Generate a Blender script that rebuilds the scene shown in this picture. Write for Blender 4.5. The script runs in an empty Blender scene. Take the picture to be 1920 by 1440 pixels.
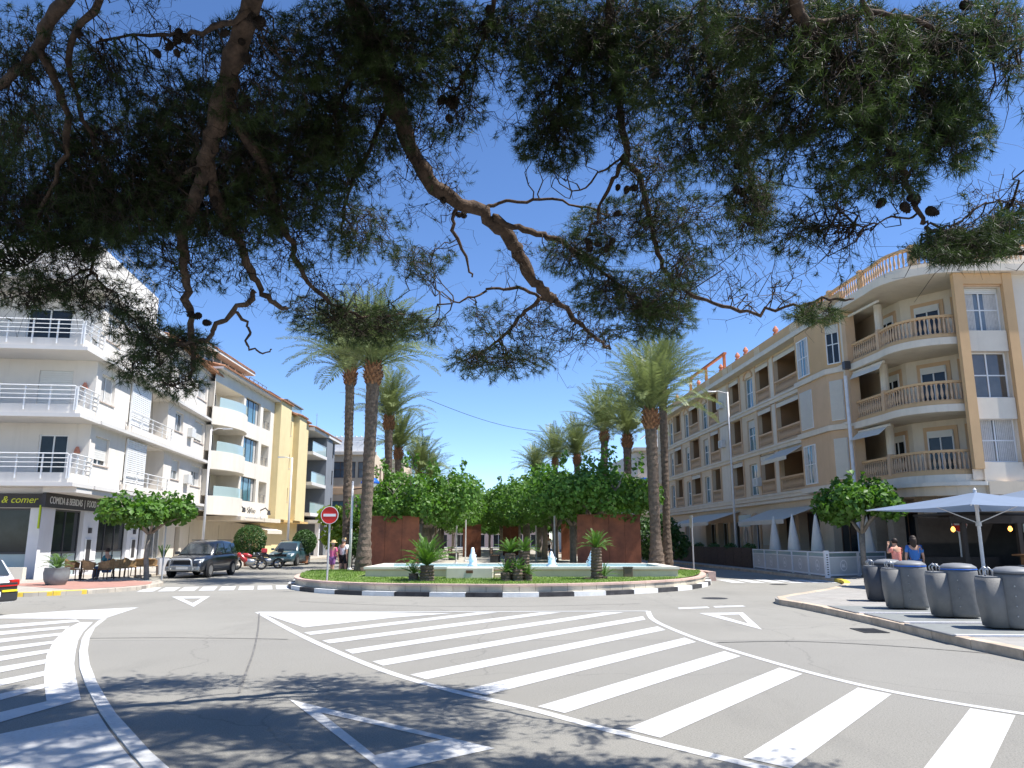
import bpy, bmesh, math, random
import numpy as np
from mathutils import Vector, Matrix
R = math.radians
scene = bpy.context.scene
COL = scene.collection

# ------------------------------------------------------------ camera, world, sun, exposure
F = 1450.0                      # focal length in photo pixels (1920 wide)
CAM_H = 1.7
PITCH = math.atan(292 / 1450)
cd = bpy.data.cameras.new('camera'); cam = bpy.data.objects.new('camera', cd); COL.objects.link(cam)
cam.location = (0, 0, CAM_H); cam.rotation_euler = (math.pi / 2 + PITCH, 0, 0)
cd.sensor_width = 36.0; cd.lens = 36.0 * F / 1920; cd.clip_start = 0.05; cd.clip_end = 3000
scene.camera = cam

SUN_EL = R(61)
SUN_DIR = Vector((0.985, -0.17, 0)).normalized() * math.cos(SUN_EL) + Vector((0, 0, math.sin(SUN_EL)))
world = bpy.data.worlds.new('World'); scene.world = world; world.use_nodes = True
wn = world.node_tree.nodes; wl = world.node_tree.links
bg = wn['Background']; sky = wn.new('ShaderNodeTexSky'); sky.sky_type = 'NISHITA'
sky.sun_disc = False; sky.sun_elevation = SUN_EL
sky.sun_rotation = math.atan2(SUN_DIR.x, SUN_DIR.y)
sky.altitude = 3000; sky.air_density = 1.0; sky.dust_density = 0.0; sky.ozone_density = 2.2
hsv = wn.new('ShaderNodeHueSaturation'); hsv.inputs['Saturation'].default_value = 1.14; hsv.inputs['Hue'].default_value = 0.505
wl.new(sky.outputs[0], hsv.inputs['Color']); wl.new(hsv.outputs[0], bg.inputs[0]); bg.inputs[1].default_value = 0.132
sd = bpy.data.lights.new('sun', 'SUN'); sun = bpy.data.objects.new('sun', sd); COL.objects.link(sun)
sd.energy = 4.6; sd.angle = R(0.5); sd.color = (1.0, 0.965, 0.91)
sun.rotation_euler = SUN_DIR.to_track_quat('Z', 'Y').to_euler(); sun.location = (20, -5, 40)
vs = scene.view_settings
vs.view_transform = 'Standard'; vs.look = 'None'; vs.gamma = 1.0; vs.use_curve_mapping = False
vs.exposure = 0.88
scene.cycles.max_bounces = 6; scene.cycles.diffuse_bounces = 4; scene.cycles.glossy_bounces = 3
scene.cycles.transmission_bounces = 4; scene.cycles.transparent_max_bounces = 6
scene.cycles.use_denoising = True

# ------------------------------------------------------------ pixel helpers (photo pixels -> places on real planes)
SP, CP = math.sin(PITCH), math.cos(PITCH)
def ray(px, py):
    u = (720 - py) / F
    return Vector(((px - 960) / F, CP - u * SP, SP + u * CP))
def gp(px, py, z=0.0):
    r = ray(px, py); t = (z - CAM_H) / r.z
    return Vector((r.x * t, r.y * t, z))
def at(px, py, Y):
    r = ray(px, py); t = Y / r.y
    return Vector((r.x * t, Y, CAM_H + r.z * t))

# ------------------------------------------------------------ materials
MATS = {}
ORD = ['first', 'second', 'third', 'fourth', 'fifth', 'sixth', 'seventh', 'eighth', 'ninth', 'tenth', 'eleventh', 'twelfth', 'thirteenth', 'fourteenth']
def nd(nt, t, **kw):
    n = nt.nodes.new(t)
    for k, v in kw.items():
        if k in n.inputs: n.inputs[k].default_value = v
        else: setattr(n, k, v)
    return n
def M(name, col, rough=0.8, var=0.12, scale=4.0, bump=0.0, bscale=40.0, metal=0.0, spec=0.3, streak=0.0,
      coat=0.0, coords='Object', sub=0.0, detail=6, tint=None):
    """procedural surface: base colour with noise mottling, optional vertical weather streaks and fine bump"""
    if name in MATS: return MATS[name]
    m = bpy.data.materials.new(name); m.use_nodes = True; nt = m.node_tree
    b = nt.nodes['Principled BSDF']; L = nt.links.new
    b.inputs['Roughness'].default_value = rough; b.inputs['Metallic'].default_value = metal
    b.inputs['Specular IOR Level'].default_value = spec
    b.inputs['Coat Weight'].default_value = coat; b.inputs['Coat Roughness'].default_value = 0.05
    if sub: 
        b.inputs['Subsurface Weight'].default_value = 0
    if coords == 'Object':
        tc = nd(nt, 'ShaderNodeTexCoord'); co = tc.outputs['Object']
    else:
        tc = nd(nt, 'ShaderNodeNewGeometry'); co = tc.outputs['Position']
    no = nd(nt, 'ShaderNodeTexNoise', Scale=scale, Detail=detail, Roughness=0.65); L(co, no.inputs['Vector'])
    c = Vector(col[:3])
    lo = tuple(max(0, x * (1 - var)) for x in c) + (1,); hi = tuple(min(1, x * (1 + var)) for x in c) + (1,)
    if tint: lo = tuple(tint) + (1,)
    rp = nd(nt, 'ShaderNodeMapRange'); rp.inputs['From Min'].default_value = 0.3; rp.inputs['From Max'].default_value = 0.7
    L(no.outputs['Fac'], rp.inputs['Value'])
    mx = nd(nt, 'ShaderNodeMix', data_type='RGBA'); mx.inputs['A'].default_value = lo; mx.inputs['B'].default_value = hi
    L(rp.outputs[0], mx.inputs['Factor']); out = mx.outputs['Result']
    if streak:
        mp = nd(nt, 'ShaderNodeMapping'); mp.inputs['Scale'].default_value = (2.2, 2.2, 0.12); L(co, mp.inputs['Vector'])
        n2 = nd(nt, 'ShaderNodeTexNoise', Scale=1.0, Detail=5, Roughness=0.7); L(mp.outputs[0], n2.inputs['Vector'])
        r2 = nd(nt, 'ShaderNodeMapRange'); r2.inputs['From Min'].default_value = 0.5; r2.inputs['From Max'].default_value = 0.78
        r2.inputs['To Max'].default_value = streak; L(n2.outputs['Fac'], r2.inputs['Value'])
        m2 = nd(nt, 'ShaderNodeMix', data_type='RGBA'); L(r2.outputs[0], m2.inputs['Factor']); L(out, m2.inputs['A'])
        m2.inputs['B'].default_value = (c.x * .55, c.y * .52, c.z * .48, 1); out = m2.outputs['Result']
    L(out, b.inputs['Base Color'])
    if bump:
        n3 = nd(nt, 'ShaderNodeTexNoise', Scale=bscale, Detail=4); L(co, n3.inputs['Vector'])
        bp = nd(nt, 'ShaderNodeBump', Strength=bump, Distance=0.02); L(n3.outputs['Fac'], bp.inputs['Height'])
        L(bp.outputs[0], b.inputs['Normal'])
    MATS[name] = m
    return m
def glass(name, col, rough=0.06, var=0.35, scale=0.8):
    m = M(name, col, rough=rough, var=var, scale=scale, spec=0.9); return m
def leafmat(name, col, tr=0.35, var=0.35, scale=1.2, rough=0.5):
    """leaf surface: mottled green, some light passes through"""
    if name in MATS: return MATS[name]
    m = M(name, col, rough=rough, var=var, scale=scale, spec=0.35); nt = m.node_tree
    b = nt.nodes['Principled BSDF']; o = nt.nodes['Material Output']
    t = nd(nt, 'ShaderNodeBsdfTranslucent'); mix = nd(nt, 'ShaderNodeMixShader'); mix.inputs[0].default_value = tr
    src = b.inputs['Base Color'].links[0].from_socket
    hs = nd(nt, 'ShaderNodeHueSaturation', Saturation=1.15, Value=1.25); nt.links.new(src, hs.inputs['Color'])
    nt.links.new(hs.outputs[0], t.inputs['Color'])
    nt.links.new(b.outputs[0], mix.inputs[1]); nt.links.new(t.outputs[0], mix.inputs[2]); nt.links.new(mix.outputs[0], o.inputs[0])
    return m

# ------------------------------------------------------------ object helpers
def tag(o, label=None, cat=None, group=None, kind=None):
    if label: o['label'] = label
    if cat: o['category'] = cat
    if group: o['group'] = group
    if kind: o['kind'] = kind
    return o
WINV = {}
def empty(name, loc=(0, 0, 0), rz=0.0, label=None, cat=None, group=None, local=False, parent=None):
    """root of a thing; its parts are given in world metres unless local=True"""
    o = bpy.data.objects.new(name, None); COL.objects.link(o); o.empty_display_size = 0.2
    o.location = loc; o.rotation_euler = (0, 0, rz)
    if parent is not None:
        o.parent = parent
        if parent.name in WINV: o.matrix_parent_inverse = WINV[parent.name]
    if not local: WINV[o.name] = (Matrix.Translation(loc) @ Matrix.Rotation(rz, 4, 'Z')).inverted()
    return tag(o, label, cat, group)
def put(name, me, parent=None, loc=None, rot=None, sc=None):
    o = bpy.data.objects.new(name, me); COL.objects.link(o)
    if parent is not None:
        o.parent = parent
        if parent.name in WINV: o.matrix_parent_inverse = WINV[parent.name]
    if loc is not None: o.location = loc
    if rot is not None: o.rotation_euler = rot
    if sc is not None: o.scale = (sc, sc, sc) if not hasattr(sc, '__len__') else sc
    return o
class MB:
    """collects polygons; build() links them as one mesh object"""
    def __init__(s): s.v = []; s.f = []; s.mi = []; s.sm = []; s.cur = 0; s.smooth = False
    def add(s, vs, fs):
        k = len(s.v); s.v += [tuple(p) for p in vs]
        for f in fs: s.f.append([k + i for i in f]); s.mi.append(s.cur); s.sm.append(s.smooth)
        return s
    def quad(s, a, b, c, d): return s.add([a, b, c, d], [(0, 1, 2, 3)])
    def poly(s, pts): return s.add(pts, [tuple(range(len(pts)))])
    def hexa(s, p):
        """8 corners: bottom 0-3 ccw, top 4-7 ccw"""
        return s.add(p, [(3, 2, 1, 0), (4, 5, 6, 7), (0, 1, 5, 4), (1, 2, 6, 5), (2, 3, 7, 6), (3, 0, 4, 7)])
    def box(s, x0, x1, y0, y1, z0, z1):
        return s.hexa([(x0, y0, z0), (x1, y0, z0), (x1, y1, z0), (x0, y1, z0), (x0, y0, z1), (x1, y0, z1), (x1, y1, z1), (x0, y1, z1)])
    def prism(s, pts, z0, z1):
        n = len(pts); v = [(p[0], p[1], z0) for p in pts] + [(p[0], p[1], z1) for p in pts]
        f = [tuple(range(n - 1, -1, -1)), tuple(range(n, 2 * n))] + [(i, (i + 1) % n, n + (i + 1) % n, n + i) for i in range(n)]
        return s.add(v, f)
    def tube(s, pts, rad, n=8, caps=True):
        pts = [Vector(p) for p in pts]; m = len(pts)
        if not hasattr(rad, '__len__'): rad = [rad] * m
        t = (pts[1] - pts[0]).normalized()
        up = Vector((0, 0, 1)) if abs(t.z) < 0.9 else Vector((1, 0, 0))
        a = t.cross(up).normalized(); vs = []
        for i, p in enumerate(pts):
            t = (pts[min(i + 1, m - 1)] - pts[max(i - 1, 0)])
            t = t.normalized() if t.length > 1e-9 else Vector((0, 0, 1))
            a = (a - t * a.dot(t)); a = a.normalized() if a.length > 1e-6 else t.orthogonal().normalized()
            b = t.cross(a)
            for k in range(n):
                w = 2 * math.pi * k / n; vs.append(p + (a * math.cos(w) + b * math.sin(w)) * rad[i])
        fs = [(i * n + k, i * n + (k + 1) % n, (i + 1) * n + (k + 1) % n, (i + 1) * n + k) for i in range(m - 1) for k in range(n)]
        if caps: fs += [tuple(range(n - 1, -1, -1)), tuple((m - 1) * n + k for k in range(n))]
        return s.add(vs, fs)
    def lathe(s, prof, n=16, c=(0, 0, 0), caps=True):
        """prof: (radius, z) list"""
        m = len(prof); vs = []
        for r, z in prof:
            for k in range(n):
                w = 2 * math.pi * k / n; vs.append((c[0] + r * math.cos(w), c[1] + r * math.sin(w), c[2] + z))
        fs = [(i * n + k, i * n + (k + 1) % n, (i + 1) * n + (k + 1) % n, (i + 1) * n + k) for i in range(m - 1) for k in range(n)]
        if caps: fs += [tuple(range(n - 1, -1, -1)), tuple((m - 1) * n + k for k in range(n))]
        return s.add(vs, fs)
    def mesh(s, name, mats):
        me = bpy.data.meshes.new(name); me.from_pydata(s.v, [], s.f)
        for m in (mats if isinstance(mats, (list, tuple)) else [mats]): me.materials.append(m)
        if any(s.mi): me.polygons.foreach_set('material_index', s.mi)
        if any(s.sm): me.polygons.foreach_set('use_smooth', s.sm)
        me.update(); return me
    def build(s, name, mats, parent=None, loc=None, rot=None, bevel=0.0):
        o = put(name, s.mesh(name, mats), parent, loc, rot)
        if bevel:
            b = o.modifiers.new('edge', 'BEVEL'); b.width = bevel; b.segments = 2; b.limit_method = 'ANGLE'; b.angle_limit = R(40)
        return o
def raw_mesh(name, verts, tris, mat, smooth=False):
    """numpy mesh of triangles (n,3)"""
    me = bpy.data.meshes.new(name); nv, nt_ = len(verts), len(tris)
    me.vertices.add(nv); me.vertices.foreach_set('co', np.asarray(verts, np.float32).ravel())
    me.loops.add(nt_ * 3); me.loops.foreach_set('vertex_index', np.asarray(tris, np.int32).ravel())
    me.polygons.add(nt_); me.polygons.foreach_set('loop_start', np.arange(0, nt_ * 3, 3, dtype=np.int32))
    me.polygons.foreach_set('loop_total', np.full(nt_, 3, np.int32))
    if smooth: me.polygons.foreach_set('use_smooth', np.ones(nt_, bool))
    me.materials.append(mat); me.update(calc_edges=True); return me
def copy_tree(o, parent=None):
    c = o.copy(); COL.objects.link(c); c.parent = parent
    for ch in list(o.children): copy_tree(ch, c)
    return c
def text(name, body, size, mat, parent, origin, xdir, zdir=Vector((0, 0, 1)), ext=0.006, align='LEFT', sx=1.0, shear=0.0):
    cu = bpy.data.curves.new(name, 'FONT'); cu.body = body; cu.size = size; cu.extrude = ext; cu.align_x = align; cu.align_y = 'CENTER'; cu.shear = shear
    tmp = bpy.data.objects.new(name, cu); COL.objects.link(tmp)
    bpy.context.view_layer.update()
    me = bpy.data.meshes.new_from_object(tmp.evaluated_get(bpy.context.evaluated_depsgraph_get()))
    bpy.data.objects.remove(tmp); me.materials.clear(); me.materials.append(mat)
    x = Vector(xdir).normalized(); z = Vector(zdir).normalized(); n = x.cross(z)
    mt = Matrix((x * sx, z, n)).transposed().to_4x4(); mt.translation = Vector(origin)
    me.transform(mt)
    return tag(put(name, me, parent), kind='stuff')

class Facade:
    """vertical plane: origin p0 (x,y), heading d; n points outward (toward the street)"""
    def __init__(s, p0, d, flip=False):
        s.p0 = Vector((p0[0], p0[1], 0)); s.d = Vector((d[0], d[1], 0)).normalized()
        s.n = Vector((s.d.y, -s.d.x, 0)) * (-1 if flip else 1)
    def pt(s, a, z, out=0.0): return s.p0 + s.d * a + s.n * out + Vector((0, 0, z))
    def uv(s, px, py, out=0.0):
        r = ray(px, py); o = Vector((0, 0, CAM_H)); q = s.p0 + s.n * out
        t = (q - o).dot(s.n) / r.dot(s.n); p = o + r * t
        return ((p - s.p0).dot(s.d), p.z)
    def s_of(s, px, py, out=0.0): return s.uv(px, py, out)[0]
    def box(s, mb, a0, a1, z0, z1, o0, o1):
        P = s.pt; return mb.hexa([P(a0, z0, o0), P(a1, z0, o0), P(a1, z0, o1), P(a0, z0, o1), P(a0, z1, o0), P(a1, z1, o0), P(a1, z1, o1), P(a0, z1, o1)])
def wall_holes(fac, a0, a1, z0, z1, holes, out=0.0, mb=None):
    """outer skin with rectangular openings and their reveals. hole: (a0,a1,z0,z1,depth,back?)"""
    mb = mb or MB(); A = sorted({a0, a1} | {min(max(h[i], a0), a1) for h in holes for i in (0, 1)})
    Z = sorted({z0, z1} | {min(max(h[i], z0), z1) for h in holes for i in (2, 3)})
    for i in range(len(A) - 1):
        for j in range(len(Z) - 1):
            ca, cz = (A[i] + A[i + 1]) / 2, (Z[j] + Z[j + 1]) / 2
            if any(h[0] < ca < h[1] and h[2] < cz < h[3] for h in holes): continue
            mb.quad(fac.pt(A[i], Z[j], out), fac.pt(A[i + 1], Z[j], out), fac.pt(A[i + 1], Z[j + 1], out), fac.pt(A[i], Z[j + 1], out))
    for h in holes:
        x0, x1, y0, y1, dp = h[:5]; P = fac.pt; i = out - dp
        mb.quad(P(x0, y0, out), P(x1, y0, out), P(x1, y0, i), P(x0, y0, i)); mb.quad(P(x0, y1, out), P(x0, y1, i), P(x1, y1, i), P(x1, y1, out))
        mb.quad(P(x0, y0, out), P(x0, y0, i), P(x0, y1, i), P(x0, y1, out)); mb.quad(P(x1, y0, out), P(x1, y1, out), P(x1, y1, i), P(x1, y0, i))
        if len(h) > 5 and h[5]: mb.quad(P(x0, y0, i), P(x1, y0, i), P(x1, y1, i), P(x0, y1, i))
    return mb
WINN = 0
def window(parent, fac, a0, a1, z0, z1, out, frame='frame_white', pane='pane_dark', mull=1, trans=0, shut=0.0, sill=True, fw=0.06, name='window', shutm='shutter_white', curtain=0.0):
    """frame (the part) with pane, mullions, roller shutter and sill as sub-parts; sits at depth `out`"""
    mb = MB()
    fac.box(mb, a0, a1, z0, z0 + fw, out, out + .06); fac.box(mb, a0, a1, z1 - fw, z1, out, out + .06)
    fac.box(mb, a0, a0 + fw, z0 + fw, z1 - fw, out, out + .06); fac.box(mb, a1 - fw, a1, z0 + fw, z1 - fw, out, out + .06)
    for k in range(mull):
        c = a0 + (a1 - a0) * (k + 1) / (mull + 1); fac.box(mb, c - fw * .5, c + fw * .5, z0 + fw, z1 - fw, out + .004, out + .055)
    for k in range(trans):
        c = z0 + (z1 - z0) * (k + 1) / (trans + 1); fac.box(mb, a0 + fw, a1 - fw, c - fw * .45, c + fw * .45, out + .006, out + .052)
    w = mb.build(name, MATS[frame], parent)
    p = MB(); fac.box(p, a0 + fw * .5, a1 - fw * .5, z0 + fw * .5, z1 - fw * .5, out + .01, out + .025); p.build('pane', MATS[pane], w)
    if curtain:
        p = MB(); n = 9; wd = (a1 - a0 - 2 * fw) * curtain
        for side in (0, 1):
            for k in range(n):
                b0 = a0 + fw + wd * k / n if side == 0 else a1 - fw - wd * (k + 1) / n
                fac.box(p, b0, b0 + wd / n * .86, z0 + fw, z1 - fw, out + .027, out + .031 + .003 * (k % 2))
        p.build('curtain', MATS['curtain'], w)
    if shut:
        p = MB(); zt = z1 - (z1 - z0) * shut; n = max(3, int((z1 - zt) / .1)); hh = (z1 - zt) / n
        for k in range(n): fac.box(p, a0 + .02, a1 - .02, zt + k * hh, zt + (k + .86) * hh, out + .062, out + .085)
        fac.box(p, a0 + .02, a1 - .02, zt, z1, out + .0615, out + .066)
        p.build('roller_shutter', MATS[shutm], w)
    if sill:
        p = MB(); fac.box(p, a0 - .06, a1 + .06, z0 - .05, z0 - .002, out - .01, out + sill if sill is not True else .05); p.build('sill', MATS['stone_sill'], w)
    return w

# ------------------------------------------------------------ shared materials
def asphalt_mat():
    m = bpy.data.materials.new('asphalt'); m.use_nodes = True; nt = m.node_tree; L = nt.links.new
    b = nt.nodes['Principled BSDF']; g = nd(nt, 'ShaderNodeNewGeometry'); P = g.outputs['Position']
    b.inputs['Roughness'].default_value = 0.86; b.inputs['Specular IOR Level'].default_value = 0.25
    def noise(sc, det=5, ro=.6, vec=P):
        n = nd(nt, 'ShaderNodeTexNoise', Scale=sc, Detail=det, Roughness=ro); L(vec, n.inputs['Vector']); return n.outputs['Fac']
    def rng(v, a, b_, c=0, d=1):
        r = nd(nt, 'ShaderNodeMapRange'); L(v, r.inputs['Value'])
        for k, x in zip(('From Min', 'From Max', 'To Min', 'To Max'), (a, b_, c, d)): r.inputs[k].default_value = x
        return r.outputs[0]
    def mix(f, a, b_, bt='MIX'):
        x = nd(nt, 'ShaderNodeMix', data_type='RGBA', blend_type=bt); L(f, x.inputs['Factor'])
        for s_, q in (('A', a), ('B', b_)):
            if isinstance(q, tuple): x.inputs[s_].default_value = q
            else: L(q, x.inputs[s_])
        return x.outputs['Result']
    base = mix(rng(noise(.23, 4), .35, .65), (.20, .19, .165, 1), (.255, .243, .212, 1))
    # newer darker resurfacing strip near the foreground and a paler one by the island
    sep = nd(nt, 'ShaderNodeSeparateXYZ'); L(P, sep.inputs[0])
    nz = noise(.6, 3); yy = nd(nt, 'ShaderNodeMath', operation='MULTIPLY_ADD'); L(nz, yy.inputs[0]); yy.inputs[1].default_value = .25; L(sep.outputs['Y'], yy.inputs[2])
    sm = nd(nt, 'ShaderNodeMath', operation='COMPARE'); L(yy.outputs[0], sm.inputs[0]); sm.inputs[1].default_value = 14.09; sm.inputs[2].default_value = .03
    base = mix(rng(sm.outputs[0], 0, 1, 0, .55), base, (.07, .068, .064, 1))
    base = mix(rng(yy.outputs[0], 14.05, 14.12, 0.42, 0), base, (.17, .164, .15, 1))
    base = mix(rng(noise(75, 4, .8), .40, .66, 0, .75), base, (.38, .365, .325, 1))
    base = mix(rng(noise(48, 4, .8), .56, .66, 0, .8), base, (.085, .083, .08, 1))
    # oil drips and tyre polish stretched along the driving direction
    mp = nd(nt, 'ShaderNodeMapping'); mp.inputs['Scale'].default_value = (.9, .22, 1); L(P, mp.inputs['Vector'])
    base = mix(rng(noise(.9, 6, .7, mp.outputs[0]), .55, .8, 0, .35), base, (.12, .117, .11, 1))
    base = mix(rng(noise(2.3, 7, .75), .66, .75, 0, .4), base, (.10, .098, .094, 1))
    vo = nd(nt, 'ShaderNodeTexVoronoi', feature='DISTANCE_TO_EDGE', Scale=.16); 
    wob = nd(nt, 'ShaderNodeVectorMath', operation='ADD'); n4 = nd(nt, 'ShaderNodeTexNoise', Scale=.8, Detail=6); L(P, n4.inputs['Vector']); L(P, wob.inputs[0]); L(n4.outputs['Color'], wob.inputs[1]); L(wob.outputs[0], vo.inputs['Vector'])
    base = mix(rng(vo.outputs['Distance'], 0.0, .0035, .3, 0), base, (.07, .068, .064, 1))
    L(base, b.inputs['Base Color'])
    bp = nd(nt, 'ShaderNodeBump', Strength=.5, Distance=.01); L(noise(160, 3, .7), bp.inputs['Height']); L(bp.outputs[0], b.inputs['Normal'])
    return m
MATS['asphalt'] = asphalt_mat()
def paint_mat():
    m = M('road_paint', (.58, .578, .565), rough=.6, var=.07, scale=3, coords='Pos', bump=.25, bscale=140); nt = m.node_tree; L = nt.links.new
    b = nt.nodes['Principled BSDF']; src = b.inputs['Base Color'].links[0].from_socket
    g = nd(nt, 'ShaderNodeNewGeometry')
    n = nd(nt, 'ShaderNodeTexNoise', Scale=26, Detail=8, Roughness=.8); L(g.outputs['Position'], n.inputs['Vector'])
    n2 = nd(nt, 'ShaderNodeTexNoise', Scale=.7, Detail=3); L(g.outputs['Position'], n2.inputs['Vector'])
    ad = nd(nt, 'ShaderNodeMath', operation='MULTIPLY_ADD'); L(n2.outputs['Fac'], ad.inputs[0]); ad.inputs[1].default_value = .35; L(n.outputs['Fac'], ad.inputs[2])
    r = nd(nt, 'ShaderNodeMapRange'); r.inputs['From Min'].default_value = .68; r.inputs['From Max'].default_value = .86; r.inputs['To Max'].default_value = .55; L(ad.outputs[0], r.inputs['Value'])
    x = nd(nt, 'ShaderNodeMix', data_type='RGBA'); L(r.outputs[0], x.inputs['Factor']); L(src, x.inputs['A']); x.inputs['B'].default_value = (.3, .29, .27, 1)
    L(x.outputs['Result'], b.inputs['Base Color']); return m
paint_mat()
M('earth', (.30, .26, .20), var=.3, scale=.2, coords='Pos')
def paving_mat(name, col, col2, joint, sx, sy, rot=0.0):
    m = bpy.data.materials.new(name); m.use_nodes = True; nt = m.node_tree; L = nt.links.new; b = nt.nodes['Principled BSDF']
    b.inputs['Roughness'].default_value = .8; b.inputs['Specular IOR Level'].default_value = .3
    g = nd(nt, 'ShaderNodeNewGeometry'); mp = nd(nt, 'ShaderNodeMapping'); mp.inputs['Rotation'].default_value = (0, 0, rot); L(g.outputs['Position'], mp.inputs['Vector'])
    br = nd(nt, 'ShaderNodeTexBrick', Scale=1.0); br.inputs['Brick Width'].default_value = sx; br.inputs['Row Height'].default_value = sy; br.inputs['Mortar Size'].default_value = .006
    br.offset = 0.5; br.inputs['Color1'].default_value = col + (1,); br.inputs['Color2'].default_value = col2 + (1,); br.inputs['Mortar'].default_value = joint + (1,); L(mp.outputs[0], br.inputs['Vector'])
    n = nd(nt, 'ShaderNodeTexNoise', Scale=1.3, Detail=7, Roughness=.7); L(g.outputs['Position'], n.inputs['Vector'])
    r = nd(nt, 'ShaderNodeMapRange'); r.inputs['From Min'].default_value = .4; r.inputs['From Max'].default_value = .75; r.inputs['To Max'].default_value = .4; L(n.outputs['Fac'], r.inputs['Value'])
    x = nd(nt, 'ShaderNodeMix', data_type='RGBA', blend_type='MULTIPLY'); L(r.outputs[0], x.inputs['Factor']); L(br.outputs['Color'], x.inputs['A']); x.inputs['B'].default_value = (.6, .57, .52, 1)
    L(x.outputs['Result'], b.inputs['Base Color']); MATS[name] = m; return m
paving_mat('paving_beige', (.46, .42, .36), (.40, .365, .315), (.25, .22, .19), .4, .4, .07)
paving_mat('paving_red', (.46, .25, .20), (.40, .215, .175), (.30, .2, .16), .2, .2, .3)
paving_mat('paving_promenade', (.47, .44, .38), (.42, .39, .335), (.27, .25, .21), .6, .6, .07)
paving_mat('paving_grey', (.36, .34, .31), (.32, .305, .28), (.2, .19, .17), .4, .4, .1)
M('kerb_stone', (.45, .40, .33), var=.2, scale=3, coords='Pos', bump=.3, bscale=60)
M('kerb_pink', (.50, .40, .30), var=.3, scale=2.5, coords='Pos', bump=.3, bscale=60)
M('kerb_yellow', (.62, .44, .06), var=.2, scale=5, coords='Pos')
M('iron', (.07, .07, .072), rough=.55, var=.3, metal=.6, spec=.5)

# ------------------------------------------------------------ ground, road, markings
def sheet(name, pts, z, mat, kind='structure', label=None):
    mb = MB(); mb.poly([(p[0], p[1], z) for p in pts]); o = mb.build(name, MATS[mat]); tag(o, label, None, None, kind); return o
sheet('ground', [(-900, -300), (900, -300), (900, 1500), (-900, 1500)], -.03, 'earth')
sheet('road', [(-48, -40), (48, -40), (44, 175), (-66, 175)], 0.0, 'asphalt')

ZP = 0.004
def ccw(pts):
    a = sum(pts[i][0] * pts[(i + 1) % len(pts)][1] - pts[(i + 1) % len(pts)][0] * pts[i][1] for i in range(len(pts)))
    return pts if a > 0 else pts[::-1]
PAINT_N = 0
def paint(polys, label, z=ZP, mat='road_paint', name='road_marking', group=None):
    """painted marking: polygons in ground metres, 2 mm thick film"""
    global PAINT_N
    PAINT_N += 1; z += PAINT_N * 5e-5; mb = MB()
    for p in polys:
        p = ccw([(q[0], q[1]) for q in p]); mb.poly([(q[0], q[1], z) for q in p])
    o = mb.build(name, MATS[mat]); tag(o, label, 'road marking', group); return o
def band(pts, w):
    """strip quads of width w along polyline pts"""
    out = []; P = [Vector((p[0], p[1])) for p in pts]; N = []
    for i in range(len(P)):
        t = (P[min(i + 1, len(P) - 1)] - P[max(i - 1, 0)]).normalized(); N.append(Vector((-t.y, t.x)))
    for i in range(len(P) - 1):
        out.append([P[i] - N[i] * w / 2, P[i + 1] - N[i + 1] * w / 2, P[i + 1] + N[i + 1] * w / 2, P[i] + N[i] * w / 2])
    return out
def spline(pts, n=6):
    P = [Vector(p) for p in pts]; out = []
    for i in range(len(P) - 1):
        a, b, c, d = P[max(i - 1, 0)], P[i], P[i + 1], P[min(i + 2, len(P) - 1)]
        for k in range(n):
            t = k / n; out.append(.5 * ((2 * b) + (c - a) * t + (2 * a - 5 * b + 4 * c - d) * t * t + (3 * b - a - 3 * c + d) * t ** 3))
    out.append(P[-1]); return out
BL = [(-6.08, 19.2), (-4.39, 15.75), (-3.15, 13.35), (-1.95, 11.2), (-1.27, 10.15), (-.6, 9.28), (.2, 8.4), (.97, 7.4), (1.8, 6.45), (2.7, 5.5), (3.9, 4.4)]
BR = [(3.3, 19.48), (3.07, 17.6), (3.09, 15.9), (3.29, 13.7), (3.68, 11.5), (4.1, 9.9), (4.57, 8.9), (5.2, 8.05), (6.0, 7.15), (7.2, 6.0)]
BLs = spline(BL); BRs = spline(BR)
def bx(poly, y):
    for i in range(len(poly) - 1):
        (x0, y0), (x1, y1) = poly[i], poly[i + 1]
        if min(y0, y1) <= y <= max(y0, y1) and y0 != y1: return x0 + (x1 - x0) * (y - y0) / (y1 - y0)
    return None
paint(band(BLs, .13), 'curved white edge line of the hatched traffic island, left side')
paint(band(BRs, .12), 'curved white edge line of the hatched traffic island, right side')
top = [(-6.08, 19.2), (-1.5, 19.3), (3.3, 19.48)]
paint(band(top, .14), 'straight white line closing the far end of the hatched area', z=ZP * 1.5)
paint([[(-6.08, 19.2), (-4.1, 15.9), (-2.6, 17.9), (-1.4, 18.9), (-3.4, 19.15)]], 'solid white wedge at the far left tip of the hatched area', z=ZP * 1.25)
dv = Vector((.598, .801)); nv = Vector((.801, -.598)); nst = 0
for k in range(-2, 10):
    ends = []
    for off in (0, .40):
        c = -1.28 - 1.205 * k + off; lo = hi = None
        for i in range(900):
            t = 2 + i * .025; p = nv * c + dv * t
            xl, xr = bx(BLs, p.y), bx(BRs, p.y)
            inside = p.y < 19.15 and xl is not None and xr is not None and p.x > xl + .16 and p.x < xr - .16
            if inside:
                if lo is None: lo = t
                hi = t
        if lo is None: break
        ends.append((nv * c + dv * lo, nv * c + dv * hi))
    if len(ends) == 2:
        (a, b), (c_, d_) = ends
        nst += 1
        paint([[a, b, d_, c_]], '%s white diagonal stripe of the central hatched area counting from the camera' % ORD[nst - 1], group='hatching stripes in the middle of the road')
G2 = lambda *p: [gp(x, y) for x, y in p]
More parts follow.
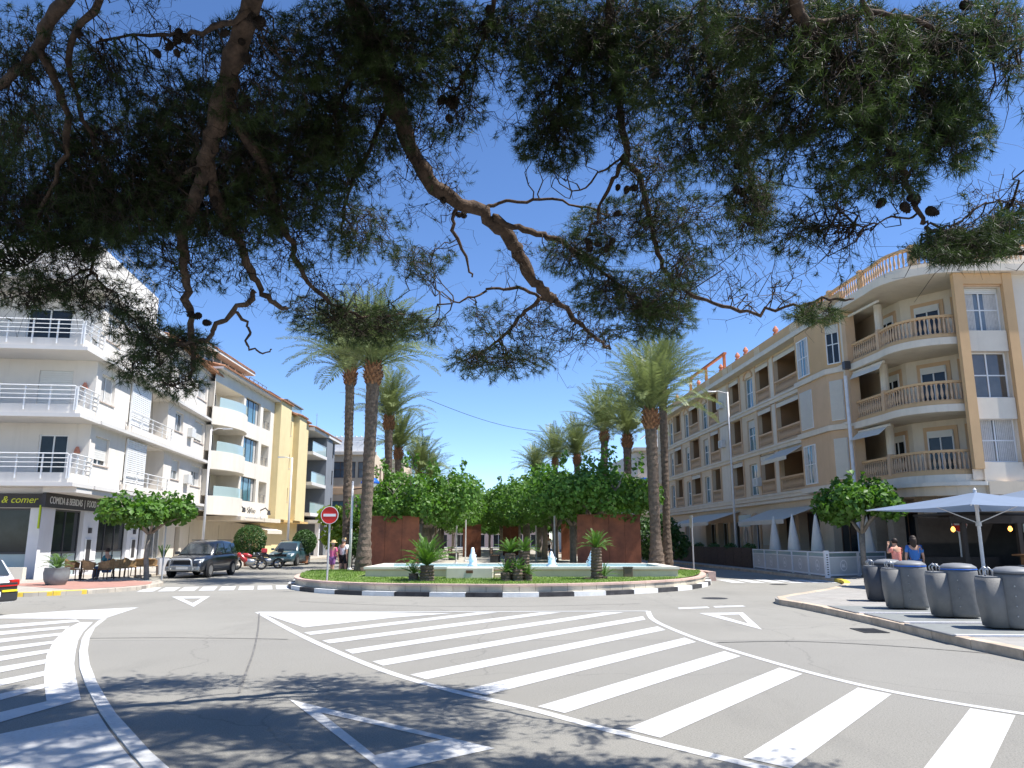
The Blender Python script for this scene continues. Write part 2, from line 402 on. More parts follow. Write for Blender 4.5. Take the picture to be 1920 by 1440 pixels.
# give-way triangle in the foreground shade
o3 = G2((542, 1312), (928, 1404), (722, 1450)); i3 = G2((602, 1337), (829, 1388), (703, 1417))
def tri_ring(o, i): return [[o[k], o[(k + 1) % 3], i[(k + 1) % 3], i[k]] for k in range(3)]
paint(tri_ring(o3, i3), 'large white give-way triangle painted in the pine shade')
o3 = G2((1311, 1150), (1393, 1148.5), (1429, 1181)); i3 = G2((1346, 1153.5), (1386, 1152.5), (1403, 1170))
paint(tri_ring(o3, i3), 'small white give-way triangle near the right kerb')
paint([G2((1271, 1139.5), (1326, 1137.6), (1331, 1140.2), (1273, 1142.5))], 'short white give-way dash, left one of two before the right street')
paint([G2((1337, 1136.8), (1392, 1135.2), (1398, 1137.6), (1341, 1139.5))], 'short white give-way dash, right one of two before the right street')
paint(tri_ring(G2((322, 1119), (394, 1118), (363, 1138)), G2((342, 1122.5), (378, 1122), (361, 1131))), 'white give-way triangle in the palm shadow at left')
# left hatched area
paint([G2((-140, 1162), (0, 1154), (120, 1146), (260, 1139), (190, 1162), (127, 1160.5), (0, 1160), (-140, 1169))], 'white wedge at the far tip of the left hatched area')
lb = G2((150, 1167), (123, 1180), (100, 1203), (87, 1230), (82, 1267), (83, 1287), (87, 1315))
rb = G2((174, 1167), (156, 1185), (147, 1200), (142, 1220), (139, 1245), (142, 1270), (152, 1313))
paint([[lb[i], lb[i + 1], rb[i + 1], rb[i]] for i in range(6)], 'wide curved white band beside the left hatched stripes')
re_ = G2((200, 1160), (178, 1177), (168, 1197), (164, 1220), (168, 1247), (181, 1280), (200, 1313), (217, 1340), (247, 1373), (283, 1413), (330, 1455), (420, 1530))
le_ = G2((184, 1165), (160, 1187), (153, 1200), (148, 1223), (149, 1253), (158, 1280), (174, 1313), (190, 1340), (213, 1373), (245, 1413), (280, 1455), (350, 1530))
M('paint_kerb', (.72, .72, .70), rough=.6, var=.07, scale=4, coords='Pos')
mb = MB()
for i in range(len(re_) - 1):
    a, b, c, d = le_[i], le_[i + 1], re_[i + 1], re_[i]
    mb.hexa([a, b, c, d] + [p + Vector((0, 0, .014)) for p in (a, b, c, d)])
tag(mb.build('lane_divider', MATS['road_paint']), 'low white curved lane divider strip at left', 'lane divider')
paint([G2((-300, 1450), (-150, 1408), (0, 1377), (184, 1339), (206, 1373), (237, 1413), (262, 1440), (300, 1500), (-300, 1600))], 'large solid white area at the bottom left corner')
for i, (a, b, c, d) in enumerate([((-130, 1182), (143, 1162), (150, 1166), (-130, 1190)), ((-130, 1195), (131, 1174), (124, 1179), (-130, 1204)),
                     ((-130, 1211), (116, 1187), (111, 1192), (-130, 1221)), ((-130, 1229), (101, 1202), (98, 1207.5), (-130, 1240)),
                     ((-130, 1249), (92, 1218), (90, 1224.5), (-130, 1262)), ((-130, 1272), (86, 1237), (84, 1245), (-130, 1287)),
                     ((-130, 1300), (83, 1259), (82, 1268), (-130, 1316)), ((-130, 1331), (82, 1283), (83, 1291), (-130, 1349)),
                     ((-130, 1367), (120, 1308), (152, 1312), (-130, 1392))]):
    paint([G2(a, b, c, d)], '%s white stripe of the left hatched area counting from its far tip' % ORD[i], group='stripes of the left hatched area')
# zebra crossings
def zebra(p0, p1, length, n, label, group, w=.5):
    p0, p1 = Vector(p0), Vector(p1); u = (p1 - p0).normalized(); v = Vector((-u.y, u.x))
    for i in range(n):
        c = p0.lerp(p1, (i + .5) / n); a = c - u * w / 2; b = c + u * w / 2
        paint([[a - v * length / 2, b - v * length / 2, b + v * length / 2, a + v * length / 2]], label % ORD[i], group=group)
zebra(gp(262, 1106).xy, gp(548, 1101).xy, 2.4, 8, '%s white zebra bar across the left street counting from the cafe', 'bars of the left zebra crossing')
zebra(gp(1352, 1090).xy, gp(1568, 1090).xy, 2.6, 6, '%s white zebra bar across the right street counting from the planter', 'bars of the right zebra crossing', .55)
# tar seams and a gully grate
M('tar', (.16, .153, .14), rough=.7, var=.4, scale=6, coords='Pos')
for pts, w, lab in (([(486, 1150), (484, 1180), (476, 1220), (462, 1260), (448, 1300)], .03, 'thin dark tar seam curving across the lane left of the hatched area'), ([(168, 1197), (300, 1196), (430, 1197), (540, 1199)], .04, 'straight dark tar seam across the left lane'),
                    ([(1345, 1205), (1500, 1203), (1680, 1212), (1860, 1226)], .05, 'thin dark tar seam across the right lane'), ([(560, 1128), (760, 1136), (980, 1137), (1200, 1132)], .035, 'faint tar seam in front of the planted island')):
    paint(band(spline([tuple(gp(x, y).xy) for x, y in pts], 5), w), lab, mat='tar', name='tar_seam')
c = gp(1640, 1183); mb = MB()
for k in range(9): mb.box(-.32 + k * .075, -.29 + k * .075, -.2, .2, .002, .012)
mb.box(-.36, .36, -.23, -.2, .002, .014); mb.box(-.36, .36, .2, .23, .002, .014); mb.box(-.36, -.325, -.2, .2, .002, .013); mb.box(.325, .36, -.2, .2, .002, .013)
tag(mb.build('gully_grate', MATS['iron'], loc=(c.x - .1, c.y, 0), rot=(0, 0, R(88))), 'iron gully grate against the right kerb', 'grate')
# manholes
for (px, py, r, lab) in ((1340, 1122, .38, 'round iron manhole cover near the give-way dashes'), (1460, 1096, .34, 'round iron manhole cover by the right zebra crossing'), (1482, 1090, .25, 'small iron utility cover beyond the right zebra crossing')):
    c = gp(px, py); mb = MB(); mb.lathe([(r, 0), (r, .006), (r * .9, .008), (r * .88, .006), (0.01, .006)], 28)
    for k in range(-3, 4):
        h = math.sqrt(max(0, (r * .85) ** 2 - (k * r * .23) ** 2)); mb.box(k * r * .23 - .012, k * r * .23 + .012, -h, h, .006, .009)
    tag(mb.build('manhole_cover', MATS['iron'], loc=(c.x, c.y, 0)), lab, 'manhole cover')

# ------------------------------------------------------------ pavements with kerb stones
def pavement(name, inner, kerb, z, mat, kmat, kname='kerb_stone', seg=1.0, kw=.16, painted=None):
    """inner: polygon points behind the kerb line, kerb: polyline of the kerb (road side)"""
    mb = MB(); poly = ccw([(p[0], p[1]) for p in list(kerb) + list(inner)]); mb.prism(poly, -.02, z)
    o = tag(mb.build(name, MATS[mat]), kind='structure')
    pts = [Vector((p[0], p[1])) for p in kerb]; c = 0
    lens = [(pts[i + 1] - pts[i]).length for i in range(len(pts) - 1)]; tot = sum(lens)
    def along(d):
        for i, l in enumerate(lens):
            if d <= l or i == len(lens) - 1: return pts[i].lerp(pts[i + 1], min(1, d / l)), (pts[i + 1] - pts[i]).normalized()
            d -= l
    n = max(1, int(tot / seg))
    mid = sum((Vector((p[0], p[1])) for p in inner), Vector((0, 0))) / len(inner)
    for i in range(n):
        a, _ = along(tot * i / n + .006); b, _ = along(tot * (i + 1) / n - .006); t = (b - a).normalized(); nn = Vector((-t.y, t.x))
        if (mid - a).dot(nn) < 0: nn = -nn
        j = random.uniform(-.006, .006); mb = MB()
        A, B, C, D = a - nn * .02, b - nn * .02, b + nn * kw, a + nn * kw
        if (B - A).cross(D - A) < 0: A, B, C, D = B, A, D, C
        mb.hexa([(q.x, q.y, -.02) for q in (A, B, C, D)] + [(q.x, q.y, z + .012 + j) for q in (A, B, C, D)])
        k = mb.build(kname, MATS[kmat if not (painted and painted(i, a)) else 'kerb_yellow'], o, bevel=.015)
    return o
random.seed(3)
lk = spline([(-24, 22.8), (-19, 23.3), (-15.6, 23.95), (-14.0, 25.0), (-13.1, 26.6), (-12.9, 28.6), (-13.6, 31), (-15.6, 33), (-16.7, 35), (-17.0, 40), (-17.1, 46), (-17.1, 54), (-17.2, 70), (-17.6, 110)], 4)
pavement('pavement_left', [(-60, 110), (-60, 22)], lk, .12, 'paving_beige', 'kerb_stone', painted=lambda i, a: a.x < -14.2 and a.y < 26)
sheet('pavement_red', [(-15.4, 26.6), (-14.3, 25.9), (-13.3, 27.3), (-13.1, 28.9), (-13.8, 30.6), (-15.2, 31.6), (-17.6, 30.6), (-18.2, 28.6)], .126, 'paving_red')
rkp = spline([(11.5, 3), (9.4, 6.5), (7.75, 10.2), (7.35, 12), (7.35, 14.5), (7.4, 17), (7.3, 20), (7.15, 21.6), (7.6, 22.7), (9.0, 24.4), (11.2, 27.4), (12.6, 30.2), (13.3, 32.8), (13.2, 36), (12.4, 48), (10.5, 75), (8, 110)], 5)
pavement('pavement_right', [(70, 110), (70, 3)], rkp, .13, 'paving_grey', 'kerb_pink', seg=1.2, kw=.2, painted=lambda i, a: 29 < a.y < 32.5)

# ------------------------------------------------------------ the planted island: kerb, wall, lawn, basin, promenade
AX = Vector((-.073, 1, 0)).normalized()      # heading of the avenue
def axis_x(Y): return -.4 - .073 * (Y - 40)
M('kerb_white', (.72, .72, .70), var=.12, scale=4, coords='Pos', bump=.2, bscale=70)
M('kerb_black', (.055, .053, .055), var=.5, scale=4, coords='Pos', bump=.2, bscale=70, rough=.7)
M('wall_tile', (.52, .46, .36), var=.12, scale=3, coords='Pos', streak=.3, bump=.15)
M('coping_pink', (.56, .40, .33), var=.15, scale=4, coords='Pos', bump=.15)
M('basin_white', (.60, .52, .41), var=.08, scale=3, coords='Pos', streak=.25)
M('basin_coping', (.68, .63, .54), var=.06, scale=3, coords='Pos')
M('basin_band', (.50, .30, .24), var=.1, scale=3, coords='Pos')
M('basin_blue', (.22, .52, .62), var=.1, scale=3, coords='Pos')
M('lawn_soil', (.13, .20, .04), var=.4, scale=1.6, coords='Pos', bump=.8, bscale=50, tint=(.15, .19, .06))
ISL = [(-8.9, 33.5), (-8.5, 30.5), (-7.75, 28.0), (-6.5, 26.2), (-5.0, 25.05), (-3.0, 24.4), (-.3, 24.1), (2.0, 24.55), (4.0, 25.6), (5.8, 27.2), (7.1, 29.3), (7.9, 31.6), (8.4, 34.2)]
isl = spline(ISL, 8)
ISLc = Vector((0, 36))
def offset(poly, d):
    out = []
    for i in range(len(poly)):
        t = (poly[min(i + 1, len(poly) - 1)] - poly[max(i - 1, 0)]).normalized(); out.append(poly[i] + Vector((-t.y, t.x)) * d)
    return out
def lengths(p):
    L = [0]
    for i in range(len(p) - 1): L.append(L[-1] + (p[i + 1] - p[i]).length)
    return L
def walk(p, d):
    L = lengths(p); d = min(max(d, 0), L[-1] - 1e-6)
    for i in range(len(p) - 1):
        if L[i] <= d <= L[i + 1]: return p[i].lerp(p[i + 1], (d - L[i]) / (L[i + 1] - L[i]))
    return p[-1]
def ring_blocks(parent, name, path, n, o0, o1, z0, z1, mats, gap=.008, bevel=.012, jit=.0, sub=2):
    a, b = offset(path, o0), offset(path, o1); la, lb_ = lengths(a)[-1], lengths(b)[-1]
    for i in range(n):
        f0, f1 = (i + gap) / n, (i + 1 - gap) / n; mb = MB(); dz = random.uniform(-jit, jit)
        for k in range(sub):
            g0, g1 = f0 + (f1 - f0) * k / sub, f0 + (f1 - f0) * (k + 1) / sub
            A, B, C, D = walk(a, la * g0), walk(a, la * g1), walk(b, lb_ * g1), walk(b, lb_ * g0)
            v = [(q.x, q.y, z0) for q in (A, B, C, D)] + [(q.x, q.y, z1 + dz) for q in (A, B, C, D)]
            fs = [(3, 2, 1, 0), (4, 5, 6, 7), (0, 1, 5, 4), (2, 3, 7, 6)]
            if k == 0: fs.append((3, 0, 4, 7))
            if k == sub - 1: fs.append((1, 2, 6, 5))
            mb.add(v, fs)
        mb.build(name, MATS[mats[i % len(mats)]], parent)
kb = empty('painted_kerb', (0, 25, 0), label='black and white painted kerb ringing the planted island', cat='kerb')
ring_blocks(kb, 'kerb_block', isl, 26, 0, .22, 0, .135, ['kerb_black', 'kerb_white'], gap=.006, jit=.004)
pw = empty('planter_wall', (0, 25, 0), label='low beige tiled planter wall with pinkish coping around the lawn', cat='wall')
ring_blocks(pw, 'wall_tile', isl, 56, .23, .42, 0, .30, ['wall_tile'], gap=.012, jit=.0)
ring_blocks(pw, 'coping_slab', isl, 28, .19, .50, .302, .365, ['coping_pink'], gap=.005, jit=.002)
# lawn: gently mounded sheet inside the wall
inn = offset(isl, .40)
def lawn_z(x, y): return .335 + .10 * max(0, min(1, (y - 25) / 6)) 
mb = MB(); rows = []
back = [Vector((x, 34.0)) for x in np.linspace(inn[0].x, inn[-1].x, len(inn))]
for t in np.linspace(0, 1, 14):
    rows.append([inn[i].lerp(back[i], t) for i in range(len(inn))])
n = len(inn)
mb.smooth = True
mb.add([(p.x, p.y, lawn_z(p.x, p.y) + random.uniform(-.008, .008)) for r in rows for p in r],
       [(j * n + i, j * n + i + 1, (j + 1) * n + i + 1, (j + 1) * n + i) for j in range(13) for i in range(n - 1)])
tag(mb.build('lawn_ground', MATS['lawn_soil']), kind='structure')
leafmat('grass', (.15, .245, .045), tr=.3, var=.4, scale=1.4)
rng = np.random.default_rng(5)
def inside_lawn(P):
    poly = [(p.x, p.y) for p in inn] + [(back[-1].x, back[-1].y), (back[0].x, back[0].y)]
    x, y = P[:, 0], P[:, 1]; c = np.zeros(len(P), bool)
    for i in range(len(poly)):
        (x0, y0), (x1, y1) = poly[i], poly[(i + 1) % len(poly)]
        c ^= ((y0 > y) != (y1 > y)) & (x < (x1 - x0) * (y - y0) / (y1 - y0 + 1e-12) + x0)
    return c
P = np.stack([rng.uniform(-9, 9, 60000), rng.uniform(24, 34, 60000)], 1); P = P[inside_lawn(P)]
keep = ~((P[:, 0] > -5.6) & (P[:, 0] < 6.3) & (P[:, 1] > 28.3)); P = P[keep]
nb = len(P); h = rng.uniform(.03, .075, nb); an = rng.uniform(0, 6.28, nb); lean = rng.normal(0, .03, (nb, 2))
z0 = np.array([lawn_z(x, y) for x, y in P]) - .01
V = np.zeros((nb, 3, 3)); w = .012
V[:, 0] = np.stack([P[:, 0] - w * np.cos(an), P[:, 1] - w * np.sin(an), z0], 1); V[:, 1] = np.stack([P[:, 0] + w * np.cos(an), P[:, 1] + w * np.sin(an), z0], 1)
V[:, 2] = np.stack([P[:, 0] + lean[:, 0], P[:, 1] + lean[:, 1], z0 + h], 1)
tag(put('lawn_grass', raw_mesh('lawn_grass', V.reshape(-1, 3), np.arange(nb * 3).reshape(-1, 3), MATS['grass'])), 'short green lawn grass inside the planter wall', 'grass', None, 'stuff')
# promenade deck behind, with edging
def prom(off, Y): return (axis_x(Y) + off, Y)
deck = [prom(-6.85, 33.5), prom(8.2, 33.5), prom(8.2, 150), prom(-6.85, 150)]
mb = MB(); mb.prism(deck, -.02, .30); tag(mb.build('promenade', MATS['paving_promenade']), kind='structure')
for sgn, offx in ((-1, -7.0), (1, 8.35)):
    e = empty('promenade_edging', (offx, 34, 0), label='long %s stone edging of the promenade with pink coping' % ('left' if sgn < 0 else 'right'), cat='edging')
    for i in range(60):
        Y0 = 33.5 + i * 1.6; a = Vector((axis_x(Y0) + offx, Y0)); b = Vector((axis_x(Y0 + 1.58) + offx, Y0 + 1.58)); mb = MB()
        mb.hexa([(a.x - .16, a.y, -.02), (a.x + .16, a.y, -.02), (b.x + .16, b.y, -.02), (b.x - .16, b.y, -.02), (a.x - .16, a.y, .38), (a.x + .16, a.y, .38), (b.x + .16, b.y, .38), (b.x - .16, b.y, .38)])
        mb.build('edging_stone', MATS['coping_pink'], e)
# fountain basin
fb = empty('fountain_basin', (.4, 30, .3), label='long low fountain basin with pale coping and light blue water', cat='fountain')
def ring_wall(name, mat, pts, z0, z1, thick, parent):
    mb = MB(); n = len(pts); c = sum((Vector(p) for p in pts), Vector((0, 0))) / n
    inn_ = []
    for i in range(n):
        a, b, d = Vector(pts[i - 1]), Vector(pts[i]), Vector(pts[(i + 1) % n]); t1 = (b - a).normalized(); t2 = (d - b).normalized()
        n1 = Vector((-t1.y, t1.x)); n2 = Vector((-t2.y, t2.x)); m_ = (n1 + n2).normalized(); inn_.append(b + m_ * thick / max(.5, m_.dot(n1)))
    for i in range(n):
        j = (i + 1) % n; A, B, C, D = Vector(pts[i]), Vector(pts[j]), inn_[j], inn_[i]
        mb.hexa([(q.x, q.y, z0) for q in (A, B, C, D)] + [(q.x, q.y, z1) for q in (A, B, C, D)])
    return mb.build(name, MATS[mat], parent)
bas = [(-5.3, 28.75), (6.0, 28.75), (6.0, 33.3), (-5.3, 33.3)]
ring_wall('basin_wall', 'basin_white', bas, .2, .62, .30, fb)
ring_wall('accent_band', 'basin_band', [(-5.33, 28.72), (6.03, 28.72), (6.03, 33.33), (-5.33, 33.33)], .621, .65, .36, fb)
ring_wall('coping', 'basin_coping', [(-5.36, 28.69), (6.06, 28.69), (6.06, 33.36), (-5.36, 33.36)], .651, .735, .45, fb)
mb = MB(); mb.box(-5.0, 5.7, 29.05, 33.0, .2, .45); mb.build('basin_floor', MATS['basin_blue'], fb)
def water_mat():
    m = M('water', (.26, .55, .64), rough=.08, var=.15, scale=2, bump=.6, bscale=7, coords='Pos', spec=.8); return m
water_mat()
mb = MB(); mb.poly([(-5.0, 29.05, .655), (5.7, 29.05, .655), (5.7, 33.0, .655), (-5.0, 33.0, .655)]); mb.build('water_surface', MATS['water'], fb)
M('foam', (.85, .9, .92), rough=.3, var=.08, scale=8)
for (px, py0, hgt, lab) in ((886, 1060, .75, 'left'), (1034, 1060, .6, 'middle'), (1110, 1060, .62, 'right')):
    c = at(px, py0, 31.0); mb = MB(); mb.smooth = True; rr = random.Random(int(px)); pr = []
    for k in range(11):
        t = k / 10; pr.append(((.16 * (1 - t) ** .7 + .035) * (1 + .25 * rr.uniform(-1, 1)), t * hgt))
    mb.lathe(pr, 9)
    for k in range(26):
        a = rr.uniform(0, 6.28); d = rr.uniform(.05, .26); zz = rr.uniform(0, hgt * (1 - d * 2.4)); mb.lathe([(.004, -.02), (.02, 0), (.004, .03)], 5, (d * math.cos(a), d * math.sin(a), zz))
    tag(mb.build('water_jet', MATS['foam'], loc=(c.x, 31.0, .655)), 'small white foaming water jet, %s of the three in the basin' % lab, 'water jet', 'fountain jets')
# white block with plaque in front of the basin
c0, c1 = at(836, 1090, 27.6), at(924, 1090, 27.6)
bk = empty('stone_bench', ((c0.x + c1.x) / 2, 28.0, .38), label='white block bench with a small plaque in front of the fountain', cat='bench', local=True)
mb = MB(); mb.box(-(c1.x - c0.x) / 2, (c1.x - c0.x) / 2, -.38, .40, -.1, .36); mb.build('block', MATS['basin_coping'], bk, bevel=.02)
mb = MB(); mb.box(-.12, .12, -.395, -.381, .18, .28); mb.build('plaque', M('bronze', (.16, .08, .05), rough=.4, metal=.5), bk)
mb = MB(); mb.box((c1.x - c0.x) / 2 + .06, (c1.x - c0.x) / 2 + .75, -.05, .60, -.1, .12); mb.build('step', MATS['basin_white'], bk, bevel=.01)
# electric box by the right palm
c = at(1178, 1076, 28.4)
bx_ = empty('service_box', (c.x, 28.45, .38), label='small brown service box on the basin wall near the right palm', cat='box', local=True)
mb = MB(); mb.box(-.16, .16, -.08, .08, -.02, .34); mb.build('cabinet', M('box_brown', (.16, .12, .09)), bx_, bevel=.01); mb = MB(); mb.box(-.18, .18, -.1, .1, .342, .37); mb.build('lid', MATS['box_brown'], bx_)
# weathering steel screens on the promenade
def corten():
    m = M('weathering_steel', (.235, .085, .045), rough=.85, var=.35, scale=1.4, coords='Pos', streak=.35, bump=.25, bscale=25, tint=(.13, .052, .034)); return m
corten()
def screen(p0, p1, Y, zt, label, panels):
    a, b = at(p0, 1000, Y), at(p1, 1000, Y); e = empty('steel_screen', ((a.x + b.x) / 2, Y, .30), label=label, cat='screen wall', group='rusty steel screens on the promenade', local=True)
    w = (b.x - a.x) / panels
    for k in range(panels):
        x0 = a.x - (a.x + b.x) / 2 + k * w; mb = MB(); mb.box(x0 + .004, x0 + w - .004, -.06 + .004 * (k % 2), .06, -.02, zt - .3); mb.build('steel_panel', MATS['weathering_steel'], e, bevel=.006)
    mb = MB(); mb.box(a.x - (a.x + b.x) / 2 - .02, b.x - (a.x + b.x) / 2 + .02, -.09, .09, zt - .298, zt - .25); mb.build('top_rail', MATS['weathering_steel'], e)
screen(690, 786, 37.0, 2.75, 'brown rusted steel screen behind the two left palms', 3)
screen(1082, 1201, 38.0, 2.85, 'red rusted steel screen behind the cycad with the straight trunk', 4)
screen(868, 902, 66.0, 2.9, 'small rusty steel screen far along the left side of the promenade', 2)
screen(1052, 1078, 56.0, 2.9, 'rusty steel screen behind the walker on the promenade', 2)
screen(943, 972, 72.0, 2.9, 'dark steel screen far along the right side of the promenade', 2)

# ------------------------------------------------------------ building materials
M('plaster_white', (.70, .655, .595), var=.05, scale=.7, coords='Pos', streak=.28, bump=.12, bscale=60)
M('plaster_soffit', (.62, .60, .57), var=.05, scale=.7, coords='Pos')
M('plaster_cream', (.66, .60, .50), var=.06, scale=.7, coords='Pos', streak=.22, bump=.12)
M('plaster_yellow', (.70, .575, .32), var=.06, scale=.7, coords='Pos', streak=.22, bump=.12)
M('plaster_ochre', (.60, .41, .17), var=.08, scale=.9, coords='Pos', streak=.2)
M('plaster_grey', (.20, .215, .235), var=.08, scale=.7, coords='Pos', streak=.2)
M('plaster_sand', (.66, .525, .375), var=.06, scale=.7, coords='Pos', streak=.25, bump=.12)
M('plaster_tan', (.60, .41, .255), var=.07, scale=.8, coords='Pos', streak=.22, bump=.12)
M('plaster_orange', (.60, .385, .20), var=.06, scale=.8, coords='Pos', streak=.15)
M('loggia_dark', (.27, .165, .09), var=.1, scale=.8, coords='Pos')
M('trim_pale', (.69, .61, .50), var=.06, scale=1.2, coords='Pos', streak=.25)
M('frame_white', (.74, .74, .73), rough=.4, var=.03)
M('frame_dark', (.06, .06, .065), rough=.4, var=.1)
M('frame_brown', (.16, .085, .05), rough=.5, var=.1)
M('rail_white', (.76, .76, .75), rough=.35, var=.03)
M('rail_steel', (.45, .46, .47), rough=.3, var=.05, metal=.8)
M('shutter_white', (.68, .67, .63), rough=.5, var=.03)
M('shutter_cream', (.60, .56, .49), rough=.5, var=.04)
M('stone_sill', (.55, .46, .40), var=.1, scale=5)
M('curtain', (.55, .53, .50), rough=.9, var=.12, scale=6)
M('roof_tile', (.42, .22, .13), var=.35, scale=3, coords='Pos', bump=.2)
M('interior_dark', (.018, .016, .015), rough=.9, var=.3)
M('pane_dark', (.022, .026, .03), rough=.08, var=.5, scale=.9, spec=.35, coords='Pos'); glass('pane_blue', (.075, .16, .20), rough=.04); glass('pane_grey', (.14, .16, .17)); glass('pane_brown', (.10, .085, .07))
glass('pane_frost', (.36, .44, .44), rough=.35, var=.1)
def clear_glass():
    m = bpy.data.materials.new('rail_glass'); m.use_nodes = True; nt = m.node_tree; b = nt.nodes['Principled BSDF']
    tr = nd(nt, 'ShaderNodeBsdfTransparent'); tr.inputs[0].default_value = (.80, .88, .87, 1); mx = nd(nt, 'ShaderNodeMixShader'); fr = nd(nt, 'ShaderNodeFresnel', IOR=1.5)
    ad = nd(nt, 'ShaderNodeMath', operation='MULTIPLY_ADD'); ad.inputs[1].default_value = 1.0; ad.inputs[2].default_value = .14; nt.links.new(fr.outputs[0], ad.inputs[0])
    b.inputs['Base Color'].default_value = (.35, .45, .45, 1); b.inputs['Roughness'].default_value = .05
    nt.links.new(ad.outputs[0], mx.inputs[0]); nt.links.new(tr.outputs[0], mx.inputs[1]); nt.links.new(b.outputs[0], mx.inputs[2]); nt.links.new(mx.outputs[0], nt.nodes['Material Output'].inputs[0])
    MATS['rail_glass'] = m
clear_glass()
def fbox(fac, name, mat, parent, a0, a1, z0, z1, o0, o1, bevel=0.0):
    mb = MB(); fac.box(mb, a0, a1, z0, z1, o0, o1); return mb.build(name, MATS[mat], parent, bevel=bevel)
def volume(name, mat, parent, pts, z0, z1):
    mb = MB(); mb.prism(ccw(pts), z0, z1); return mb.build(name, MATS[mat], parent)
def hrail(fac, parent, a0, a1, z0, z1, out, mat='rail_white', n=4, step=1.0, name='railing', r=.02):
    mb = MB(); k = max(1, round(abs(a1 - a0) / step))
    for i in range(n):
        z = z0 + (z1 - z0) * (i + 1) / n; mb.tube([fac.pt(a0, z, out), fac.pt(a1, z, out)], r * (1.35 if i == n - 1 else .8), 6)
    for i in range(k + 1):
        a = a0 + (a1 - a0) * i / k; fac.box(mb, a - .025, a + .025, z0 - .28, z1 - .005, out - .09, out - .03)
    return mb.build(name, MATS[mat], parent)
def tiles(fac, parent, a0, a1, z, o0, o1, drop=.25, name='roof_tiles', pitch=.24):
    """eave of barrel tiles running down from (o0,z+drop) to (o1,z)"""
    mb = MB(); n = int((a1 - a0) / pitch)
    for i in range(n):
        a = a0 + (i + .5) * pitch
        for k in range(4):
            w0, w1 = math.pi * k / 4, math.pi * (k + 1) / 4; r = pitch * .42
            mb.quad(fac.pt(a + r * math.cos(w0), z + r * math.sin(w0) + drop, o0), fac.pt(a + r * math.cos(w0), z + r * math.sin(w0), o1), fac.pt(a + r * math.cos(w1), z + r * math.sin(w1), o1), fac.pt(a + r * math.cos(w1), z + r * math.sin(w1) + drop, o0))
    fac.box(mb, a0, a1, z - .02, z + .01, o0, o1)
    return tag(mb.build(name, MATS['roof_tile'], parent), kind='stuff')

# ------------------------------------------------------------ left corner block (white apartment house with cafe)
FA = Facade((-18.3, 32), (-.12, .993)); FF = Facade((-18.3, 32), (-.993, -.12), flip=True)
bA = empty('apartment_house', (-18.3, 32, 0), label='white corner apartment house with railed balconies above the dark fronted cafe', cat='building')
LV = [4.0, 6.85, 9.7]; TOPA = 12.65; holes = []; REC = 1.75
for l in LV:
    holes += [(2.35, 3.95, l + 1.0, l + 2.25, .2), (5.9, 11.9, l + .32, l + 2.62, 1.5, True), (13.35, 14.9, l + 1.2, l + 2.35, .2), (17.4, 19.6, l + 1.1, l + 2.4, .2)]
wall_holes(FA, REC, 21.5, 4.0, TOPA, holes).build('side_wall', MATS['plaster_white'], bA)
# recessed balcony wall facing the junction and closing end
fh = [(1.6 - .7, 2.1, 4.0, 6.2, .12), (1.0, 2.4, 6.85, 9.05, .12), (1.3, 3.2, 9.7, 11.9, .12), (5.2, 7.4, 4.0, 6.2, .12), (5.2, 7.4, 6.85, 9.05, .12), (5.2, 7.4, 9.7, 11.9, .12)]
wall_holes(FF, 0, 12, 4.0, TOPA, fh, out=-REC).build('front_wall', MATS['plaster_white'], bA)
for i, h in enumerate(fh):
    window(bA, FF, h[0], h[1], h[2] + .05, h[3], -REC - .12, mull=1, pane='pane_dark', shut=1.0 if i == 1 else (.3 if i == 4 else 0), sill=False, name='balcony_door')
for k, l in enumerate(LV):
    fl = empty('balcony', FF.pt(3, l), parent=bA)
    fbox(FF, 'slab', 'plaster_soffit', fl, -.35, 12, l - .16, l, -REC - .05, .35); fbox(FA, 'slab', 'plaster_soffit', fl, REC + .02, 21.5, l - .16, l - .003, -.05, .42)
    mb = MB(); FF.box(mb, 0, 12, l, l + .42, -.13, .02); FA.box(mb, .15, REC, l, l + .42, -.13, .018); mb.build('parapet', MATS['plaster_white'], fl)
    hrail(FF, fl, .05, 12, l + .45, l + 1.2, .10); hrail(FA, fl, -.05, REC + .3, l + .45, l + 1.2, .10, step=.8)
    # side loggia: parapet, railing, louvred screen
    fbox(FA, 'loggia_parapet', 'plaster_white', fl, 5.7, 12.0, l + .05, l + .34, .02, .32); hrail(FA, fl, 5.6, 12.05, l + .36, l + 1.05, .30, n=3, step=1.6)
    mb = MB()
    for i in range(22): FA.box(mb, 5.95, 8.6, l + .38 + i * .1, l + .38 + i * .1 + .075, .08 - .02, .11)
    FA.box(mb, 5.93, 5.99, l + .36, l + 2.6, .04, .12); FA.box(mb, 8.56, 8.62, l + .36, l + 2.6, .04, .12); mb.build('louvre_screen', MATS['rail_white'], fl)
    window(bA, FA, 9.3, 11.4, l + .33, l + 2.3, -1.48, mull=1, sill=False, name='loggia_door')
sh = [(.72, 0, 0), (0, 0, .05), (0, .5, .35)]
for k, l in enumerate(LV):
    window(bA, FA, 2.35, 3.95, l + 1.0, l + 2.25, -.2, mull=1, shut=[.8, 0, 0][k], pane='pane_dark', curtain=[0, .45, .4][k])
    window(bA, FA, 13.35, 14.9, l + 1.2, l + 2.35, -.2, mull=1, shut=[.55, .1, .3][k], pane='pane_grey')
    window(bA, FA, 17.4, 19.6, l + 1.1, l + 2.4, -.2, mull=1, shut=[.3, .85, 0][k], pane='pane_grey', curtain=[.3, 0, .4][k])
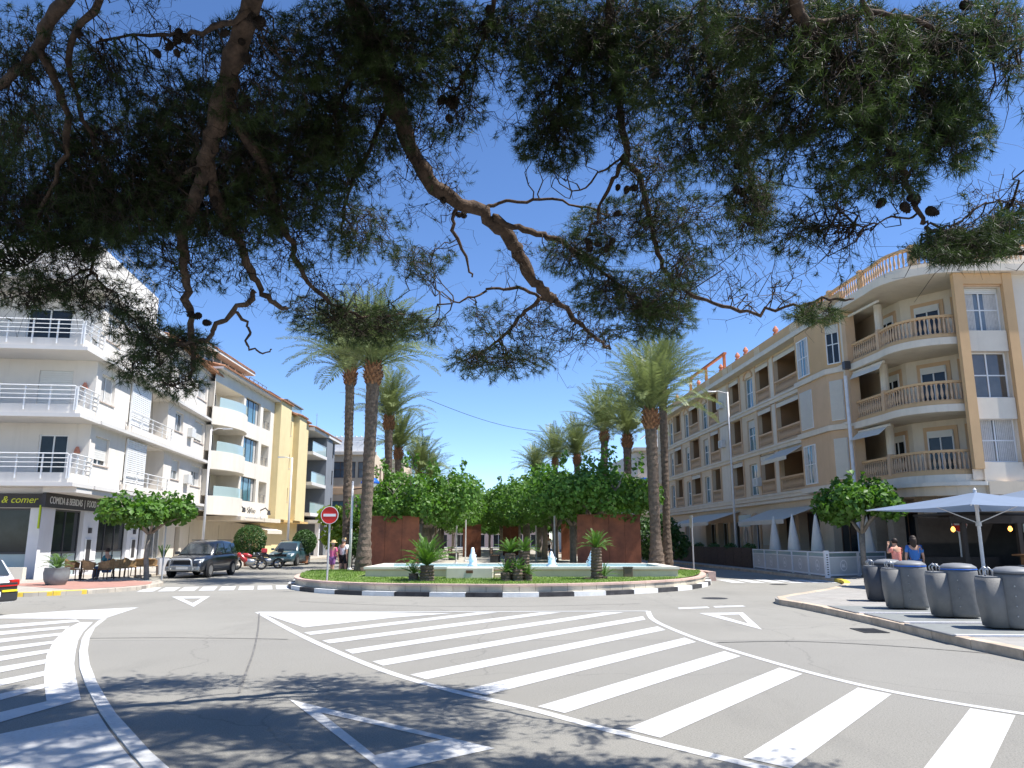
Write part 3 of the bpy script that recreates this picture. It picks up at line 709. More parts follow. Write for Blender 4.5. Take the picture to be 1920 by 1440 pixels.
# corner pier of the recess, roof, penthouse
q = lambda f, a, o: (f.pt(a, 0, o).x, f.pt(a, 0, o).y)
mb = MB(); P4 = [FF.pt(-.35, 0, .35), FF.pt(12, 0, .35), FF.pt(12, 0, -REC - 3), FA.pt(21.5, 0, -10), FA.pt(21.5, 0, .1), FA.pt(0, 0, .42)]
mb.prism(ccw([(p.x, p.y) for p in P4]), TOPA, TOPA + .22); mb.build('roof_slab', MATS['plaster_soffit'], bA)
tiles(FA, bA, 9.8, 21.9, TOPA + .24, -.5, .62)
pts = [FA.pt(1.2, 0, -.25), FA.pt(9.4, 0, -.25), FA.pt(9.4, 0, -8), FA.pt(1.2, 0, -8)]
volume('penthouse', 'plaster_white', bA, [(p.x, p.y) for p in pts], TOPA + .22, 14.85)
hrail(FA, bA, 1.4, 9.2, 14.85 + .25, 15.6, -.4, step=1.6, n=3, mat='rail_steel', name='roof_railing')
hrail(FF, bA, .2, 11, TOPA + .5, TOPA + 1.25, -.2, step=1.5, n=3, name='roof_railing')
mb = MB(); mb.lathe([(.22, 0), (.26, .1), (.22, .3), (.05, .42)], 12, tuple(FA.pt(8.6, 14.85, -.8))); mb.build('roof_vent', MATS['plaster_white'], bA)
fbox(FA, 'end_wall', 'plaster_white', bA, 21.3, 21.495, 4.0, TOPA, -10, -.01)
fbox(FF, 'end_wall', 'plaster_white', bA, 12.0, 12.2, 0, TOPA, -9, -.01)
# red-brown wall lights on balcony wall
M('terracotta', (.55, .22, .14), var=.15, scale=6)
for l, a in ((4.0, .45), (6.85, .42)):
    mb = MB(); c = FF.pt(a, l + 1.55, -REC + .09); mb.lathe([(.13, -.14), (.10, .0), (.05, .13)], 10, tuple(c)); mb.build('wall_lamp', MATS['terracotta'], bA)
# ground floor cafe
IN = -1.0
M('sign_dark', (.045, .042, .045), rough=.5, var=.15)
M('pillar_white', (.70, .69, .70), var=.05, scale=1, coords='Pos', streak=.12)
gh = [(1.55, 4.5, .15, 3.0, .25), (6.25, 10.2, .15, 3.0, .25), (11.9, 12.6, .15, 3.0, .25)]
wall_holes(FA, .3, 13, 0, 4.0, gh, out=IN).build('cafe_side_wall', MATS['pillar_white'], bA)
wall_holes(FA, 13.002, 21.5, 0, 4.0, [(13.6, 16.2, .15, 2.6, .3), (18.5, 19.6, .15, 2.5, .35)], out=IN).build('ground_floor_wall', MATS['plaster_cream'], bA)
wall_holes(FF, -.95 + 1.95, 12, 0, 4.0, [(1.75, 4.6, .3, 3.0, .25), (5.4, 8.4, .3, 3.0, .25)], out=IN).build('cafe_front_wall', MATS['pillar_white'], bA)
fbox(FA, 'canopy_soffit', 'plaster_soffit', bA, .2, 21.5, 3.62, 3.84, IN, .30)
def shopwin(f, a0, a1, z0, z1, out, n, split=1.15):
    w = empty('shop_window', f.pt((a0 + a1) / 2, z0, out), parent=bA)
    mb = MB(); f.box(mb, a0, a1, split - .04, split + .04, out, out + .08); f.box(mb, a0, a1, z1 - .08, z1, out, out + .08)
    for k in range(n + 1):
        a = a0 + (a1 - a0 - .06) * k / n; f.box(mb, a, a + .06, z0, z1 - .08, out + .002, out + .077)
    mb.build('frame', MATS['frame_dark'], w)
    for k in range(n):
        b0, b1 = a0 + (a1 - a0) * k / n + .03, a0 + (a1 - a0) * (k + 1) / n - .0
        fbox(f, 'pane', 'pane_dark', w, b0, b1, split + .04, z1 - .05, out + .02, out + .04); fbox(f, 'frosted_panel', 'pane_frost', w, b0, b1, z0, split - .04, out + .02, out + .045)
    return w
shopwin(FA, 1.55, 4.5, .15, 3.0, IN - .25, 2); shopwin(FA, 6.25, 10.2, .15, 3.0, IN - .25, 3); shopwin(FA, 11.9, 12.6, .15, 3.0, IN - .25, 1)
shopwin(FF, 1.75, 4.6, .3, 3.0, IN - .25, 2); shopwin(FF, 5.4, 8.4, .3, 3.0, IN - .25, 2)
window(bA, FA, 13.6, 16.2, .15, 2.6, IN - .3, mull=2, pane='pane_grey', sill=False, name='shop_window'); window(bA, FA, 18.5, 19.6, .15, 2.5, IN - .35, mull=0, pane='pane_dark', frame='frame_brown', sill=False, name='entrance_door')
sb = fbox(FA, 'sign_board', 'sign_dark', bA, .18, 12.9, 3.02, 3.60, IN + .02, IN + .16); sb2 = fbox(FF, 'sign_board', 'sign_dark', bA, .85, 12, 3.02, 3.60, IN + .02, IN + .16)
M('letter_white', (.72, .72, .72), var=.02); M('letter_lime', (.55, .60, .06), var=.05); M('sign_lime', (.42, .52, .03), var=.08)
text('lettering', 'COMIDA & BEBIDAS  |  FOOD & DRINKS', .42, MATS['letter_white'], sb, FA.pt(.55, 3.31, IN + .17), FA.d, sx=.86)
text('lettering', 'mmas & comer', .40, MATS['letter_lime'], sb2, FF.pt(1.45, 3.33, IN + .17), -FF.d, align='RIGHT', shear=.25)
hs = fbox(FF, 'hanging_sign', 'sign_lime', bA, 1.02, 1.08, 2.15, 3.1, IN + .2, IN + .75)
for l in (1.3,):
    text('door_number', '53', .55, M('frost_text', (.2, .25, .26)), bA, FF.pt(3.7, .72, IN - .198), -FF.d, align='LEFT')
# posters on the pillars, low wall in front
for a in (4.85, 10.75):
    fbox(FA, 'menu_board', 'frame_white', bA, a, a + .75, .3, 1.75, IN + .01, IN + .05); fbox(FA, 'menu_sheet', 'sign_dark', bA, a + .12, a + .6, .75, 1.7, IN + .052, IN + .058)
    fbox(FA, 'wall_lamp', 'frame_dark', bA, a + .25, a + .42, 2.0, 2.25, IN + .01, IN + .12)
mb = MB(); FF.box(mb, 1.1, 12, .1, .62, .15, .45); tag(mb.build('low_wall', MATS['plaster_cream']), 'low beige wall in front of the corner cafe at the left edge', 'wall')

# ------------------------------------------------------------ further left row: cream, yellow, grey, sand houses
FB = Facade((-20.25, 51.7), (0, 1))
LB = [4.3, 7.3, 10.3]; TB = 13.2
M('plaster_bright', (.70, .65, .565), var=.05, scale=.7, coords='Pos', streak=.25, bump=.12)
bB = empty('cream_house', (-20.25, 52, 0), label='cream house with rounded balconies and tall blue glass windows next to the white corner house', cat='building')
hb = []
for l in LB: hb += [(.15, 5.9, l + .3, l + 2.05, 1.7, True), (6.35, 9.8, l + .28, l + 2.1, .25), (10.5, 12.45, l + .3, l + 2.0, 1.2, True)]
wall_holes(FB, 0, 13.4, 3.35, TB, hb).build('wall', MATS['plaster_bright'], bB)
for k, l in enumerate(LB):
    window(bB, FB, 6.35, 9.8, l + .28, l + 2.1, -.25, pane='pane_blue', frame='frame_dark', mull=2, sill=False, curtain=.12)
    window(bB, FB, 1.6, 4.6, l + .3, l + 1.95, -1.68, pane='pane_dark', mull=1, sill=False, name='loggia_door'); window(bB, FB, 10.8, 12.1, l + .3, l + 1.9, -1.18, pane='pane_grey', mull=0, sill=False, name='loggia_door')
    mb = MB(); n = 14; pts = []
    for i in range(n + 1): a = -.1 + 6.3 * i / n; pts.append((a, .95 * math.sin(math.pi * i / n) ** .7 + .03))
    for i in range(n):
        (a, o), (b, p) = pts[i], pts[i + 1]
        mb.hexa([FB.pt(a, l - .95, -.02), FB.pt(b, l - .95, -.02), FB.pt(b, l - .95, p), FB.pt(a, l - .95, o), FB.pt(a, l + .28, -.02), FB.pt(b, l + .28, -.02), FB.pt(b, l + .28, p), FB.pt(a, l + .28, o)])
    bl = mb.build('rounded_balcony', MATS['plaster_bright'], bB)
    g = MB()
    for i in range(1, n - 1):
        (a, o), (b, p) = pts[i], pts[i + 1]; o -= .06; p -= .06
        g.hexa([FB.pt(a, l + .285, o - .012), FB.pt(b, l + .285, p - .012), FB.pt(b, l + .285, p), FB.pt(a, l + .285, o), FB.pt(a, l + .95, o - .012), FB.pt(b, l + .95, p - .012), FB.pt(b, l + .95, p), FB.pt(a, l + .95, o)])
    g.build('glass_railing', MATS['rail_glass'], bl)
    hrail(FB, bl, 10.5, 12.45, l + .5, l + 1.0, -.1, n=2, step=1, mat='rail_steel')
volume('core', 'plaster_cream', bB, [(-22.2, 51.75), (-22.2, 65), (-32, 65), (-32, 51.75)], .1, TB)
volume('roof_slab', 'plaster_soffit', bB, [(-19.75, 51.7), (-19.75, 65.1), (-32, 65.1), (-32, 51.7)], TB, TB + .15); tiles(FB, bB, 0, 13.4, TB + .17, -1.2, .62, drop=.45)
ph = volume('penthouse', 'pane_blue', bB, [(-21.3, 51.9), (-21.3, 60), (-30, 60), (-30, 51.9)], TB + .15, 14.55)
fbox(FB, 'penthouse_roof', 'plaster_soffit', bB, -.8, 9.0, 14.56, 14.75, -9, -.35); tiles(FB, bB, -.8, 9.0, 14.77, -1.4, -.3, drop=.3)
for i in range(6): fbox(FB, 'mullion', 'frame_white', bB, .3 + i * 1.5, .42 + i * 1.5, TB + .16, 14.55, -1.05, -.98)
hrail(FB, bB, 8.9, 13.2, TB + .5, TB + 1.25, -.7, mat='rail_steel', n=2, name='roof_railing')
wall_holes(FB, 0, 13.4, 0, 3.35, [(.8, 2.4, .12, 2.6, .4), (3.4, 7.8, .12, 2.8, .5), (8.6, 12.6, .12, 2.8, .5)], out=-1.9).build('ground_floor_wall', MATS['plaster_cream'], bB)
window(bB, FB, .8, 2.4, .12, 2.6, -2.3, mull=1, pane='pane_dark', sill=False, frame='frame_dark', name='shop_window'); window(bB, FB, 3.4, 7.8, .12, 2.8, -2.4, mull=3, pane='pane_dark', sill=False, frame='frame_dark', name='shop_window'); window(bB, FB, 8.6, 12.6, .12, 2.8, -2.4, mull=2, pane='pane_dark', sill=False, frame='frame_dark', name='shop_window')
fbox(FB, 'canopy', 'trim_pale', bB, 3.4, 12.9, 3.05, 3.34, -1.88, 1.2); text('canopy_lettering', "Jardin del Mar", .62, MATS['letter_white'], bB, FB.pt(4.2, 3.45, 1.22), FB.d, sx=1.2)
text('wall_lettering', 'Sofino', .6, MATS['sign_dark'], bB, FB.pt(8.0, 3.9, .06), FB.d, sx=1.3)
for a in (5.4, 11.3):
    mb = MB(); mb.tube([FB.pt(a, 4.0, 0), FB.pt(a, 4.2, .4), FB.pt(a, 3.9, .7)], .06, 6); mb.lathe([(.16, -.25), (.1, .1)], 8, tuple(FB.pt(a, 3.9, .7))); mb.build('spotlight', MATS['frame_dark'], bB)
mb = MB()
P = FB.pt
mb.hexa([P(9.0, 2.4, 1.4), P(12.8, 2.4, 1.4), P(12.8, 3.0, -1.2), P(9.0, 3.0, -1.2), P(9.0, 2.43, 1.4), P(12.8, 2.43, 1.4), P(12.8, 3.03, -1.2), P(9.0, 3.03, -1.2)]); FB.box(mb, 9.0, 12.8, 2.15, 2.4, 1.38, 1.41)
mb.build('awning', M('awning_white', (.66, .60, .50), var=.05), bB)

bC = empty('yellow_house', (-20.25, 66, 0), label='yellow house with slim windows and tiled eaves beyond the cream house', cat='building')
TC = 13.0; hc = [(17.3, 18.7, l + .75, l + 2.0, .22) for l in LB] + [(22.4, 23.7, l + .7, l + 1.95, .22) for l in LB]
wall_holes(FB, 13.45, 24.7, 3.4, TC, hc).build('wall', MATS['plaster_yellow'], bC)
for h in hc: window(bC, FB, h[0], h[1], h[2], h[3], -.22, pane='pane_brown', frame='frame_brown', mull=1)
for a0, a1, t in ((13.5, 16.6, .4), (19.4, 21.8, 0.0)):
    fbox(FB, 'projecting_pier', 'plaster_yellow', bC, a0, a1, 3.4, TC + t, .002, .55); tiles(FB, bC, a0 - .1, a1 + .1, TC + t + .02, -.3, .75, drop=.3)
volume('core', 'plaster_yellow', bC, [(-20.9, 65.2), (-20.9, 76.35), (-32, 76.35), (-32, 65.2)], .1, TC); tiles(FB, bC, 13.5, 24.7, TC + .02, -1.2, .35, drop=.4)
volume('roof_room', 'plaster_ochre', bC, [(-21.4, 65.8), (-21.4, 69.5), (-30, 69.5), (-30, 65.8)], TC, TC + 1.3); mb = MB(); mb.hexa([(-20.9, 65.6, TC + 1.3), (-20.9, 69.7, TC + 1.3), (-30, 69.7, TC + 1.3), (-30, 65.6, TC + 1.3), (-22.5, 65.6, TC + 1.8), (-22.5, 69.7, TC + 1.8), (-30, 69.7, TC + 1.8), (-30, 65.6, TC + 1.8)]); mb.build('roof_room_tiles', MATS['roof_tile'], bC)
gl = volume('glazed_terrace', 'rail_glass', bC, [(-20.8, 70.3), (-20.8, 75.5), (-24, 75.5), (-24, 70.3)], TC + .1, TC + 1.3); fbox(FB, 'terrace_roof', 'plaster_grey', bC, 18.4, 24.0, TC + 1.31, TC + 1.42, -4.2, -.4)
fbox(FB, 'soffit_band', 'plaster_ochre', bC, 13.45, 24.7, 3.2, 3.39, -2.6, .4)
wall_holes(FB, 13.45, 24.7, 0, 3.2, [(14.4, 17.6, .12, 2.7, .5), (18.6, 21.4, .12, 2.7, .5), (22.2, 24.2, .12, 2.6, .5)], out=-2.2).build('ground_floor_wall', MATS['plaster_ochre'], bC)
for a0, a1 in ((14.4, 17.6), (18.6, 21.4), (22.2, 24.2)): window(bC, FB, a0, a1, .12, 2.65, -2.7, mull=2, pane='pane_dark', sill=False, frame='frame_brown', name='shop_window')
text('lettering', 'EL', .9, MATS['sign_dark'], bC, FB.pt(14.6, 2.9, -2.0), FB.d)

bD = empty('grey_house', (-20.25, 77, 0), label='dark grey house with white balcony slabs beyond the yellow house', cat='building')
TD = 12.7
volume('core', 'plaster_grey', bD, [(-22.4, 76.5), (-22.4, 88.3), (-32, 88.3), (-32, 76.5)], .1, TD)
for l in LB + [TD]:
    sl = fbox(FB, 'balcony_slab', 'plaster_soffit', bD, 24.75, 30.6, l - .3, l, -2.2, .55)
    if l < 12:
        fbox(FB, 'glass_railing', 'rail_glass', sl, 24.9, 30.5, l + .02, l + 1.0, .42, .45); fbox(FB, 'hand_rail', 'rail_steel', sl, 24.9, 30.5, l + 1.0, l + 1.05, .40, .47)
        window(bD, FB, 25.6, 29.0, l + .05, l + 2.2, -2.14, mull=2, pane='pane_dark', sill=False, name='balcony_door')
        window(bD, FB, 34.0, 35.5, l + .4, l + 2.0, .02, mull=0, pane='pane_dark', sill=False, frame='frame_dark')
fbox(FB, 'pier', 'plaster_grey', bD, 30.6, 33.2, .1, TD - .3, -2.2, .5); fbox(FB, 'pier', 'plaster_grey', bD, 33.2, 36.4, .1, TD - .301, -2.2, .0)
fbox(FB, 'roof_edge', 'plaster_soffit', bD, 30.61, 36.6, TD - .3, TD, -2.2, .7); tiles(FB, bD, 24.8, 36.6, TD + .02, -1.5, .75, drop=.5)
mb = MB()
for a, z in ((33.5, 13.4), (35.6, 13.4)): 
    c = FB.pt(a, z, -1.2); mb.lathe([(.03, -.5), (.35, 0), (.62, .22), (.63, .25), (.3, .1), (.02, .02)], 12, tuple(c))
mb.build('satellite_dish', MATS['frame_white'], bD)
mb = MB(); mb.tube([FB.pt(31.6, 13.0, -1), FB.pt(31.6, 15.2, -1)], .03, 5); mb.tube([FB.pt(31.2, 15.0, -1), FB.pt(32.0, 15.0, -1)], .02, 4); mb.build('aerial', MATS['rail_steel'], bD)
fbox(FB, 'porch_roof', 'plaster_soffit', bD, 25.0, 31.0, 3.3, 3.6, -2.2, 1.6)
for a in (25.5, 30.4): fbox(FB, 'porch_column', 'pillar_white', bD, a, a + .4, .1, 3.3, .9, 1.3)

# sand coloured house whose end wall looks down the street
FE = Facade((-21.6, 92.0), (1, 0))
bE = empty('sand_house', (-19, 92, 0), label='sand coloured house facing the camera behind the left palm trunks', cat='building')
eh = []
for l in (4.0, 8.6): eh += [(.3, 3.0, l + .3, l + 2.2, .2), (3.3, 4.5, l + .3, l + 2.2, .2)]
wall_holes(FE, 0, 5.2, 0, 11.9, eh + [(.5, 4.6, .2, 2.8, .3)]).build('end_wall', MATS['plaster_sand'], bE)
for i, h in enumerate(eh): window(bE, FE, h[0], h[1], h[2], h[3], -.2, frame='frame_brown', pane='pane_blue' if i < 2 else 'pane_grey', mull=2 if i % 2 == 0 else 0, trans=1)
window(bE, FE, .5, 4.6, .2, 2.8, -.3, frame='frame_brown', pane='pane_dark', mull=3, sill=False, name='shop_window')
fbox(FE, 'band', 'plaster_tan', bE, -.2, 5.4, 7.0, 7.7, .002, .12); fbox(FE, 'cornice', 'trim_pale', bE, -.3, 5.5, 11.6, 11.95, .003, .35)
FE2 = Facade((-16.4, 92.0), (-.073, 1)); e2 = []
for l in (4.0, 8.6):
    for a in (2, 7, 12): e2.append((a, a + 2.4, l + .3, l + 2.1, .2))
wall_holes(FE2, 0, 18, 0, 11.9, e2).build('side_wall', MATS['plaster_sand'], bE)
for h in e2: window(bE, FE2, h[0], h[1], h[2], h[3], -.2, frame='frame_brown', pane='pane_brown', mull=1)
volume('roof_slab', 'plaster_soffit', bE, [(-35, 92.02), (-16.5, 92.02), (-17.8, 110), (-35, 110)], 11.9, 12.1)
hrail(FE, bE, 0, 5.2, 12.2, 13.2, -.2, mat='rail_white', n=4, name='roof_railing'); mb = MB()
for k in range(8): mb.box(-21.4 + k * .6, -21.25 + k * .6, 93, 97, 13.9, 14.05)
mb.box(-21.5, -16.8, 93, 93.15, 12.1, 13.9); mb.build('roof_pergola', MATS['frame_white'], bE)
# far pink-brown terrace beyond
FG = Facade((-15.6, 112.0), (-.073, 1)); bG = empty('terrace_house', (-16, 112, 0), label='distant sand terrace with red brown shutters seen beside the left steel screen', cat='building')
gh2 = [(a, a + 1.8, l, l + 1.9, .2) for l in (4.6, 7.8, 10.6) for a in (1.5, 5, 8.5, 12, 15.5)]
wall_holes(FG, 0, 20, 0, 13.2, gh2).build('wall', MATS['plaster_sand'], bG)
for h in gh2: window(bG, FG, h[0], h[1], h[2], h[3], -.2, frame='frame_brown', pane='pane_brown', mull=1, sill=False)
volume('core', 'plaster_sand', bG, [(-15.62, 112), (-30, 112), (-30, 131), (-17.1, 131)], .1, 13.19)

# ------------------------------------------------------------ right block: sand and orange apartment house with rounded corner
FR = Facade((17.35, 39), (-.054, .9985), flip=True)
LR = [4.55, 7.6, 10.6]; TR = 13.4
bR = empty('corner_apartment_house', (18, 39, 0), label='sand and orange apartment house with balustrade loggias and rounded corner balconies on the right', cat='building')
LOG = [(5.4, 9.5), (10.4, 12.7), (16.1, 18.2), (21.2, 23.2), (26.4, 29.0), (32.0, 34.3), (37.2, 39.4)]
WIN = [(13.5, 15.0), (24.0, 25.4), (29.5, 30.8), (35.0, 36.2)]
hr = []
for l in LR:
    hr += [(a, b, l + .08, l + 2.62, .22) for a, b in LOG] + [(a, b, l + .12, l + 2.25, .2) for a, b in WIN]
wall_holes(FR, 0, 41, 4.2, TR, hr).build('wall', MATS['plaster_sand'], bR)
# baluster: turned shape, shared mesh
def baluster_mesh(h=.72, n=8, r=1.0):
    mb = MB(); mb.smooth = True
    pr = [(.055, 0), (.055, .05), (.03, .08), (.05, .18), (.068, .28), (.055, .40), (.032, .56), (.03, .64), (.055, .67), (.055, .72)]
    mb.lathe([(a * r, z * h / .72) for a, z in pr], n); return mb.mesh('baluster', MATS['baluster'])
M('baluster', (.55, .385, .25), var=.1, scale=3, bump=.1)
BALM = baluster_mesh(); BALM6 = baluster_mesh(n=5, r=1.1)
for k, l in enumerate(LR):
    lg = empty('loggia_row', FR.pt(10, l), parent=bR)
    for i, (a, b) in enumerate(LOG):
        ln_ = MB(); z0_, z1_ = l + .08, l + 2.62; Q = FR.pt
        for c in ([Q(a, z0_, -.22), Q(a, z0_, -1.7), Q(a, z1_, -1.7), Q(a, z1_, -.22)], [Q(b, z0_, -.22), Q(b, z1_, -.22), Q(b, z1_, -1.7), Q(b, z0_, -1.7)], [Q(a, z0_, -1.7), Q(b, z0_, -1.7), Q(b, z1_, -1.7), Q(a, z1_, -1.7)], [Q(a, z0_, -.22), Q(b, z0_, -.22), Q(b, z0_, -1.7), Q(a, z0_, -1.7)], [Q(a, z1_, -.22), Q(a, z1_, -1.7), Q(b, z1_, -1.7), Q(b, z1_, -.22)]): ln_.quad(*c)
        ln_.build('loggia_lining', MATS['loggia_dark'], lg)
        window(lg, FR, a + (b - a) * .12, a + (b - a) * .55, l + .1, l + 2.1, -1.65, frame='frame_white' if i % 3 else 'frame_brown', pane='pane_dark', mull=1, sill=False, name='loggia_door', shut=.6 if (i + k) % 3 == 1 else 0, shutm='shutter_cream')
        bs = fbox(FR, 'balustrade', 'plaster_tan', lg, a, b, l + .86, l + .98, -.16, .06); fbox(FR, 'bottom_rail', 'plaster_tan', bs, a, b, l + .085, l + .17, -.14, .05)
        n = int((b - a) / .19); me = BALM if i < 2 else BALM6
        for j in range(n): put('baluster', me, bs, loc=FR.pt(a + (j + .5) * (b - a) / n, l + .165, -.045), sc=(1, 1, .96))
        if i in (0, 1) or (i + k) % 2 == 0:
            mb = MB(); mb.tube([FR.pt(a + .05, l + 2.5, .02), FR.pt(b - .05, l + 2.5, .02)], .07, 8); FR.box(mb, a + .06, b - .06, l + 2.28, l + 2.45, .05, .07); mb.build('rolled_awning', MATS['awning_white'], lg)
    # pale piers beside openings, window surrounds
    for a, b in ((18.9, 20.7), (9.62, 10.28)): fbox(FR, 'pier_panel', 'trim_pale', lg, a, b, l + .06, l + 2.62, .002, .05)
    for a, b in LOG:
        for c in (a - .16, b + .02): fbox(FR, 'jamb', 'plaster_tan', lg, c, c + .14, l + .05, l + 2.7, .003, .07)
    for i, (a, b) in enumerate(WIN):
        w = window(lg, FR, a, b, l + .12, l + 2.25, -.2, mull=1, trans=1, pane='pane_blue', sill=False, shut=.25 if k == 1 else 0, shutm='shutter_cream')
        if k == 2:
            mb = MB(); c = (a + b) / 2; r0, r1 = (b - a) / 2, (b - a) / 2 + .18
            for q_ in range(10):
                t0, t1 = math.pi * q_ / 10, math.pi * (q_ + 1) / 10
                mb.hexa([FR.pt(c + r0 * math.cos(t0), l + 2.2 + r0 * .6 * math.sin(t0), .002), FR.pt(c + r1 * math.cos(t0), l + 2.2 + r1 * .6 * math.sin(t0), .002), FR.pt(c + r1 * math.cos(t0), l + 2.2 + r1 * .6 * math.sin(t0), .08), FR.pt(c + r0 * math.cos(t0), l + 2.2 + r0 * .6 * math.sin(t0), .08),
                         FR.pt(c + r0 * math.cos(t1), l + 2.2 + r0 * .6 * math.sin(t1), .002), FR.pt(c + r1 * math.cos(t1), l + 2.2 + r1 * .6 * math.sin(t1), .002), FR.pt(c + r1 * math.cos(t1), l + 2.2 + r1 * .6 * math.sin(t1), .08), FR.pt(c + r0 * math.cos(t1), l + 2.2 + r0 * .6 * math.sin(t1), .08)])
            mb.build('arch_surround', MATS['plaster_tan'], w)
    fbox(FR, 'string_course', 'trim_pale', bR, 0, 41, l - .32, l - .02, .004, .13); fbox(FR, 'drip_mould', 'trim_pale', bR, 0, 41, l - .1, l + .03, .131, .2)
# projecting bay near the corner, with canted face
for k, l in enumerate(LR):
    mb = MB(); pl = [FR.pt(5.0, 0, .0), FR.pt(5.0, 0, .55), FR.pt(1.3, 0, .55), FR.pt(.35, 0, .0)]
    mb.prism(ccw([(p.x, p.y) for p in pl]), l - .02, l + 2.74); by = mb.build('bay', MATS['plaster_orange' if k == 2 else 'plaster_tan'], bR)
    FC = Facade(FR.pt(.35, 0, 0)[:2], (FR.pt(1.3, 0, .55) - FR.pt(.35, 0, 0))[:2], flip=True); cl = (FR.pt(1.3, 0, .55) - FR.pt(.35, 0, 0)).length
    window(by, FR, 3.2, 4.65, l + .15, l + 2.3, .552, mull=1, trans=1, pane='pane_blue' if k != 1 else 'pane_grey', sill=False, shut=.97 if k == 1 else 0, shutm='shutter_cream', curtain=.3 if k != 1 else 0)
    window(by, FC, cl * .15, cl * .85, l + .2, l + 2.3, .004, mull=1, trans=1, pane='pane_dark', sill=False, shut=.22 if k == 2 else .98, shutm='shutter_cream', fw=.05)
    mb = MB(); pl = [FR.pt(5.15, 0, .0), FR.pt(5.15, 0, .68), FR.pt(1.25, 0, .68), FR.pt(.1, 0, .0)]
    mb.prism(ccw([(p.x, p.y) for p in pl]), l - .30, l - .021); mb.build('bay_moulding', MATS['trim_pale'], bR)
    fbox(FR, 'pier', 'trim_pale', bR, -.1, .4, l - .3, l + 2.8, -.3, .06)
# extended awning over the large loggia on the first floor
mb = MB(); P = FR.pt
mb.hexa([P(5.5, 6.45, 1.3), P(9.4, 6.45, 1.3), P(9.4, 7.15, .05), P(5.5, 7.15, .05), P(5.5, 6.47, 1.3), P(9.4, 6.47, 1.3), P(9.4, 7.17, .05), P(5.5, 7.17, .05)]); FR.box(mb, 5.5, 9.4, 6.25, 6.45, 1.28, 1.30); mb.build('awning', MATS['awning_white'], bR)
# roof cornice, parapet, pergola, finials
fbox(FR, 'cornice', 'trim_pale', bR, 0, 41, TR - .02, TR + .16, -8, .62); fbox(FR, 'cornice_fascia', 'trim_pale', bR, 0, 41, TR + .161, TR + .40, -.4, .42)
fbox(FR, 'roof_parapet', 'plaster_orange', bR, 0, 41, TR + .401, TR + 1.15, -.2, .12)
M('lattice', (.72, .58, .40), var=.1)
for a in (5.5, 11.5, 17, 18.2, 22.5, 29, 35):
    mb = MB()
    for i in range(5): FR.box(mb, a + i * .2, a + i * .2 + .08, TR + .55, TR + 1.05, .121, .15); FR.box(mb, a - .05, a + .95, TR + .5 + i * .13, TR + .55 + i * .13, .1215, .145)
    mb.build('lattice_panel', MATS['lattice'], bR)
M('rust_wood', (.42, .14, .06), var=.2)
mb = MB()
for a in (19.5, 24.2, 28.8): FR.box(mb, a, a + .16, TR + 1.1, TR + 2.4, -.3, -.1)
FR.box(mb, 19.3, 29.2, TR + 2.4, TR + 2.56, -.32, -.08); mb.build('pergola', MATS['rust_wood'], bR)
for a in (9, 14.5, 16.2, 20, 26, 33):
    mb = MB(); mb.lathe([(.16, 0), (.2, .1), (.1, .18), (.2, .34), (.12, .5), (.03, .62)], 10, tuple(FR.pt(a, TR + 1.15, -.05))); mb.build('finial', MATS['terracotta'], bR)
# ground floor of the long facade
gr = [(1.0, 3.6, .13, 3.2, .5), (5.2, 8.0, .13, 3.3, .6), (8.6, 11.2, .13, 3.3, .6), (14.4, 15.6, .13, 2.9, .3), (18.2, 20.4, .13, 3.0, .5), (21.0, 23.4, .13, 3.0, .5), (24.0, 26.6, .13, 3.0, .5), (31, 32.4, .4, 3.0, .3), (36, 38, .2, 3.0, .3)]
wall_holes(FR, 0, 41, 0, 4.2, gr, out=-.25).build('ground_floor_wall', MATS['plaster_sand'], bR)
for h in gr: window(bR, FR, h[0], h[1], h[2], h[3], -.25 - h[4], mull=2 if h[1] - h[0] > 1.6 else 0, pane='pane_dark', frame='frame_brown' if h[0] < 12 else 'frame_white', sill=False, name='shop_window')
def arch_ring(c, zc, r0, r1, z0, mat, name):
    mb = MB(); pts = [(r, z0) for r in ()]
    def P2(r, t): return (c + r * math.cos(t), zc + r * math.sin(t))
    for q_ in range(12):
        t0, t1 = math.pi * q_ / 12, math.pi * (q_ + 1) / 12
        A, B, C, D = P2(r0, t0), P2(r1, t0), P2(r1, t1), P2(r0, t1)
        mb.hexa([FR.pt(*p, -.248) for p in (A, B, C, D)] + [FR.pt(*p, -.13) for p in (A, B, C, D)])
    for s_ in (-1, 1): FR.box(mb, c + s_ * (r0 + r1) / 2 - (r1 - r0) / 2, c + s_ * (r0 + r1) / 2 + (r1 - r0) / 2, z0, zc, -.248, -.131)
    mb.build(name, MATS[mat], bR)
arch_ring(15.0, 2.5, .75, 1.0, .13, 'plaster_tan', 'door_arch'); arch_ring(17.0, 2.5, .75, 1.0, 1.3, 'plaster_tan', 'window_arch'); arch_ring(31.7, 2.6, .72, .95, .3, 'plaster_tan', 'window_arch')
mb = MB(); ov = [FR.pt(17.0 + .32 * math.cos(t), 2.0 + .62 * math.sin(t), -.2) for t in np.linspace(0, 2 * math.pi, 20, endpoint=False)]; mb.poly(ov[::-1]); mb.build('oval_window', MATS['pane_blue'], bR)
for a0, a1 in ((11.4, 14.0), (16.1, 18.0)): fbox(FR, 'dado_panel', 'plaster_tan', bR, a0, a1, .13, 1.35, -.247, -.2)
fbox(FR, 'soffit', 'trim_pale', bR, 0, 41, 4.0, 4.19, -.3, .05)
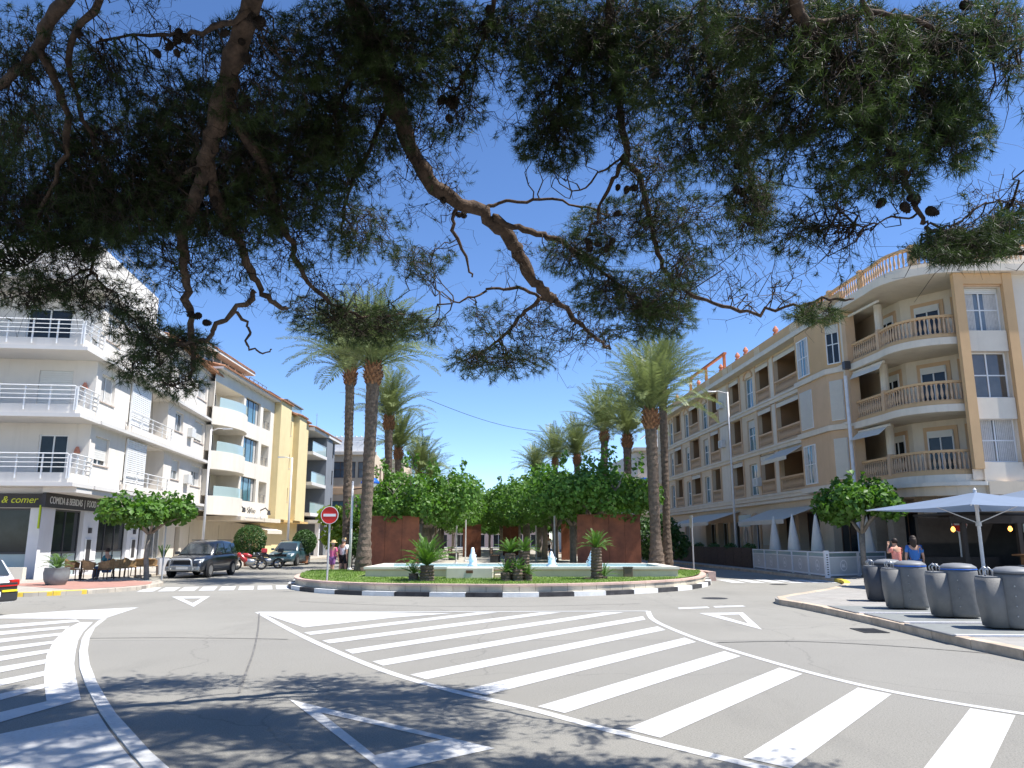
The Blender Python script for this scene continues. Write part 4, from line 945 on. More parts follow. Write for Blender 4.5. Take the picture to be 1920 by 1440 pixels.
def street_awning(a0, a1, z, reach, drop, lab):
    mb = MB(); mb.hexa([P(a0, z - drop, reach), P(a1, z - drop, reach), P(a1, z, -.2), P(a0, z, -.2), P(a0, z - drop + .03, reach), P(a1, z - drop + .03, reach), P(a1, z + .03, -.2), P(a0, z + .03, -.2)])
    FR.box(mb, a0, a1, z - drop - .22, z - drop, reach - .02, reach)
    mb.build('street_awning', MATS['awning_white'], bR)
street_awning(18, 28, 3.7, 2.2, .75, ''); street_awning(4.8, 12.2, 3.6, 2.0, .8, '')
fbox(FR, 'hanging_sign', 'pane_frost', bR, 12.0, 14.1, 2.55, 3.3, 1.2, 1.28)
volume('core', 'plaster_sand', bR, [(19.1, 39.2), (17.1, 79.5), (40, 79.5), (40, 39.2)], .1, TR - .03)
fbox(FR, 'end_wall', 'plaster_sand', bR, 40.8, 41, 0.1, TR, -8, -.01)
# drain pipe / lamp bracket at the inner corner
mb = MB(); mb.tube([FR.pt(-.35, .2, .35), FR.pt(-.35, TR - 3.5, .35)], .09, 8); mb.build('drain_pipe', M('pipe_white', (.66, .67, .70), rough=.4), bR)
fbox(FR, 'wall_lantern', 'frame_dark', bR, -.5, -.2, LR[2] - .35, LR[2] + .05, .1, .4)

# rounded corner with balconies
cur = [Vector((17.35, 39.3)), Vector((17.5, 37.5)), Vector((17.62, 36.0))]
cc = Vector((19.75, 35.7)); 
for t in np.linspace(0, 90, 10): cur.append(Vector((19.75 - 2.13 * math.cos(R(t)), 35.4 - 2.2 * math.sin(R(t)))))
cur.append(Vector((20.0, 33.18)))
def off_cur(d):   # outward offset (toward street) of the corner curve
    return offset(cur, -d)
def corner_slab(name, mat, z0, z1, d, parent):
    o = off_cur(d); pts = [(p.x, p.y) for p in o] + [(22.5, 33.3), (22.5, 39.3)]
    mb = MB(); mb.prism(ccw(pts), z0, z1); return mb.build(name, MATS[mat], parent)
inner = [(19.0, 39.0), (19.25, 36.9), (20.7, 35.1), (21.6, 34.6), (21.6, 33.3)]
mb = MB()
for i in range(4):
    a, b = inner[i], inner[i + 1]; mb.quad((a[0], a[1], 4.4), (b[0], b[1], 4.4), (b[0], b[1], TR), (a[0], a[1], TR))
mb.build('corner_inner_wall', MATS['trim_pale'], bR)
for k, l in enumerate(LR):
    bc = empty('corner_balcony', (18.5, 35, l), parent=bR)
    corner_slab('slab', 'trim_pale', l - .42, l - .1, .12, bc); corner_slab('slab_edge', 'plaster_orange', l - .099, l + .06, .0, bc)
    path = off_cur(-.1); L_ = lengths(path)[-1]
    mb = MB(); pts = [Vector((p.x, p.y, l + .93)) for p in path]
    inn_ = off_cur(-.26)
    for i in range(len(path) - 1):
        for (zz0, zz1) in ((l + .88, l + .99), (l + .061, l + .14)):
            A, B, C, D = path[i], path[i + 1], inn_[i + 1], inn_[i]
            mb.hexa([(q_.x, q_.y, zz0) for q_ in (A, B, C, D)] + [(q_.x, q_.y, zz1) for q_ in (A, B, C, D)])
    bs = mb.build('balustrade_rails', MATS['plaster_orange'], bc)
    mid = off_cur(-.18); Lm = lengths(mid)[-1]; n = int(Lm / .19)
    for j in range(n):
        p = walk(mid, Lm * (j + .5) / n); put('baluster', BALM, bs, loc=(p.x, p.y, l + .14), sc=(1, 1, 1.03))
    p = walk(mid, Lm * .42); mb = MB(); mb.box(p.x - .12, p.x + .12, p.y - .12, p.y + .12, l + .06, l + 1.08); mb.build('balustrade_post', MATS['plaster_tan'], bc)
    fbox(FR, 'corner_pier', 'plaster_tan', bc, -.28, .12, l - .09, l + 2.8, -.4, .1)
    for i, (f0, f1) in enumerate(((.25, .75), (.3, .8), (.2, .85))):
        a, b = Vector(inner[i]), Vector(inner[i + 1]); fa = Facade(a, b - a); ln = (b - a).length
        fbox(fa, 'door_surround', 'plaster_tan', bc, ln * f0 - .18, ln * f1 + .18, l, l + 2.35, .003, .05)
        window(bc, fa, ln * f0, ln * f1, l + .02, l + 2.15, .055, mull=1, pane='pane_dark', sill=False, name='balcony_door', shut=.15, shutm='shutter_white')
    mb = MB(); c = Vector((19.35, 37.9)); mb.lathe([(.2, 0), (.2, 2.6)], 10, (18.3, 37.2, l)); mb.build('balcony_column', MATS['trim_pale'], bc)
    if k < 3:
        mb = MB(); a, b = Vector((17.45, 38.6, l + 2.45)), Vector((17.75, 36.0, l + 2.45)); mb.tube([a, b], .07, 8)
        if k == 1: mb.hexa([(17.2, 38.6, l + 2.1), (17.5, 36.1, l + 2.1), (17.53, 36.1, l + 2.1), (17.23, 38.6, l + 2.1), (17.4, 38.6, l + 2.42), (17.7, 36.1, l + 2.42), (17.73, 36.1, l + 2.42), (17.43, 38.6, l + 2.42)])
        if k == 0: mb.hexa([(16.9, 38.6, l + 2.0), (17.2, 36.1, l + 2.0), (17.23, 36.1, l + 2.0), (16.93, 38.6, l + 2.0), (17.4, 38.6, l + 2.42), (17.7, 36.1, l + 2.42), (17.73, 36.1, l + 2.42), (17.43, 38.6, l + 2.42)])
        mb.build('rolled_awning', MATS['awning_white'], bc)
# roof over the corner, with balustrade
corner_slab('corner_cornice', 'trim_pale', TR - .05, TR + .3, .55, bR); corner_slab('corner_fascia', 'trim_pale', TR + .301, TR + .55, .25, bR)
rb_ = empty('roof_balustrade', (19, 35, TR + .55), parent=bR)
pth = [Vector((17.0, 44.0))] + off_cur(.05) + [Vector((21.5, 33.05)), Vector((28, 33.05))]
i1 = offset(pth, .16); mb = MB()
for i in range(len(pth) - 1):
    for (zz0, zz1) in ((TR + 1.38, TR + 1.5), (TR + .551, TR + .64)):
        A, B, C, D = pth[i], pth[i + 1], i1[i + 1], i1[i]
        mb.hexa([(q_.x, q_.y, zz0) for q_ in (A, B, C, D)] + [(q_.x, q_.y, zz1) for q_ in (A, B, C, D)])
mb.build('rails', MATS['plaster_orange'], rb_)
mid = offset(pth, .08); Lm = lengths(mid)[-1]; n = int(Lm / .22)
for j in range(n):
    p = walk(mid, Lm * (j + .5) / n); put('baluster', BALM, rb_, loc=(p.x, p.y, TR + .64), sc=(1, 1, 1.03))
for f in (.18, .34, .52, .66, .82):
    p = walk(mid, Lm * f); mb = MB(); mb.box(p.x - .14, p.x + .14, p.y - .14, p.y + .14, TR + .552, TR + 1.6); mb.build('post', MATS['plaster_orange'], rb_)
# flat face toward the junction
FT = Facade((19.6, 33), (1, 0))
th = [(.45, 2.15, 10.75, 12.75, .3), (.45, 2.15, 7.75, 9.8, .3), (.45, 2.15, 4.95, 6.85, .3)]
wall_holes(FT, 0, 14, 4.2, TR, th).build('junction_wall', MATS['trim_pale'], bR)
for i, h in enumerate(th):
    window(bR, FT, h[0], h[1], h[2], h[3], -.3, mull=1, trans=1, pane=['pane_grey', 'pane_brown', 'pane_brown'][i], sill=False, curtain=[.36, 0, .45][i], shut=.12 if i == 0 else 0)
    fbox(FT, 'spandrel_panel', 'trim_pale', bR, .45, 2.15, h[2] - .95, h[2] - .02, .002, .1); fbox(FT, 'lintel', 'plaster_tan', bR, .45, 2.15, h[3] + .02, h[3] + .2, .002, .08)
for a0, a1 in ((0, .42), (2.18, 2.6), (6.5, 6.9), (9.2, 9.6)): fbox(FT, 'pilaster', 'plaster_orange', bR, a0, a1, 4.65, TR - .06, .003, .24)
fbox(FT, 'header', 'plaster_orange', bR, .42, 2.18, 12.85, TR - .06, .003, .2)
th2 = [(7.0, 9.1, z0, z1) for z0, z1 in ((10.75, 12.75), (7.75, 9.8), (4.95, 6.85))]
for h in th2: window(bR, FT, h[0], h[1], h[2], h[3], .01, mull=1, trans=1, pane='pane_brown', sill=False)
fbox(FT, 'cornice', 'trim_pale', bR, .3, 14, TR - .04, TR + .29, -4, .5); fbox(FT, 'fascia', 'trim_pale', bR, .3, 14, TR + .291, TR + .548, -4, .3)
corner_slab('ground_cornice', 'plaster_sand', 3.55, 4.12, .3, bR); fbox(FT, 'ground_cornice', 'plaster_sand', bR, .45, 14, 3.56, 4.11, -3, .32); corner_slab('ground_cornice_top', 'trim_pale', 3.95, 4.13 - .02, .5, bR)
volume('corner_core', 'plaster_sand', bR, [(21.0, 34.0), (33.6, 34.0), (33.6, 39.2), (21.0, 39.2)], .1, TR - .06)
volume('junction_core', 'plaster_sand', bR, [(21.62, 33.35), (33.6, 33.35), (33.6, 34.0), (21.62, 34.0)], 4.2, TR - .061)
M('stone_dark', (.33, .27, .20), var=.2, scale=2, coords='Pos', bump=.3)
for (x, y) in ((17.9, 38.4), (17.9, 36.6), (18.5, 34.9), (20.3, 33.6), (24.0, 33.5), (28, 33.5)):
    mb = MB(); mb.box(x - .28, x + .28, y - .28, y + .28, .13, 3.0); mb.box(x - .36, x + .36, y - .36, y + .36, 3.0, 3.54); mb.box(x - .34, x + .34, y - .34, y + .34, .12, .5); mb.build('arcade_pillar', MATS['stone_dark'], bR)
for (x0, y0, x1, y1) in ((19.0, 39.0, 19.2, 36.5), (19.2, 36.5, 20.9, 34.5), (20.9, 34.4, 33.4, 34.4)):
    fs_ = Facade((x0, y0), (x1 - x0, y1 - y0)); ls_ = math.hypot(x1 - x0, y1 - y0); nn_ = max(1, int(ls_ / 2.2))
    fbox(fs_, 'shopfront_wall', 'stone_dark', bR, 0, ls_, .13, 3.54, -.02, .0)
    for q_ in range(nn_): window(bR, fs_, ls_ * q_ / nn_ + .2, ls_ * (q_ + 1) / nn_ - .2, .15, 3.0, .01, mull=1, trans=1, pane='pane_dark', frame='frame_brown', sill=False, name='shop_window')
M('ac_white', (.62, .62, .60), rough=.5, var=.06)
for a, z in ((20.0, 8.6), (20.0, 11.6), (13.1, 5.2)):
    o = fbox(FR, 'air_conditioner', 'ac_white', bR, a - .4, a + .4, z, z + .55, .06, .36); mb = MB(); c_ = FR.pt(a, z + .28, .365)
    for q_ in range(6): FR.box(mb, a - .22, a + .22, z + .1 + q_ * .07, z + .12 + q_ * .07, .361, .37)
    mb.build('fan_grille', MATS['frame_dark'], o)
for a, z in ((15.9, 5.1), (15.9, 8.0)): fbox(FA, 'air_conditioner', 'ac_white', bA, a, a + .8, z, z + .55, .01, .3)
# upper penthouse behind the pine needles
volume('roof_room', 'trim_pale', bR, [(22.5, 36), (33, 36), (33, 39), (22.5, 39)], TR + .55, TR + 2.6)

# ------------------------------------------------------------ far right houses
FH = Facade((13.6, 84.0), (1, 0)); bH = empty('far_house', (15.5, 84, 0), label='pale distant house with balconies between the right palms and the sand block', cat='building')
hh = [(1.2, 3.6, l, l + 1.6, .2) for l in (5.0, 8.2)]
wall_holes(FH, 0, 9, 0, 11.2, hh).build('wall', MATS['plaster_white'], bH)
for h in hh: window(bH, FH, h[0], h[1], h[2], h[3], -.2, mull=1, pane='pane_grey', frame='frame_brown')
volume('core', 'plaster_white', bH, [(13.6, 84.3), (22.6, 84.3), (22.6, 100), (12.6, 100)], .1, 11.15)
for l in (4.4, 7.5): s_ = fbox(FH, 'balcony_slab', 'trim_pale', bH, -.3, 5.0, l, l + .6, .01, 1.1)
fbox(FH, 'roof_edge', 'trim_pale', bH, -.4, 9, 11.16, 11.5, -3, .6)
mb = MB()
for k in range(7): mb.box(15 + k * .7, 15.12 + k * .7, 85, 90, 13.2, 13.35)
mb.box(15, 20, 85, 85.15, 11.5, 13.2); mb.build('roof_pergola', MATS['frame_white'], bH)
FJ = Facade((11.6, 104.0), (-.073, 1), flip=True); bJ = empty('far_terrace', (12, 104, 0), label='long distant terrace closing the right side of the avenue', cat='building')
jh = [(a, a + 2.0, l, l + 1.8, .3) for l in (4.4, 7.4) for a in range(2, 40, 4)]
wall_holes(FJ, 0, 44, 0, 10.4, jh).build('wall', MATS['plaster_cream'], bJ)
for h in jh: window(bJ, FJ, h[0], h[1], h[2], h[3], -.3, mull=1, pane='pane_dark', sill=False)
volume('core', 'plaster_cream', bJ, [(11.95, 104), (24, 104), (24, 148), (8.9, 148)], .1, 10.35)

# ------------------------------------------------------------ vegetation
rnd = random.Random(11); npr = np.random.default_rng(21)
M('palm_bark', (.135, .10, .075), var=.45, scale=7, bump=.9, bscale=22, rough=.95)
M('palm_boots', (.25, .12, .06), var=.5, scale=9, bump=.4)
M('palm_stalk', (.30, .29, .13), var=.2, scale=3)
leafmat('palm_leaf', (.18, .215, .085), tr=.25, var=.3, scale=.7, rough=.45)
leafmat('mulberry_leaf', (.10, .20, .036), tr=.35, var=.45, scale=2.2)
leafmat('cycad_leaf', (.10, .20, .035), tr=.22, var=.35, scale=2.0)
leafmat('bush_leaf', (.055, .115, .028), tr=.25, var=.4, scale=2.5)
leafmat('pine_needle', (.042, .066, .02), tr=.38, var=.5, scale=1.3)
leafmat('lime_leaf', (.26, .36, .05), tr=.35, var=.3, scale=2.0)
M('bark_grey', (.24, .21, .175), var=.35, scale=5, bump=.7, bscale=30, rough=.95)
M('pine_bark', (.105, .072, .052), var=.5, scale=9, bump=1.0, bscale=26, rough=.95, tint=(.04, .03, .025))
M('pine_twig', (.05, .038, .03), var=.3, scale=9, rough=.95)
M('pine_cone', (.03, .022, .017), var=.4, scale=20, rough=.9)

def frond_mesh(name, length, droop, nleaf, lw, ll, mat, seed, vee=.5):
    """pinnate leaf along +X, rooted at the origin, curving down by `droop` radians"""
    g = np.random.default_rng(seed); n = 14; t = np.linspace(0, 1, n + 1); a = -droop * t ** 1.6
    dx = np.cos(a) * length / n; dz = np.sin(a) * length / n
    X = np.concatenate([[0], np.cumsum(dx[:-1])]); Z = np.concatenate([[0], np.cumsum(dz[:-1])])
    V = []; T = []
    for i in range(n):          # rachis: flat triangular bar
        r0, r1 = .028 * (1 - t[i] * .85), .028 * (1 - t[i + 1] * .85); k = len(V)
        V += [(X[i], -r0, Z[i]), (X[i], r0, Z[i]), (X[i], 0, Z[i] + r0), (X[i + 1], -r1, Z[i + 1]), (X[i + 1], r1, Z[i + 1]), (X[i + 1], 0, Z[i + 1] + r1)]
        T += [(k, k + 2, k + 5), (k, k + 5, k + 3), (k + 2, k + 1, k + 4), (k + 2, k + 4, k + 5), (k + 1, k, k + 3), (k + 1, k + 3, k + 4)]
    for j in range(nleaf):
        u = .14 + .86 * (j + .5) / nleaf
        x = np.interp(u, t, X); z = np.interp(u, t, Z); an = np.interp(u, t, a)
        L = ll * (math.sin(math.pi * min(1, .12 + u * .86)) ** .55) * (1 - .25 * u) * g.uniform(.85, 1.12)
        for s in (-1, 1):
            fw = g.uniform(.55, .85); up = vee * g.uniform(.3, 1.2) - .25 * u
            d = np.array([fw * math.cos(an) - up * math.sin(an) * .3, s * 1.0, fw * math.sin(an) + up]); d /= np.linalg.norm(d); d *= L
            tip = np.array([x, 0, z]) + d + np.array([0, 0, -.12 * L]); w = lw * .5; k = len(V); m = np.array([x, 0, z]) + d * .5 + np.array([0, 0, .03 * L])
            ax = np.array([math.cos(an), 0, math.sin(an)]) * w
            V += [(x, 0, z), tuple(m - ax), tuple(m + ax), tuple(tip)]; T += [(k, k + 1, k + 2), (k + 1, k + 3, k + 2)]
    return raw_mesh(name, np.array(V), np.array(T), mat)
PF = [frond_mesh('frond', 3.7, 1.0, 54, .05, .62, MATS['palm_leaf'], 1), frond_mesh('frond', 3.4, 1.35, 50, .05, .60, MATS['palm_leaf'], 2), frond_mesh('frond', 3.6, .65, 52, .05, .58, MATS['palm_leaf'], 3)]
def palm_trunk(h, r, lean, seed):
    g = random.Random(seed); mb = MB(); n = int(h / .13); k = 14; vs = []; mb.smooth = False
    for i in range(n + 1):
        t = i / n; c = Vector(lean) * (t + .12 * math.sin(t * 3.1)); rr = r * (1.28 - .45 * min(1, t * 5) + .12 * t - .08 * math.sin(t * 3.1)) * (1.0 + .045 * (i % 2))
        for j in range(k):
            w = 2 * math.pi * (j + .5 * (i % 2)) / k; q_ = rr * g.uniform(.93, 1.07); vs.append((c.x + q_ * math.cos(w), c.y + q_ * math.sin(w), t * h))
    fs = []
    for i in range(n):
        for j in range(k): fs.append((i * k + j, i * k + (j + 1) % k, (i + 1) * k + (j + 1) % k, (i + 1) * k + j))
    mb.add(vs, fs); return mb
def boots(r, h, seed):
    g = random.Random(seed); mb = MB(); mb.lathe([(r * .95, 0), (r * 1.25, h * .35), (r * 1.35, h * .65), (r * .9, h)], 12)
    for i in range(70):
        a = i * 2.4; t = (i / 70); z = t * h; rr = r * (1.0 + .4 * math.sin(math.pi * min(1, t * 1.1))); w = .06; L_ = g.uniform(.12, .22)
        c, s = math.cos(a), math.sin(a); p = Vector((c * rr, s * rr, z)); tn = Vector((-s, c, 0)) * w; o = Vector((c * .55, s * .55, .85)) * L_
        mb.hexa([p - tn, p + tn, p + tn * .7 - Vector((c, s, 0)) * .05, p - tn * .7 - Vector((c, s, 0)) * .05, p - tn * .6 + o, p + tn * .6 + o, p + tn * .5 + o - Vector((c, s, 0)) * .05, p - tn * .5 + o - Vector((c, s, 0)) * .05])
    return mb
def palm(base, top, r, label, seed, nf=58, scale=1.0, parts=True):
    base = Vector(base); top = Vector(top); h = top.z - base.z; g = random.Random(seed)
    e = empty('date_palm', base, label=label, cat='palm tree', group='date palms of the avenue', local=True)
    palm_trunk(h, r, (top.x - base.x, top.y - base.y, 0), seed).build('trunk', MATS['palm_bark'], e)
    boots(r * .92, .95 * scale, seed).build('leaf_bases', MATS['palm_boots'], e, loc=(top.x - base.x, top.y - base.y, h - .55))
    cz = Vector((top.x - base.x, top.y - base.y, h + .25))
    fr = []
    for i in range(nf):
        t = (i + .5) / nf; el = R(88 - 66 * t ** 1.1 + g.uniform(-6, 6)); az = i * 2.39996 + g.uniform(-.2, .2)
        me = PF[2] if t < .3 else (PF[0] if t < .7 else PF[1]); fr.append((me, az, el, scale * g.uniform(.88, 1.08)))
    if parts:
        for me, az, el, sc in fr: put('frond', me, e, loc=cz + Vector((math.cos(az), math.sin(az), 0)) * .1, rot=(g.uniform(-.25, .25), -el, az), sc=sc)
    else:
        VV = []; TT = []; k = 0
        for me, az, el, sc in fr:
            co = np.empty(len(me.vertices) * 3, np.float32); me.vertices.foreach_get('co', co); co = co.reshape(-1, 3)
            ti = np.empty(len(me.loops), np.int32); me.loops.foreach_get('vertex_index', ti)
            m = np.array((Matrix.Rotation(az, 3, 'Z') @ Matrix.Rotation(-el, 3, 'Y') @ Matrix.Rotation(g.uniform(-.25, .25), 3, 'X'))); VV.append(co @ m.T * sc); TT.append(ti.reshape(-1, 3) + k); k += len(co)
        o = put('crown', raw_mesh('crown', np.concatenate(VV), np.concatenate(TT), MATS['palm_leaf']), e, loc=cz); o['kind'] = 'stuff'
    return e
def pal(px, py, tx, ty, Y, r, label, seed, scale=1.0, parts=True, zb=.36, nf=58):
    b = at(px, py, Y); b.z = zb; t = at(tx, ty, Y + .1); return palm(b, t, r, label, seed, nf, scale, parts)
pal(680, 1075, 700, 700, 32.6, .295, 'tall leaning thick date palm, right one of the pair left of the fountain', 1, 1.06)
pal(649, 1066, 657, 705, 39.0, .25, 'slimmer date palm standing behind the white pole left of the fountain', 2, 1.16, zb=.0)
pal(1232, 1068, 1220, 785, 36.6, .305, 'date palm with lit trunk and full crown at the right of the lawn', 3, 1.06)
pal(1252, 1060, 1242, 735, 42.7, .245, 'dark trunked date palm right behind the lit palm on the right', 4, 1.0)
far = [(729, 1040, 729, 792, 48, .27, 1.0, 'date palm behind the left pair, crown just right of the thick trunk'), (748, 1035, 747, 850, 58, .27, 1.0, 'date palm in the left row whose crown sits low behind the mulberries'),
       (785, 1030, 786, 893, 69, .3, 1.1, 'date palm in the left row rising just above the left mulberry crowns'), (806, 1025, 808, 905, 86, .3, 1.0, 'farthest date palm of the left row'),
       (1177, 1040, 1176, 826, 50, .28, .95, 'date palm with a reddish collar in the right row in front of the distant house'), (1133, 1035, 1133, 818, 60, .3, 1.15, 'date palm with dark trunk in the middle of the right row'),
       (1082, 1030, 1082, 862, 72, .3, 1.15, 'date palm of the right row above the right mulberries'), (1042, 1026, 1041, 868, 84, .3, 1.2, 'distant date palm of the right row left of the dark trunked ones'),
       (1008, 1022, 1006, 888, 100, .3, 1.2, 'farthest date palm of the right row next to the open sky')]
for i, (a, b, c, d, Y, r, sc, lab) in enumerate(far): pal(a, b, c, d, Y, r, lab, 20 + i, sc, False, .3, 50)

# --- leafy crowns
def leaf_cloud(n, blobs, size, seed, mat, shell=.45, flat=0.0):
    g = np.random.default_rng(seed); wts = np.array([b[3] * b[4] * b[5] for b in blobs]) ** .75; idx = g.choice(len(blobs), n, p=wts / wts.sum()); B = np.array(blobs)[idx]
    d = g.normal(size=(n, 3)); d /= np.linalg.norm(d, axis=1)[:, None]; rr = (shell + (1 - shell) * g.random(n) ** .6)[:, None]; C = B[:, :3] + d * rr * B[:, 3:6]
    nrm = d * .6 + g.normal(size=(n, 3)) * .55 + np.array([0, 0, .45 + flat]); nrm /= np.linalg.norm(nrm, axis=1)[:, None]
    t = np.cross(nrm, g.normal(size=(n, 3))); t /= np.linalg.norm(t, axis=1)[:, None]; b = np.cross(nrm, t)
    s = size * g.uniform(.65, 1.25, n)[:, None]
    V = np.stack([C - t * s * .5, C - b * s * .38 + nrm * s * .08, C + t * s * .55 - nrm * s * .12, C + b * s * .38 + nrm * s * .08], 1).reshape(-1, 3)
    k = np.arange(n)[:, None] * 4; T = np.concatenate([k + np.array([0, 1, 2]), k + np.array([0, 2, 3])]); return raw_mesh('crown', V, T, mat)
def crown_blobs(rx, ry, rz, n, seed, br=.8):
    g = random.Random(seed); out = []
    for i in range(n):
        a = g.uniform(0, 6.28); d = math.sqrt(g.random()); z = g.uniform(-.7, .75) * math.sqrt(1 - d * d * .8); k = br * g.uniform(.55, 1.15)
        out.append((d * rx * math.cos(a), d * ry * math.sin(a), z * rz, k, k, k * .75))
    for i in range(n // 2):   # shoots sticking out of the top
        a = g.uniform(0, 6.28); d = math.sqrt(g.random()) * .85; out.append((d * rx * math.cos(a), d * ry * math.sin(a), rz * g.uniform(.85, 1.35), .14, .14, .34))
    return out
def limb_tree(h, r, spread, zt, n, seed, top=1.0):
    g = random.Random(seed); mb = MB(); mb.smooth = True
    mb.tube([(0, 0, -.1), (.02, 0, .15), (g.uniform(-.06, .06), g.uniform(-.06, .06), h * .5), (g.uniform(-.08, .08), 0, h)], [r * 1.35, r * 1.05, r * .95, r * 1.05], 10)
    for i in range(n):
        a = 6.28 * i / n + g.uniform(-.3, .3); d = spread * g.uniform(.6, 1); p1 = Vector((math.cos(a) * d * .35, math.sin(a) * d * .35, h + (zt - h) * .35)); p2 = Vector((math.cos(a) * d * .75, math.sin(a) * d * .75, h + (zt - h) * .65)); p3 = Vector((math.cos(a) * d, math.sin(a) * d, zt * g.uniform(.92, 1.08)))
        mb.tube([(0, 0, h - .12), p1, p2, p3], [r * .62, r * .48, r * .3, r * .12], 7)
        for j in range(3):
            q_ = p2.lerp(p3, g.random()); w = q_ + Vector((g.uniform(-.6, .6), g.uniform(-.6, .6), g.uniform(.1, .7))); mb.tube([p2, q_, w], [r * .25, r * .15, r * .06], 5)
    return mb
MULC = [leaf_cloud(10500, crown_blobs(2.5, 2.7, 1.2, 38, 60 + i, .92), .19, 70 + i, MATS['mulberry_leaf']) for i in range(3)]
MULT = [limb_tree(2.0, .17, 2.0, 3.6, 5, 80 + i).mesh('trunk', MATS['bark_grey']) for i in range(2)]
def mulberry(loc, i, label, sc=1.0, zc=3.12, group='mulberry trees on the promenade'):
    e = empty('mulberry_tree', loc, rnd.uniform(0, 6.28), label, 'tree', group, local=True)
    put('trunk', MULT[i % 2], e, sc=sc); o = put('crown', MULC[i % 3], e, loc=(0, 0, zc * sc), sc=(sc, sc, sc * 1.02)); o['kind'] = 'stuff'; return e
for side, off in (('left', -4.3), ('right', 4.2)):
    for k in range(12):
        Y = 39.0 + k * 6.4; words = ['nearest', 'second', 'third', 'fourth', 'fifth', 'sixth', 'seventh', 'eighth', 'ninth', 'tenth', 'eleventh', 'farthest'][k]
        mulberry((axis_x(Y) + off + rnd.uniform(-.25, .25), Y, .30), k + (side == 'right'), '%s mulberry tree of the %s row on the promenade' % (words, side), 1.08 + .055 * max(0, k - 1) + rnd.uniform(-.05, .06) + (.06 if side == 'right' else 0))
# small street trees
def street_tree(loc, label, blobs, n, size, th, tr, spread, zt, seed, rz=0):
    e = empty('street_tree', loc, rz, label, 'tree', local=True); limb_tree(th, tr, spread, zt, 6, seed).build('trunk', MATS['bark_grey'], e)
    o = put('crown', leaf_cloud(n, blobs, size, seed, MATS['mulberry_leaf']), e, loc=(0, 0, zt)); o['kind'] = 'stuff'; return e
c = gp(273, 1087, .12)
street_tree((c.x, c.y, .12), 'flat topped mulberry tree on the left pavement by the cafe chairs', crown_blobs(1.75, 1.4, .45, 24, 5, .62), 3600, .22, 1.9, .10, 1.7, 2.75, 91)
street_tree((15.0, 33.8, .13), 'bushy mulberry tree on the right pavement in front of the rounded corner', crown_blobs(1.55, 1.5, .85, 24, 6, .72), 3800, .25, 1.9, .12, 1.3, 3.1, 92)
# clipped ball shrubs on the left street
def ball(px, py, Y, r, label, seed):
    c = at(px, py, Y); e = empty('ball_shrub', (c.x, Y, .12), 0, label, 'shrub', 'clipped ball shrubs on the left street', local=True)
    mb = MB(); mb.smooth = True; mb.tube([(0, 0, -.02), (0, 0, c.z - .12)], [.09, .07], 8); mb.build('stem', MATS['bark_grey'], e)
    o = put('foliage', leaf_cloud(4200, [(0, 0, 0, r, r, r), (0, 0, 0, r * .93, r * .93, r * .9)], .11, seed, MATS['bush_leaf'], .86), e, loc=(0, 0, c.z - .12)); o['kind'] = 'stuff'
    mb = MB(); mb.lathe([(.28, 0), (.36, .45), (.38, .47), (.33, .45), (.3, .4)], 14); mb.build('pot', M('pot_terracotta', (.36, .17, .10), var=.2), e)
ball(469, 1014, 48.5, .98, 'clipped ball shrub behind the red motorcycle', 31); ball(571, 1016, 55, .85, 'clipped ball shrub beside the second parked car', 32)

# --- cycads on the lawn
CF = [frond_mesh('frond', 1.05, .9, 34, .03, .17, MATS['cycad_leaf'], 8, .7), frond_mesh('frond', .95, .45, 32, .03, .16, MATS['cycad_leaf'], 9, .8)]
def cyc_trunk(h, r, seed):
    g = random.Random(seed); mb = MB(); n = max(4, int(h / .05)); pr = [(r * (1.0 + .16 * (i % 2)) * (1 - .12 * i / n) * g.uniform(.95, 1.05), h * i / n) for i in range(n + 1)]; mb.lathe(pr, 12); return mb
def cycad(loc, stems, label, seed):
    e = empty('cycad', loc, 0, label, 'cycad', local=True); g = random.Random(seed)
    for (dx, dy, h, r, nf, sc, lo) in stems:
        t = cyc_trunk(h, r, seed).build('trunk', MATS['palm_bark'], e, loc=(dx, dy, -.05))
        for i in range(nf):
            u = (i + .5) / nf; el = R(80 - (80 - lo) * u + g.uniform(-6, 6)); az = i * 2.4 + g.uniform(-.2, .2)
            put('frond', CF[0] if u > .45 else CF[1], e, loc=(dx, dy, h - .06), rot=(g.uniform(-.2, .2), -el, az), sc=sc * g.uniform(.9, 1.1))
c = gp(800, 1088, .37); cycad((c.x, c.y, .36), [(0, 0, .55, .24, 30, 1.15, 22), (-.45, .1, .28, .17, 12, .7, 10)], 'squat cycad with spreading stiff fronds left of the white block', 1)
c = gp(968, 1088, .37); cycad((c.x, c.y, .36), [(-.2, .2, .95, .19, 22, .62, 15), (.28, .25, 1.0, .18, 22, .6, 15), (-.35, -.1, .32, .17, 14, .55, 10), (.05, -.15, .42, .18, 14, .5, 10), (.4, -.1, .25, .13, 12, .45, 10)], 'clump of cycads with several stubby trunks in front of the basin', 2)
c = gp(1119, 1086, .37); cycad((c.x, c.y, .36), [(0, 0, 1.12, .19, 26, .72, 12), (.28, .1, .15, .1, 9, .6, 20), (-.3, -.05, .12, .16, 0, .4, 10)], 'single cycad with a straight trunk and fan of fronds at the right of the basin', 3)
